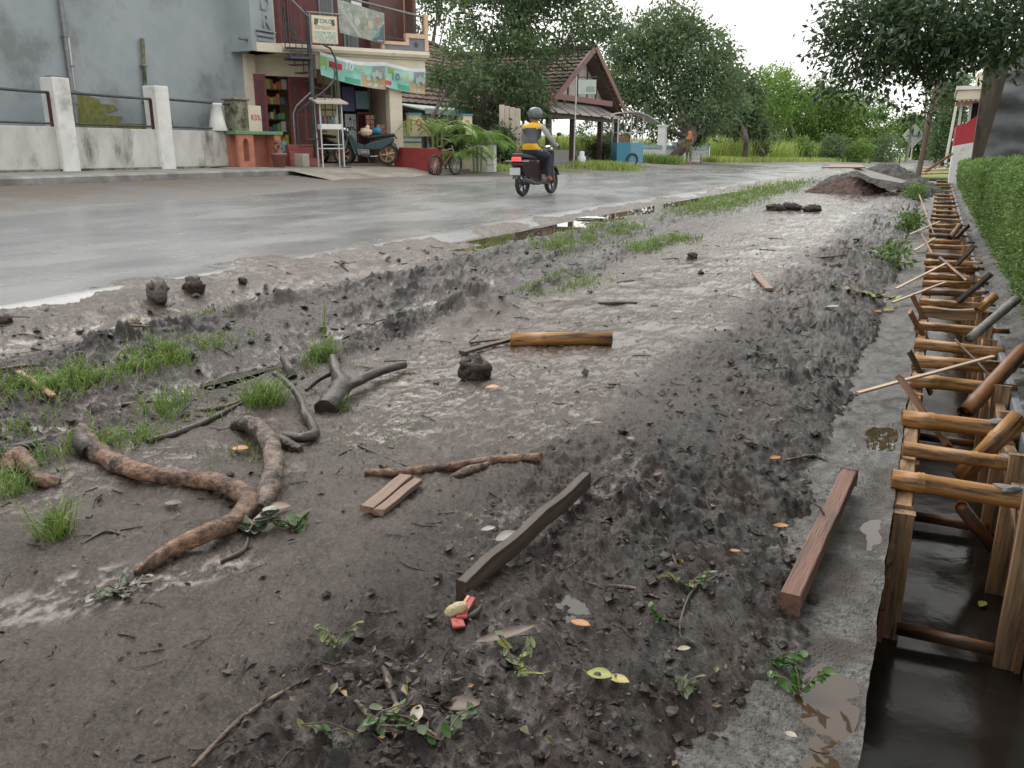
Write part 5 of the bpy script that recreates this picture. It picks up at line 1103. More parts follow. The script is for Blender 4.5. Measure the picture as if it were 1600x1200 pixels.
b = MB(); b.lathe([(.152, -.05), (.153, .03)], (-.105, 0, 1.60), 18); b.v = [v_ for v_ in b.v]; vz = MB().prism([(.0, -.12, 1.57), (.07, -.07, 1.56), (.07, .07, 1.56), (.0, .12, 1.57), (.0, .11, 1.65), (.06, .07, 1.67), (.06, -.07, 1.67), (.0, -.11, 1.65)][:4], (0, 0, .10)).build('visor', black, hm)
MB().tube([(-.245, 0, 1.55), (-.20, .09, 1.535), (-.10, .145, 1.54)], .018, 6).tube([(-.245, 0, 1.55), (-.20, -.09, 1.535), (-.10, -.145, 1.54)], .018, 6).build('helmet_rim', black, hm)
# standing person by the far fence
p_ = camxy(1066, 45.2); pe = thing('person', (p_.x, p_.y, gnd(p_)-.02), 'far person in orange headscarf and olive clothes standing by the fence', 'person', rz=R(-20))
J = [((0, 0, .88), .14), ((0, 0, 1.05), (.14, .11)), ((0, 0, 1.25), (.17, .12)), ((0, 0, 1.36), .10), ((0, 0, 1.43), .055), ((0, 0, 1.52), .085), ((0, 0, 1.60), .075), ((.19, 0, 1.34), .06), ((.25, -.05, 1.10), .048), ((.16, -.2, 1.02), .04), ((-.19, 0, 1.34), .06), ((-.26, 0, 1.08), .048), ((-.26, -.05, .85), .038), ((.10, 0, .82), .10), ((.13, -.02, .46), .07), ((.16, 0, .08), .05), ((.17, -.14, .04), .04), ((-.10, 0, .82), .10), ((-.12, .02, .46), .07), ((-.15, .05, .08), .05), ((-.16, -.10, .04), .04)]
E_ = [(0, 1), (1, 2), (2, 3), (3, 4), (4, 5), (5, 6), (3, 7), (7, 8), (8, 9), (3, 10), (10, 11), (11, 12), (0, 13), (13, 14), (14, 15), (15, 16), (0, 17), (17, 18), (18, 19), (19, 20)]
pb_ = skin_mesh('body', J, E_, flat((.15, .14, .075), 'olive_cloth', .8), pe); pb_.data.materials.append(skinc)
for f in pb_.data.polygons:
    if (f.center.z > 1.45 and f.center.y < -.03) or (f.center.z < 1.05 and abs(f.center.x) > .2) or f.center.z < .3: f.material_index = 1
b = MB(); b.lathe([(.19, 1.22), (.17, 1.32), (.10, 1.42), (.105, 1.52), (.10, 1.62), (.05, 1.68)], (0, .02, 0), 14); b.build('headscarf', flat((.50, .17, .06), 'scarf_orange', .8), pe)

# ================================================================== VEGETATION
NR = np.random.RandomState(5)
def C3(u, v, d): return Vector((0, 0, CAMH))+ray(u, v)*d
def leaves_obj(name, P, D, Nn, L_, W_, m, parent=None, var=None, fold=.0):
    """one diamond leaf per row: base P, direction D, normal Nn"""
    n = len(P); D = D/np.linalg.norm(D, axis=1, keepdims=True); B = np.cross(D, Nn); B /= np.linalg.norm(B, axis=1, keepdims=True)+1e-9
    U = np.cross(B, D); L_ = np.broadcast_to(L_, (n,))[:, None]; W_ = np.broadcast_to(W_, (n,))[:, None]
    V = np.stack([P, P+D*L_*.45+B*W_*.5+U*W_*fold, P+D*L_-U*L_*.08, P+D*L_*.45-B*W_*.5+U*W_*fold], 1).reshape(-1, 3)
    q = np.arange(n*4).reshape(n, 4); me = bpy.data.meshes.new(name); raw(me, V, q)
    a = me.attributes.new('var', 'FLOAT', 'POINT'); a.data.foreach_set('value', np.repeat(NR.rand(n) if var is None else var, 4).astype(np.float32))
    return link(name, me, m, parent)
def rdir(n, zb=0.0):
    d = NR.normal(size=(n, 3)); d[:, 2] += zb; return d/np.linalg.norm(d, axis=1, keepdims=True)
lf_dark = leafmat('mango_leaves', [(0, (.044, .076, .036)), (.55, (.092, .145, .062)), (.9, (.145, .205, .08)), (1, (.28, .28, .09))], .45, .38)
lf_mid = leafmat('tree_leaves', [(0, (.075, .118, .062)), (.6, (.13, .195, .092)), (1, (.20, .265, .115))], .55, .42)  # leaf colours lightened in place of distance haze
lf_near = leafmat('near_tree_leaves', [(0, (.026, .050, .024)), (.6, (.058, .098, .042)), (1, (.11, .155, .06))], .38, .35)
lf_bright = leafmat('bright_leaves', [(0, (.09, .17, .035)), (.6, (.15, .26, .05)), (1, (.24, .34, .08))], .5, .35)
lf_pale = leafmat('haze_tinted_leaves', [(0, (.16, .24, .12)), (1, (.26, .34, .17))], .6, .3)  # far haze put into the paler leaf colour
lf_palm = leafmat('palm_leaves', [(0, (.08, .17, .03)), (.6, (.16, .29, .05)), (1, (.30, .36, .07))], .4, .35)
lf_hedge = leafmat('hedge_leaves', [(0, (.06, .125, .030)), (.6, (.17, .285, .075)), (1, (.32, .42, .13))], .4, .4)
lf_grass = leafmat('grass_blades', [(0, (.10, .19, .03)), (.6, (.17, .28, .055)), (1, (.32, .34, .12))], .5, .35)
lf_tall = leafmat('tall_grass_blades', [(0, (.20, .30, .06)), (.6, (.32, .42, .10)), (1, (.48, .50, .18))], .6, .4)
trunkm = mat('tree_trunk', (.05, .038, .03), (.11, .09, .075), scale=8, rough=.85, bump=.02, bscale=14, stretch=(1, 1, .4))
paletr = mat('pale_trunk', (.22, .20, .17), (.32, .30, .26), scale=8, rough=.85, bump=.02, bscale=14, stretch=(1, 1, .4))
def crown(name, blobs, n, leaf, m, parent, clump=.38, per=22, droop=-.25, shell=.55, fold=.1):
    vol = np.array([b[1][0]*b[1][1]*b[1][2] for b in blobs])**.75; vol /= vol.sum(); Ps = []; Ds = []; vr = []
    loc = np.array(parent.location)
    for (c, r), f in zip(blobs, vol):
        k = max(6, int(n*f/per)); d = rdir(k); rad = shell+(1.05-shell)*NR.rand(k)**.6; rad *= 1+.22*np.sin(d[:, 0]*5+c[0])*np.cos(d[:, 2]*4+c[1])
        cc = np.array(c)+d*rad[:, None]*np.array(r); tone = NR.rand(k)
        pp = np.repeat(cc, per, 0)+NR.normal(size=(k*per, 3))*clump*.5*np.array([1, 1, .7])
        out = pp-np.array(c); dd = rdir(k*per)*.8+out/(np.linalg.norm(out, axis=1, keepdims=True)+1e-6)*.6; dd[:, 2] += droop
        Ps.append(pp); Ds.append(dd); vr.append(np.clip(np.repeat(tone, per)*.65+NR.rand(k*per)*.35, 0, 1))
    P = np.concatenate(Ps)-loc; D = np.concatenate(Ds); v_ = np.concatenate(vr); nn = rdir(len(P), .9)
    L_ = leaf*(.7+.6*NR.rand(len(P)))
    return leaves_obj(name, P, D, nn, L_, L_*.42, m, parent, v_, fold)
def tree(name, label, base, blobs, n, leaf, m, r0=.22, clump=.4, group=None, tm=None, branch_n=5, lean=(0, 0), fork=.45, trunk=None, **kw):
    t = thing(name, base, label, 'tree', group); cz = np.mean([b[0][2] for b in blobs]); cm = np.mean(np.array([list(b[0]) for b in blobs]), 0)
    b = MB(); h = cz-base[2]; top = Vector((cm[0]-base[0], cm[1]-base[1], h*.9)); k1 = Vector((lean[0], lean[1], h*fork))
    P2, R2 = catmull([(0, 0, -.1), k1*.5+Vector((.05*h, 0, 0))*.3, k1, (k1+top)/2, top], [r0*1.25, r0, r0*.85, r0*.55, r0*.2], 5); b.tube(P2, R2, 9, True, .15, len(label)); b.build('trunk', tm or trunkm, t)
    if trunk: t.children[0].data = (lambda q: (q.tube(*catmull(trunk, [r0*1.3, r0, r0*.8, r0*.5, r0*.35, r0*.15], 5), 9, True, .15, 2), q.build('tmp', tm or trunkm))[1])(MB()).data; bpy.data.objects.remove(bpy.data.objects['tmp'])
    for (c, r) in blobs[:branch_n]:
        e = Vector(c)-Vector(base); b = MB(); mid = k1.lerp(e, .5)+Vector((0, 0, -.06*h)); P2, R2 = catmull([k1*.92, mid, e], [r0*.6, r0*.35, r0*.08], 5); b.tube(P2, R2, 7, True, .15, 3); b.build('limb', tm or trunkm, t)
    crown('crown', blobs, n, leaf, m, t, clump, **kw); return t
def PB(l_, d):      # blobs from outlines in the photo: (u, v, half width, half height)
    return [((*C3(u, v, d+dz),), (rx*d/FPX, rx*d/FPX*.85, ry*d/FPX)) for (u, v, rx, ry, dz) in l_]
def base3(u, d): p = camxy(u, d); return (p.x, p.y, gnd(p)-.05)
tree('mango_tree', 'large dark mango tree hanging over the tiled house and pavilion roof', base3(752, 32), PB([(770, 30, 70, 50, 0), (860, 30, 85, 60, 1), (925, 30, 42, 34, 2), (800, 95, 60, 40, -1), (780, 150, 66, 42, -1.5), (820, 172, 40, 22, -1.5), (740, 175, 34, 30, -1), (810, -25, 100, 40, 0)], 32), 17000, .21, lf_dark, .20, .5, branch_n=7)
tree('young_mango_tree', 'thin leafy young tree right beside the shop corner', base3(678, 28.5), PB([(700, 100, 30, 28, 0), (690, 130, 32, 20, 0), (720, 75, 22, 22, 0), (735, 115, 28, 22, .5)], 28.5), 1500, .19, lf_mid, .07, .4, branch_n=4)
tree('sparse_tree', 'sparse grey green tree rising behind the shop roof', base3(672, 42), PB([(668, 15, 26, 30, 0), (700, 8, 34, 26, 0), (690, -30, 60, 40, 0), (660, 45, 16, 16, 0)], 42), 2600, .26, lf_mid, .14, .55, branch_n=4)
tree('roadside_mango', 'broad round mango tree standing over the concrete fence', base3(1034, 47), PB([(1040, 105, 95, 80, 0), (985, 90, 55, 65, 1), (1100, 130, 62, 62, -1), (1030, 55, 62, 38, 0), (975, 165, 42, 40, 0), (1060, 185, 70, 32, -1), (1130, 160, 34, 45, 1), (1075, 80, 60, 50, 0)], 48), 24000, .27, lf_mid, .26, .62, lean=(1.2, .6), fork=.3, branch_n=7)
tree('dark_tree', 'narrow dark tree at the right side of the round mango', base3(1150, 58), PB([(1150, 145, 30, 42, 0), (1140, 185, 36, 32, 0), (1168, 170, 22, 38, 0)], 58), 7000, .3, lf_dark, .18, .65)
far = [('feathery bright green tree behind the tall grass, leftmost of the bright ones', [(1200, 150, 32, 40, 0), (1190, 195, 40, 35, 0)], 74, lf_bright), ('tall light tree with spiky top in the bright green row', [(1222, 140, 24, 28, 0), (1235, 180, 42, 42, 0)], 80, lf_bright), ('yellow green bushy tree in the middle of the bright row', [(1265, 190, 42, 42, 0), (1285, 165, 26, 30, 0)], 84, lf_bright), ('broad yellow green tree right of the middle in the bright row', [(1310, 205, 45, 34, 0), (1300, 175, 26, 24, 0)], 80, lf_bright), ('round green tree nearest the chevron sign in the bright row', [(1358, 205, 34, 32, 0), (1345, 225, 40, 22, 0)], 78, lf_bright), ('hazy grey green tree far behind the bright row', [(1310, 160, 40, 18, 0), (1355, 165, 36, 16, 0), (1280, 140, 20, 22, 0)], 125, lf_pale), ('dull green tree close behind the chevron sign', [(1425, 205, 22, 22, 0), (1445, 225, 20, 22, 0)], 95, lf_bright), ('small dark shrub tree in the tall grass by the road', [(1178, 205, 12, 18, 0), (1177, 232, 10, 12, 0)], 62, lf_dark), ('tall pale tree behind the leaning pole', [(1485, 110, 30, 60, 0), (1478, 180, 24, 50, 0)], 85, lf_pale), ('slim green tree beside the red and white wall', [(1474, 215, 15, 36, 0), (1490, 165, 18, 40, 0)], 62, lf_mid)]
for i, (lab, bl_, d, m_) in enumerate(far):
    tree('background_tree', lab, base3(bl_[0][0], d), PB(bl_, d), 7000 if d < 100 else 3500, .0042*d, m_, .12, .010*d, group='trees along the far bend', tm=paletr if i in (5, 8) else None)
for i, (u, v, r, d) in enumerate([(1200, 228, 10, 66), (1250, 232, 14, 68), (1300, 232, 18, 70), (1340, 236, 16, 70), (1385, 232, 22, 74), (1120, 225, 26, 64), (1150, 215, 24, 66)]):
    sh = thing('shrub', base3(u, d), f'far leafy shrub in the tall grass, {ORD[i] if i < 5 else ["nearest the fence end", "just right of the fence end"][i-5]}{" from the dark shrub tree towards the sign" if i < 5 else ""}', 'shrub', 'shrubs in the tall grass'); crown('foliage', PB([(u, v, r, r, 0)], d), 1500, .25, lf_bright if i % 2 else lf_mid, sh, .6)
    b = MB(); b.cyl((0, 0, 0), (0, 0, .6), .05, 6); b.build('stem', trunkm, sh)
# near tree reaching in from the right
NB = PB([(1430, 55, 105, 55, 0), (1335, 85, 48, 42, .5), (1308, 70, 26, 30, .5), (1300, 125, 22, 24, .4), (1340, 138, 30, 18, .3), (1380, 20, 70, 35, .6), (1500, 20, 110, 60, -.5), (1480, 88, 62, 32, 0), (1400, 112, 40, 24, 0), (1560, 40, 60, 45, -1), (1335, 30, 42, 34, .5), (1430, 165, 22, 12, .3), (1540, 70, 40, 28, -1)], 14)
NB_UNSEEN = [((2.4, 9.0, 5.4), (2.2, 2.2, 1.2)), ((1.6, 5.3, 5.2), (2.4, 2.6, 1.1)), ((1.2, 2.0, 4.8), (2.4, 2.6, 1.1)), ((.8, -1.2, 4.6), (2.6, 2.4, 1.0))]
tree('overhanging_tree', 'dark leafy tree reaching in over the trench from the right', (4.2, 13.5, -.05), NB, 12500, .125, lf_near, .16, .40, branch_n=0, fork=.6, per=26, trunk=[(0, 0, -.1), (-.3, -.2, 2.0), (-1.0, -.3, 3.6), (-2.0, -.5, 4.1), (-3.3, -.8, 4.0), (-4.2, -1.0, 4.3)])
NB_UNSEEN += [((-1.5, -2.5, 4.4), (2.4, 2.0, 1.1)), ((1.0, -4.5, 3.6), (3.0, 1.6, 2.0)), ((3.6, -2.5, 3.4), (1.6, 2.5, 2.2)), ((-3.5, -5.0, 4.0), (2.6, 1.6, 2.0))]
crown('crown', NB_UNSEEN, 30000, .22, lf_near, [o for o in COL.objects if o.name == 'overhanging_tree'][0], .45, per=20)  # unseen leaves above and behind the camera, added to block sky light
# areca palms
def frond(b_leaf, base, az, ln, lift, rg):
    pts = []; n = 9
    for i in range(n+1):
        q = i/n; pts.append(Vector((math.cos(az)*ln*q*(1-.15*q), math.sin(az)*ln*q*(1-.15*q), lift*ln*q-1.0*ln*lift*q*q*.9))+base)
    Pl, Dl = [], []
    for i in range(2, n*3):
        q = i/(n*3); k = q*n; a = int(k); p_ = pts[a].lerp(pts[min(a+1, n)], k-a); t = (pts[min(a+1, n)]-pts[a]).normalized(); s = t.cross(Vector((0, 0, 1))).normalized()
        for sg in (-1, 1):
            Pl.append(p_); Dl.append((t*.7+s*sg*1.0+Vector((0, 0, .25-.5*q))).normalized())
    return pts, Pl, Dl
for i, (u, d, h, nf, fl, lab) in enumerate([(688, 25.3, 1.1, 11, 1.5, 'yellow green areca palm beside the number pillar'), (748, 25.9, .9, 12, 1.35, 'green areca palm beside the white block structure'), (716, 24.6, .45, 9, 1.1, 'low areca palm behind the bicycle')]):
    pm = thing('areca_palm', base3(u, d), lab, 'palm', 'areca palms by the shop'); rg = random.Random(i+3); Pl, Dl = [], []; st_b = MB()
    for k in range(3): st_b.cyl((.12*math.cos(k*2.1), .12*math.sin(k*2.1), 0), (.16*math.cos(k*2.1), .16*math.sin(k*2.1), h), .035, 7)
    st_b.build('stems', flat((.20, .24, .08), 'palm_stem'), pm)
    for k in range(nf):
        pts, pl, dl = frond(None, Vector((.15*math.cos(k*2.1), .15*math.sin(k*2.1), h*rg.uniform(.75, 1))), k*2.4+rg.uniform(-.3, .3), fl*rg.uniform(.8, 1.15), rg.uniform(.5, 1.2), rg)
        MB().tube(pts, [.014]*5+[.008]*5, 5).build('rachis', MATS['palm_stem'], pm)
        leaves_obj('leaflets', np.array([list(p) for p in pl]), np.array([list(p) for p in dl]), np.tile([0, 0, 1.], (len(pl), 1))+NR.normal(size=(len(pl), 3))*.2, fl*.28, .03, lf_palm, pm, np.clip(NR.rand()*.6+NR.rand(len(pl))*.4, 0, 1))
# coconut-like palm in the distance
pm = thing('far_palm', base3(1394, 84), 'far palm tree left of the chevron sign', 'palm'); P2 = [(0, 0, 0), (.2, 0, 2), (.1, 0, 3.6)]; MB().tube(P2, .14, 7).build('trunk', paletr, pm); rg = random.Random(9); Pl, Dl = [], []
for k in range(12):
    pts, pl, dl = frond(None, Vector((.1, 0, 3.6)), k*.52+.2, 2.3*rg.uniform(.8, 1.1), rg.uniform(.3, 1.0), rg); Pl += pl; Dl += dl
leaves_obj('fronds', np.array([list(p) for p in Pl]), np.array([list(p) for p in Dl]), rdir(len(Pl), 1.5), .75, .10, lf_mid, pm)
# hedge
hg = thing('hedge', (1.15, 5, -.02), 'long clipped green hedge along the right side of the trench', 'hedge')
def hedge_x(y, z): return .80+.05*fbm(y*1.3, z*1.7, 3, 77)-.06*sst(.25, .7, z)+.10*sst(.9, 1.2, z)
def hedge_top(y): return 1.17+.05*pn(y*.8, y*0, 3)-.010*np.clip(y-8, 0, 40)
HYv = np.concatenate([np.arange(2.2, 14, .12), np.arange(14, 37, .4)]); HT = np.linspace(0, 1, 14)
Hy, Ht = np.meshgrid(HYv, HT, indexing='ij'); top_ = hedge_top(Hy)
hz = np.where(Ht < .7, Ht/.7*top_, top_); hx = np.where(Ht < .7, hedge_x(Hy, hz)+.05, .85+(Ht-.7)/.3*.55); hz = hz-.06
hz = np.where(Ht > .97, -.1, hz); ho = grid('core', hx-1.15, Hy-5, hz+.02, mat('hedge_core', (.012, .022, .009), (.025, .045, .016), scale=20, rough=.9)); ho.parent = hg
Pn, Dn, Ln = [], [], []
for (y0, y1, n, lf) in ((2.2, 8, 20000, .034), (8, 14, 26000, .036), (14, 24, 16000, .055), (24, 37, 9000, .08)):
    yv = y0+(y1-y0)*NR.rand(n); s = NR.rand(n); tp = hedge_top(yv); onface = s < .68
    zv = np.where(onface, NR.rand(n)**.9*tp, tp+.03*NR.normal(size=n)); xv = np.where(onface, hedge_x(yv, zv)+.035*NR.normal(size=n), .84+NR.rand(n)**1.2*.6)
    xv = np.where(onface & (zv > tp-.05), xv+.03, xv)
    Pn.append(np.stack([xv-1.15, yv-5, zv-.0], 1)); d = rdir(n, .35); d[:, 0] += np.where(onface, -.8, 0); Dn.append(d); Ln.append(lf*(.7+.6*NR.rand(n)))
Pn = np.concatenate(Pn); Dn = np.concatenate(Dn); Ln = np.concatenate(Ln)
fo = leaves_obj('foliage', Pn, Dn, rdir(len(Pn), .8)+np.array([-.6, -.4, 0]), Ln, Ln*.62, lf_hedge, hg, np.clip(.5+.35*fbm(Pn[:, 1]*2.2, Pn[:, 2]*2.5, 2, 88)+.5*(NR.rand(len(Pn))-.5), 0, 1), .15); fo['kind'] = 'stuff'

# ---------------- grass
def blades(P, H, lean, m, name, parent=None, wd=.008, spread=.5, var=None):
    n = len(P); a = NR.rand(n)*6.283; lx = np.cos(a)*lean*H*(spread+NR.rand(n)); ly = np.sin(a)*lean*H*(spread+NR.rand(n)); wv = np.broadcast_to(wd, (n,)); b = a+1.57+NR.normal(size=n)*.5
    bx = np.cos(b)*wv*.5; by = np.sin(b)*wv*.5; z0 = np.zeros(n)
    V = np.stack([P+np.stack([bx, by, z0], 1), P-np.stack([bx, by, z0], 1), P+np.stack([lx*.45-bx*.8, ly*.45-by*.8, H*.62], 1), P+np.stack([lx*.45+bx*.8, ly*.45+by*.8, H*.62], 1), P+np.stack([lx-bx*.15, ly-by*.15, H*.95-np.hypot(lx, ly)*.25], 1), P+np.stack([lx+bx*.15, ly+by*.15, H*.95-np.hypot(lx, ly)*.25], 1)], 1).reshape(-1, 3)
    i = np.arange(n)[:, None]*6; q = np.concatenate([i+np.array([[0, 1, 2, 3]]), i+np.array([[3, 2, 4, 5]])], 1).reshape(-1, 4); me = bpy.data.meshes.new(name); raw(me, V, q)
    at_ = me.attributes.new('var', 'FLOAT', 'POINT'); at_.data.foreach_set('value', np.repeat(NR.rand(n) if var is None else var, 6).astype(np.float32)); return link(name, me, m, parent)
def on_mud(xy): return np.stack([xy[:, 0], xy[:, 1], zmud(xy[:, 0], xy[:, 1])-.004], 1)
# patches: centre pixel, radius along and across (m), blade count, height
pat = [(70, 600, .45, .16, 500, .10), (150, 590, .5, .17, 800, .10), (225, 572, .5, .17, 800, .10), (275, 548, .35, .14, 350, .10), (15, 620, .35, .15, 300, .11), (25, 665, .2, .12, 120, .10), (875, 385, .5, .25, 420, .12), (905, 373, .8, .25, 500, .11), (965, 357, .9, .3, 600, .12), (1050, 375, .7, .25, 420, .13), (1010, 390, .5, .2, 250, .13), (890, 440, .6, .25, 420, .08), (1130, 318, 3.0, .45, 1500, .13), (1190, 300, 4, .5, 1500, .14), (1090, 330, 2, .4, 700, .12), (840, 452, .4, .2, 200, .07), (330, 495, .25, .12, 90, .08), (1235, 290, 5, .6, 900, .15), (80, 715, .25, .12, 200, .12), (190, 690, .3, .12, 200, .10), (300, 660, .3, .1, 120, .08), (385, 715, .15, .1, 60, .07), (270, 640, .2, .1, 130, .16), (640, 600, .5, .4, 50, .05), (600, 690, .3, .2, 50, .05), (1000, 385, .4, .2, 180, .14), (480, 570, .3, .15, 110, .1), (760, 800, .3, .2, 40, .04)]
Pg, Hg_, Vg = [], [], []
for (u, v, ra, rc, n, h) in pat:
    g = G(u, v); xy = np.stack([g.x+NR.normal(size=n)*rc*.6, g.y+NR.normal(size=n)*ra*.6], 1); keep = fbm(xy[:, 0]*5, xy[:, 1]*4, 2, 44) > -.25; xy = xy[keep]
    xy = xy[(xy[:, 0] > -5.5) & (xy[:, 0] < -.5)]; p_ = on_mud(xy); Pg.append(p_); Hg_.append(h*(.75 if v > 520 else .85)*(.4+.9*NR.rand(len(p_)))); Vg.append(np.clip(.25+.5*NR.rand(len(p_))+.3*(NR.rand(len(p_)) > .8), 0, 1))
Pg = np.concatenate(Pg); Hg_ = np.concatenate(Hg_); Vg = np.concatenate(Vg); rr = np.hypot(Pg[:, 0], Pg[:, 1])
tag(blades(Pg, Hg_, .7, lf_grass, 'verge_grass', wd=.0035+.0006*rr, var=Vg), 'short sparse green grass growing along the muddy ruts', 'grass', kind='stuff')
for i, (u, v, n, h, r, lab) in enumerate([(88, 835, 110, .17, .07, 'bushy grass clump standing alone in the left foreground mud'), (415, 628, 260, .20, .13, 'thick grass tuft beside the curling black branch'), (505, 560, 170, .19, .11, 'grass tuft behind the forked stump'), (506, 525, 8, .34, .02, 'single tall grass stalk rising behind the forked stump'), (20, 765, 110, .14, .10, 'grass tuft at the left edge below the root loop'), (530, 640, 60, .11, .07, 'small grass tuft at the foot of the forked stump'), (265, 650, 40, .26, .10, 'thin upright grass stalks left of the thick grass tuft'), (150, 700, 90, .13, .08, 'grass tuft at the cut end of the long root')]):
    g = G(u, v); qa = NR.rand(n)*6.283; qr = r*.85*np.sqrt(NR.rand(n)); xy = np.stack([np.cos(qa)*qr, np.sin(qa)*qr], 1); P_ = np.stack([xy[:, 0], xy[:, 1], zmud(xy[:, 0]+g.x, xy[:, 1]+g.y)-g.z-.004], 1)
    o = blades(P_, h*(.8 if n > 10 else 1)*(.35+.8*NR.rand(n)), .75 if n > 10 else .2, lf_grass, 'grass_tuft', wd=.0055); o.location = g; tag(o, lab, 'grass tuft')
# tall roadside grass beyond the fence
n = 30000; uu = 1075+345*NR.rand(n); dd = 52+32*NR.rand(n)**1.2; pt = np.array([list(camxy(a, b)) for a, b in zip(uu, dd)])
tt = -(pt[:, 0]-shift(pt[:, 1])); k = (tt > 12.6+.6*NR.rand(n)); pt = pt[k]
hgt = np.where(-(pt[:, 0]-shift(pt[:, 1])) < 15.0, .35, 1.55)*(.6+.6*NR.rand(len(pt)))*np.clip(1.15-.006*(pt[:, 1]-50), .5, 1.2)
PT = np.stack([pt[:, 0], pt[:, 1], zroad(pt[:, 0], pt[:, 1])], 1)
tag(blades(PT, hgt, .3, lf_tall, 'tall_grass', wd=.05), 'tall yellow green grass filling the field beyond the road', 'grass', kind='stuff')
n = 16000; uu = 800+300*NR.rand(n); dd = 46+14*NR.rand(n); pt = np.array([list(camxy(a, b)) for a, b in zip(uu, dd)]); pt = pt[-(pt[:, 0]) > 16.5]
tag(blades(np.stack([pt[:, 0], pt[:, 1], zroad(pt[:, 0], pt[:, 1])], 1), 1.5*(.6+.6*NR.rand(len(pt))), .3, lf_tall, 'tall_grass', wd=.05), 'tall bright grass seen behind the pavilion posts and fence', 'grass', kind='stuff')
for i, (u, d, su, sd, n, h, lab) in enumerate([(940, 33.2, 34, 1.0, 2600, .32, 'yellowish roadside grass patch before the pavilion'), (1020, 43.6, 30, .7, 1500, .5, 'green weeds in front of the concrete fence'), (845, 29.5, 40, .6, 500, .18, 'short grass strip behind the scooter rider'), (780, 27.5, 25, .6, 400, .25, 'rough grass at the foot of the plaster pillar'), (90, 0, 0, 0, 0, 0, '')][:4]):
    pt = np.array([list(camxy(u+su*a, d+sd*b)) for a, b in NR.normal(size=(n, 2))*.6]); z = zroad(pt[:, 0], pt[:, 1])+.02
    tag(blades(np.stack([pt[:, 0], pt[:, 1], z], 1), h*(.5+.7*NR.rand(n)), .5, lf_tall if i != 1 else lf_grass, 'roadside_grass', wd=.03), lab, 'grass', kind='stuff')
# dark shrubbery under the mango tree and by the pillars
for i, (u, v, rx, ry, d, m_, lab) in enumerate([(700, 215, 22, 28, 25.8, lf_dark, 'dark bush between the number pillar and the palms'), (782, 225, 20, 26, 28.5, lf_dark, 'dark bush at the left side of the plaster pillar'), (930, 205, 34, 22, 44, lf_mid, 'green bush seen through the pavilion posts'), (1085, 215, 12, 10, 48, lf_dark, 'dark leafy plant beside the far standing person'), (940, 235, 16, 12, 39, lf_dark, 'dark plant beneath the pavilion eaves')]):
    bs = thing('bush', base3(u, d), lab, 'bush'); crown('foliage', PB([(u, v, rx, ry, 0)], d), 1500, .16, m_, bs, .3); MB().cyl((0, 0, 0), (0, 0, .5), .03, 6).build('stem', trunkm, bs)

# ================================================================== RIGHT SIDE, SOIL HEAPS
def heap(name, cx_, cy_, rx, ry, h, m, lab, seed, z0=.0, n=130):
    q = np.linspace(-1.25, 1.25, n); A_, B_ = np.meshgrid(q, q); rad = np.hypot(A_, B_)
    z = h*np.clip(1-rad**1.25+.18*fbm(A_*2, B_*2, 3, seed), -.2, None)+.07*h*fbm(A_*9, B_*9, 4, seed+3, .6); z = np.where(rad > 1.15, z-.15, z)
    o = grid(name, A_*rx, B_*ry, z, m); o.location = (cx_, cy_, z0); return tag(o, lab, 'soil heap')
ashs = mat('grey_sand_soil', (.045, .041, .039), (.085, .078, .073), scale=5, rough=.8, bump=.05, bscale=14); reds = mat('red_brown_soil', (.05, .028, .021), (.095, .056, .043), scale=5, rough=.8, bump=.05, bscale=12)
heap('soil_heap', -1.85, 32.0, 2.0, 1.9, .80, ashs, 'grey sandy soil heap beside the far end of the trench', 1, .02)
heap('soil_heap', -2.45, 28.4, 1.25, 1.0, .46, reds, 'red brown crumbly soil heap under the tilted sheets', 2, .02)
heap('soil_heap', -.62, 30.0, .5, 2.4, .42, ashs, 'long low soil bank along the far trench lip', 3, -.02)
sheet_m = mat('dusty_ply_sheet', (.11, .102, .092), (.18, .167, .15), scale=3, rough=.6, c=(.16, .14, .12), cscale=2)
def sheet(pts, lab, th=.02, m=None):
    b = MB(); P_ = [Vector(p) for p in pts]; nrm = (P_[1]-P_[0]).cross(P_[2]-P_[0]).normalized(); nrm = nrm if nrm.z > 0 else -nrm
    b.prism(P_, nrm*th); o = b.build('plywood_sheet', m or sheet_m, origin=P_[0]); tag(o, lab, 'sheet')
def CZ(u, v, y): return PY(u, v, y)
sheet([CZ(1284, 263, 28.6), CZ(1300, 259, 29.6), CZ(1345, 259, 29.8), CZ(1352, 263, 28.4)], 'narrow pale board jutting left from the red brown heap', .04, flat((.24, .15, .10), 'board_orange'))
sheet([CZ(1328, 262, 28.6), CZ(1332, 259.5, 30), CZ(1418, 284, 29.6), CZ(1408, 287, 26.6), CZ(1362, 279, 26.8)], 'long grey sheet sloping down over the heap towards the trench')
# thick leaning pole and thin far pole
b = MB(); p0 = PZ(1435, 262, .05); p0 = Vector((-.95, 42, .05)); d0 = PY(1436, 262, 42); d1 = PY(1471, 100, 42.5); b.tube([d0-Vector((0, 0, .4)), d0.lerp(d1, .5), d1], [.115, .105, .09], 10); o = b.build('leaning_pole', mat('pole_wood', (.10, .075, .06), (.16, .125, .10), scale=5, rough=.8, stretch=(1, 1, .2)), origin=d0); tag(o, 'thick brown pole leaning to the right beyond the heaps', 'pole')
b = MB(); d0 = PY(1442, 245, 95); d1 = PY(1449, 125, 95); b.cyl(d0-Vector((0, 0, 1)), d1, .10, 8); o = b.build('utility_pole', MATS['pole_wood'], origin=d0); tag(o, 'thin distant utility pole left of the leaning one', 'pole')
b = MB(); b.beam(PY(1446, 268, 36), PY(1488, 240, 35), .07, .07); o = b.build('prop_beam', timr, origin=PY(1446, 268, 36)); tag(o, 'brown prop beam slanting up to the red and white wall', 'beam')
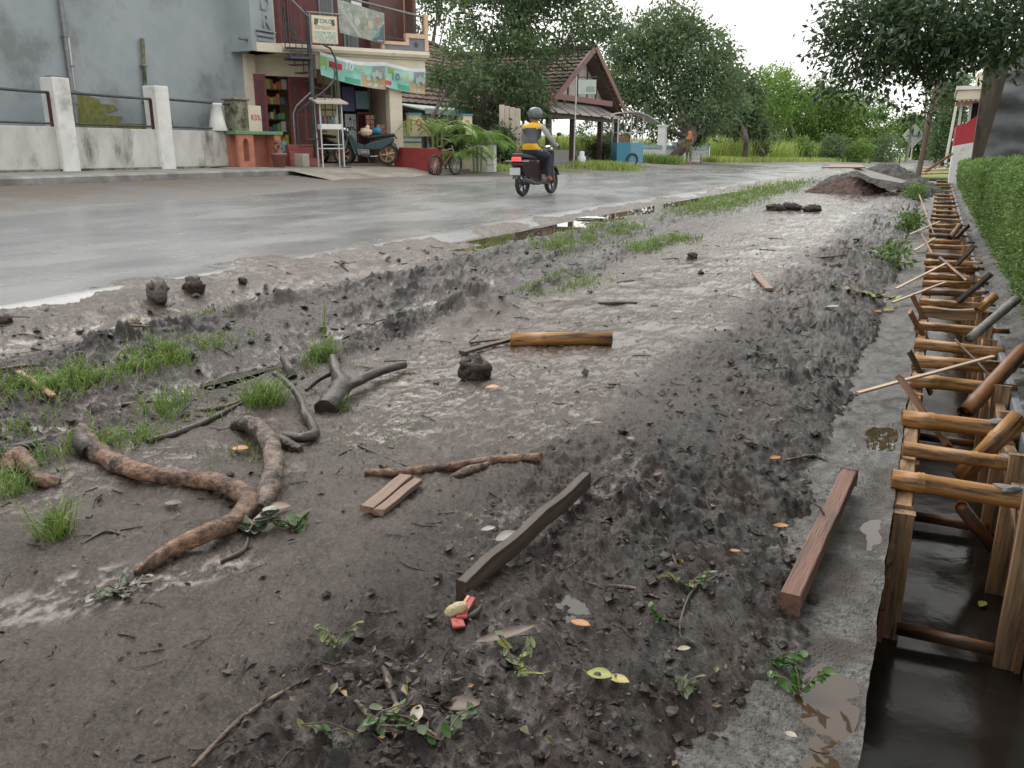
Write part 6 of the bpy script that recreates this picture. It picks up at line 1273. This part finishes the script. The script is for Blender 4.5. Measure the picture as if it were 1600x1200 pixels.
b = MB(); b.cyl(PY(1477, 255, 48), PY(1495, 160, 48), .06, 8); o = b.build('white_post', white, origin=PY(1477, 255, 48)); tag(o, 'thin whitewashed post leaning beside the red and white wall', 'post')
# chevron sign
c0 = C3(1428, 212, 88); cs = thing('chevron_sign', (c0.x, c0.y, gnd(c0)-.4), 'diamond shaped grey road sign with arrow on a pale post', 'road sign', rz=YAW)
zc = c0.z-cs.location.z; r = 1.25; MB().cyl((0, .05, 0), (0, .05, zc-.5), .07, 8).build('post', galv, cs)
MB().prism([(-r, 0, zc), (0, 0, zc-r), (r, 0, zc), (0, 0, zc+r)], (0, .04, 0)).build('plate', flat((.50, .52, .52), 'sign_plate'), cs); MB().prism([(-.75, -.02, zc-.12), (.4, -.02, zc-.12), (.4, -.02, zc-.3), (.85, -.02, zc), (.4, -.02, zc+.25), (.4, -.02, zc+.1), (-.75, -.02, zc+.1)], (0, .015, 0)).build('arrow', flat((.22, .23, .23), 'arrow_grey'), cs)
# guard post building: red over white wall with canopy
rwm = flat((.45, .035, .05), 'flag_red', .6); gw = thing('guard_hut', (1.2, 40, 0), 'small hut with red over white wall and pale canopy beside the hedge', 'hut')
def hutp(name, b, m, par=None): b.v = [(p_[0]-1.2, p_[1]-40, p_[2]) for p_ in b.v]; return b.build(name, m, par or gw)
ya = 40.0; a_ = PY(1487, 262, ya); t_ = PY(1503, 172, ya); xl = PY(1492, 215, ya).x; xr_ = PY(1528, 215, ya).x; zt = PY(1500, 196, ya).z; zr = PY(1500, 228, ya).z; zc0 = PY(1500, 157, ya).z; zc1 = PY(1500, 142, ya).z
hutp('white_wall', MB().prism([(xl, ya, -.1), (xr_+1.5, ya, -.1), (xr_+1.5, ya, zr+.3), (xr_, ya, zr+.16), (xl, ya, zr)], (0, 5, 0)), white)
hutp('red_wall', MB().prism([(xl, ya, zr+.003), (xr_, ya, zr+.163), (xr_+1.5, ya, zr+.303), (xr_+1.5, ya, zt+1.2), (xr_, ya, zt+.5), (xl+.3, ya, zt+.06), (xl, ya, zt)], (0, 5, 0)), rwm)
for x in (xl+.08, xl+.42): hutp('post', MB().box((x-.05, ya+.1, zt), (x+.05, ya+.2, zc0)), galv)
hutp('opening', MB().box((xl+.5, ya+2.5, zt), (xr_+1.4, ya+2.6, zc0)), inshade)  # dark sheet painted as the shade inside the hut
cn = hutp('canopy', MB().box((xl-.12, ya-.7, zc0), (xr_+1.6, ya+5.2, zc1)), cream); hutp('canopy_edge', MB().box((xl-.2, ya-.78, zc1), (xr_+1.6, ya+5.3, zc1+.14)), white, cn)
b = MB()
for k in range(9): b.cyl((xl-.02+.16*k, ya-.66, zc0-.02), (xl-.02+.16*k, ya-.55, zc0-.02), .045, 6)
hutp('canopy_moulding', b, white, cn)
hutp('upper_block', MB().box((xl+.55, ya+.3, zc1+.14), (xr_+1.6, ya+4, PY(1515, 112, ya).z)), mat('yellow_stain_wall', (.44, .40, .28), (.54, .50, .38), scale=2, rough=.8)); hutp('parapet_blocks', MB().box((xl+.75, ya+.5, PY(1515, 112, ya).z), (xr_+1.6, ya+3.5, PY(1530, 80, ya).z)), mat('grey_blocks', (.20, .19, .19), (.28, .27, .265), scale=3, rough=.85))
# mossy dark gate tower and tarpaulin
yb = 27.0; dk = mat('dark_mossy_pillar', (.050, .040, .030), (.13, .105, .075), scale=3, rough=.9, bump=.01, bscale=20, stretch=(1, 1, .3), c=(.05, .06, .03), cscale=2)
tw = thing('dark_pillar', (1.6, yb, 0), 'tall dark mossy masonry pillar behind the hedge', 'pillar')
b = MB(); q = [PY(1519, 245, yb), PY(1572, 245, yb), PY(1580, 88, yb), PY(1541, 88, yb)]; q[0].z = q[1].z = -.1
b.prism([(p_.x-1.6, 0, p_.z) for p_ in q], (0, .5, 0)); b.build('shaft', dk, tw); b = MB(); b.prism([(q[3].x-1.66, -.06, q[2].z+.003), (q[2].x-1.5, -.06, q[2].z+.003), (q[2].x-1.5, -.06, q[2].z+.10), (q[3].x-1.68, -.06, q[2].z+.10)], (0, .62, 0)); b.build('cap', dk, tw)
yt = 25.0; tarp = mat('dark_grey_tarpaulin', (.060, .064, .070), (.10, .104, .112), scale=2.5, rough=.45, rough2=.6, bump=.01, bscale=6, c=(.13, .135, .14), cscale=1.2, clo=.58, chi=.72)
A_, B_ = np.meshgrid(np.linspace(0, 1, 60), np.linspace(0, 1, 40)); l0 = PY(1527, 250, yt); l1 = PY(1602, 50, yt)
XT = (l0.x+(l1.x-l0.x)*B_)*(1-A_)+A_*9.5; ZT = (.2+(l1.z+.6)*B_); YT = yt+.3*np.sin(A_*16+B_*4)*.5+.35*fbm(A_*5, B_*5, 3, 5)-A_*2.5
tag(grid('tarpaulin', XT, YT, ZT, tarp), 'large dark grey tarpaulin hung on a slant behind the hedge', 'tarpaulin')
tpf = thing('house_wing', (8.5, 30, 0), 'unpainted house wing wall standing behind the tarpaulin', 'house'); MB().box((-2.2, -7, -.1), (3, 13, 4.1)).build('wall', mat('raw_render', (.16, .155, .15), (.24, .235, .23), scale=2, rough=.85, c=(.10, .10, .085), cscale=1), tpf); MB().prism([(-2.6, -7.5, 4.1), (-2.6, 13.5, 4.1), (.4, 13.5, 5.6), (.4, -7.5, 5.6)], (0, 0, .1)).build('roof', tile, tpf)
# weeds on the far trench lip
for i, (u, v, r, n, lab) in enumerate([(1430, 300, .34, 900, 'leafy green weed clump on the far trench lip'), (1420, 345, .22, 350, 'lower weed clump on the trench bank'), (1395, 400, .2, 200, 'straggling weeds on the sloping bank')]):
    g = PZ(u, v+10, -.03); wd_ = thing('weed_clump', g, lab, 'weeds'); crown('leaves', [((g.x, g.y, g.z+r*.5), (r*.7, r*1.5, r*.6))], n, .09, lf_hedge, wd_, .14, per=10); MB().cyl((0, 0, -.05), (0, 0, r*.5), .008, 5).build('stem', trunkm, wd_)

# ================================================================== SMALL THINGS ON THE GROUND
dryl = [mat(f'leaf_{n_}', c, tuple(q*.72 for q in c), scale=30, rough=.4, bump=.001, bscale=60) for n_, c in dict(orange=(.48, .19, .03), brown=(.20, .10, .05), yellow=(.50, .40, .10), pale=(.42, .36, .26), lime=(.30, .34, .04), green=(.06, .15, .03), dull=(.13, .085, .06), grey=(.30, .29, .25)).items()]
LC = dict(zip(['orange', 'brown', 'yellow', 'pale', 'lime', 'green', 'dull', 'grey'], dryl))
def leafmesh(b, M, ln, wd, curl=.15, n=6):
    vs = []
    for i in range(n+1):
        q = i/n; w_ = wd*.5*math.sin(math.pi*min(q*.96+.03, 1))**.8; z = curl*ln*(q*q-.3*q); x = ln*(q-.5)
        vs += [M @ Vector((x, -w_, z+w_*.35)), M @ Vector((x, 0, z)), M @ Vector((x, w_, z+w_*.35))]
    b.add(vs, [(i*3+k, i*3+k+1, i*3+4+k, i*3+3+k) for i in range(n) for k in (0, 1)], True)
def leaf(u, v, ln, wd, col, ang, lab, tilt=.15, name='fallen_leaf', lift=.012):
    g = G(u, v); b = MB(); leafmesh(b, Matrix.Rotation(ang, 4, 'Z') @ Matrix.Rotation(tilt, 4, 'X'), ln, wd)
    b.tube([Matrix.Rotation(ang, 4, 'Z') @ Vector((-ln*.5, 0, 0)), Matrix.Rotation(ang, 4, 'Z') @ Vector((-ln*.68, .004, .004))], .0015, 5)
    o = b.build(name, LC[col]); o.location = g+Vector((0, 0, lift)); tag(o, lab, 'leaf', 'fallen leaves on the mud')
for a in [(1220, 825, .055, .03, 'orange', .2, 'bright orange leaf on the bank left of the red beam'), (1146, 866, .045, .016, 'orange', .1, 'narrow orange leaf below the bright orange one'), (907, 981, .06, .028, 'orange', -.1, 'orange brown leaf on the churned mud above the small puddle'), (1211, 720, .05, .03, 'orange', .6, 'curled orange leaf near the ledge above the red beam'), (769, 609, .075, .05, 'orange', .4, 'broad orange leaf beside the dark root clod'), (376, 706, .08, .045, 'orange', .2, 'orange leaf lying in grass by the grey root'), (1388, 487, .10, .07, 'yellow', .8, 'yellow leaf on the far ledge, larger of two'), (1372, 489, .06, .04, 'orange', .3, 'yellow orange leaf on the far bank, smaller of two'),
          (937, 1062, .065, .04, 'lime', .1, 'lime green leaf half over a paler one'), (966, 1069, .06, .03, 'yellow', -.15, 'pale lime leaf tip under the lime green one'), (651, 1124, .055, .028, 'pale', 1.9, 'pale spotted yellow leaf standing out of the leaf litter'), (1068, 1020, .035, .018, 'pale', .5, 'small pale leaf right of the small white puddle'), (794, 845, .09, .055, 'grey', .9, 'grey green flat leaf against the dark board'), (763, 832, .05, .028, 'grey', .7, 'small grey leaf left of the dark board'), (1235, 1155, .03, .018, 'pale', -.3, 'small pale leaf on the ledge at the bottom'), (318, 762, .07, .025, 'pale', 0, 'pale dry leaf beside the long root'), (272, 792, .07, .04, 'dull', .3, 'dull brown leaf inside the bend of the long root'), (433, 800, .10, .06, 'brown', .6, 'round brown leaf right of the grey root'), (930, 665, .06, .025, 'dull', .2, 'dull leaf on the middle mud'), (985, 690, .05, .025, 'brown', -.6, 'brown leaf on the middle mud'), (1025, 745, .06, .02, 'brown', .9, 'narrow brown leaf above the dark board'), (720, 1110, .09, .045, 'dull', .4, 'large dull leaf in the litter right of the pale spotted leaf'), (790, 1000, .16, .035, 'dull', .8, 'long dull brown leaf behind the red wrapper'), (1275, 600, .06, .03, 'grey', .3, 'grey leaf on the dark bank'), (1205, 660, .05, .025, 'dull', .5, 'dull leaf high on the dark bank'), (1060, 490, .07, .035, 'pale', .4, 'pale scrap on the shining mud'), (1300, 482, .1, .05, 'pale', .1, 'white scrap on the far bank edge')]: leaf(*a)
o = leaf  # noqa
# leaf floating in the trench water
b = MB(); leafmesh(b, Matrix.Rotation(1.2, 4, 'Z'), .06, .035, .05); o = b.build('floating_leaf', LC['lime']); o.location = PZ(1535, 944, -.645); tag(o, 'pale green leaf floating on the trench water', 'leaf')
# green sprigs
def sprigs(name, pix, n, ln, wd, col, lab, spread, seed):
    rg = random.Random(seed); g = G(*pix); t = thing(name, g, lab, 'plant'); st_ = MB(); k = 0
    for s in range(max(2, n//7)):
        a = rg.uniform(0, 6.28); e = Vector((math.cos(a)*spread, math.sin(a)*spread*.8, rg.uniform(.01, .06))); st_.tube([Vector((0, 0, .005)), e*.5+Vector((0, 0, .02)), e], .002, 5)
        for j in range(7):
            q = (j+1)/7; p_ = e*q; p_.z = max(p_.z, float(zmud(p_.x+g.x, p_.y+g.y))-g.z+.008); b = MB()
            M = Matrix.Translation(p_) @ Matrix.Rotation(a+rg.choice([-1, 1])*rg.uniform(.5, 1.2), 4, 'Z') @ Matrix.Rotation(rg.uniform(-.5, .5), 4, 'X') @ Matrix.Rotation(rg.uniform(-.5, .2), 4, 'Y'); leafmesh(b, M, ln*rg.uniform(.6, 1.2), wd*rg.uniform(.7, 1.1), .2, 4); b.build('leaf', LC[rg.choice(col)], t)
    st_.build('stem', LC['dull'], t); return t
LC['fresh'] = mat('leaf_fresh', (.05, .13, .022), (.032, .09, .016), scale=30, rough=.3); LC['dustgreen'] = mat('leaf_dustgreen', (.14, .18, .10), (.10, .13, .07), scale=30, rough=.6); LC['olive'] = mat('leaf_olive', (.17, .20, .06), (.11, .13, .04), scale=30, rough=.5)
sprigs('green_sprig', (1250, 1085), 21, .04, .024, ['fresh', 'green'], 'fresh green sprig on the ledge at lower right, lower one', .09, 1); sprigs('green_sprig', (1208, 1035), 14, .045, .03, ['fresh', 'green'], 'fresh green sprig above another at lower right', .08, 2)
sprigs('fern_frond', (805, 1050), 21, .045, .018, ['olive', 'lime', 'dustgreen'], 'yellow green fern frond left of the small puddle', .10, 3); sprigs('leafy_litter_sprig', (690, 1160), 24, .042, .024, ['fresh', 'green', 'dustgreen', 'olive'], 'green leafy sprigs at the bottom centre', .16, 4); sprigs('leafy_litter_sprig', (560, 1150), 18, .036, .02, ['dustgreen', 'green', 'olive', 'dull'], 'duller leafy sprigs left of the green ones at the bottom', .13, 5)
sprigs('crushed_plant', (185, 925), 35, .045, .02, ['dustgreen', 'grey'], 'grey green crushed plant pressed into the left mud', .10, 6); sprigs('crushed_plant', (462, 832), 28, .06, .035, ['dustgreen', 'olive', 'green'], 'crumpled green plant right of the root tip', .09, 7); sprigs('crushed_plant', (405, 832), 14, .10, .06, ['grey', 'dustgreen'], 'flat dusty leaf mass beside the crumpled plant', .07, 8)
sprigs('crushed_plant', (525, 1010), 14, .04, .025, ['dustgreen', 'olive'], 'small green sprig above the leaf litter', .07, 9); sprigs('mossy_sprig', (1075, 920), 14, .05, .015, ['olive', 'green'], 'mossy green strands on the churned mud', .09, 10); sprigs('green_sprig', (1030, 970), 7, .03, .02, ['fresh'], 'tiny green sprig on the churned mud', .03, 11); sprigs('bank_weeds', (1365, 465), 28, .11, .05, ['olive', 'lime', 'green', 'brown'], 'trailing weeds on the bank by the yellow leaves', .28, 12); sprigs('bank_weeds', (1180, 555), 14, .06, .02, ['olive', 'dull'], 'sparse weeds on top of the middle bank', .14, 13); sprigs('green_sprig', (1065, 1085), 7, .05, .02, ['dustgreen'], 'pale green sprig right of the lime leaf', .05, 14)
# leaf litter, crumbs and thin twigs, past counting
def scatter(n, lim, seed):
    rs = np.random.RandomState(seed); out = []
    while len(out) < n:
        r = 1.1*np.exp(rs.rand(n*3)*2.5); a = YAW-R(36)+R(72)*rs.rand(n*3); x = -np.sin(a)*r; y = np.cos(a)*r; k = (x < -.22) & (x > -5.4) & (y > .6) & lim(-x, y, rs.rand(n*3)); out += list(zip(x[k], y[k]))
    return np.array(out[:n]), rs
xy, rs = scatter(3600, lambda t, y, q: q < .02+.98*np.clip(sst(1.5, .7, t)+sst(2.9, 3.3, t)*sst(5.4, 4.9, t), 0, 1), 3)
z = zmud(xy[:, 0], xy[:, 1]); rr = np.hypot(xy[:, 0], xy[:, 1]); sz = .0028*np.exp(rs.rand(len(xy))**3*2.1)*(.75+.14*rr)
oct_ = np.array([[1, 0, 0], [0, 1, 0], [-1, 0, 0], [0, -1, 0], [0, 0, 1], [0, 0, -1], [.6, .6, .45], [-.6, .6, .45], [-.6, -.6, .45], [.6, -.6, .45]]); fc = np.array([[4, 6, 7], [4, 7, 8], [4, 8, 9], [4, 9, 6], [0, 1, 6], [1, 2, 7], [2, 3, 8], [3, 0, 9], [6, 1, 7], [7, 2, 8], [8, 3, 9], [9, 0, 6]])
V = oct_[None]*(sz[:, None, None]*(.65+.7*rs.rand(len(xy), 10, 3)))*np.array([1, 1, .75]); V = V+np.stack([xy[:, 0], xy[:, 1], z+sz*.25], 1)[:, None]; me = bpy.data.meshes.new('mud_crumbs'); raw(me, V.reshape(-1, 3), (np.arange(len(xy))[:, None, None]*10+fc[None]).reshape(-1, 3), False)
tag(link('mud_crumbs', me, mat('mud_crumb', (.015, .010, .008), (.045, .034, .028), scale=3, rough=.5, bump=.004, bscale=90)), 'small dark mud crumbs strewn over the churned ground', 'mud', kind='stuff')
xy, rs = scatter(2600, lambda t, y, q: q < .25+.75*sst(1.4, .8, t), 7); g = G(620, 1090); ex = np.stack([g.x+rs.normal(size=170)*.16, g.y+rs.normal(size=170)*.10], 1); xy = np.concatenate([xy, ex]); n = len(xy)
z = zmud(xy[:, 0], xy[:, 1]); rr = np.hypot(xy[:, 0], xy[:, 1]); P = np.stack([xy[:, 0], xy[:, 1], z+.005], 1); D = NR.normal(size=(n, 3)); D[:, 2] *= .25; L_ = (.010+.022*NR.rand(n)**2)*(.8+.12*rr); L_[-170:] = .015+.028*NR.rand(170)
lf_lit = leafmat('litter_bits', [(0, (.018, .012, .009)), (.5, (.045, .029, .021)), (.8, (.10, .066, .045)), (.94, (.22, .17, .11)), (.97, (.12, .16, .05)), (1, (.42, .24, .08))], .45, .05)
tag(leaves_obj('leaf_litter', P, D, rdir(n, 2.2), L_, L_*.5, lf_lit, None, None, .15), 'dead leaf scraps and wood chips scattered over the mud', 'leaf litter', kind='stuff')
xy, rs = scatter(480, lambda t, y, q: q < .3+.7*np.clip(sst(1.5, .8, t)+sst(2.2, 3, t), 0, 1), 9); b = MB(); rg = random.Random(8)
for (x, y) in xy:
    r = math.hypot(x, y); a = rg.uniform(0, 6.28); ln = rg.uniform(.02, .11)*(.6+.15*r); bend = rg.uniform(-.5, .5); pts = []
    for q in (0, .5, 1): px = x+math.cos(a+bend*q)*ln*q; py = y+math.sin(a+bend*q)*ln*q; pts.append((px, py, float(zmud(px, py))+.003) if r < 5 else (px, py, 0))
    if r >= 5: zz = zmud(np.array([p_[0] for p_ in pts]), np.array([p_[1] for p_ in pts])); pts = [(p_[0], p_[1], zz[i]+.004) for i, p_ in enumerate(pts)]
    b.tube(pts, (.0009+.0005*r)*rg.uniform(.6, 1.3), 4, False)
tag(b.build('fine_twigs', barkd), 'thin dark twigs and rootlets lying all over the mud', 'twigs', kind='stuff')
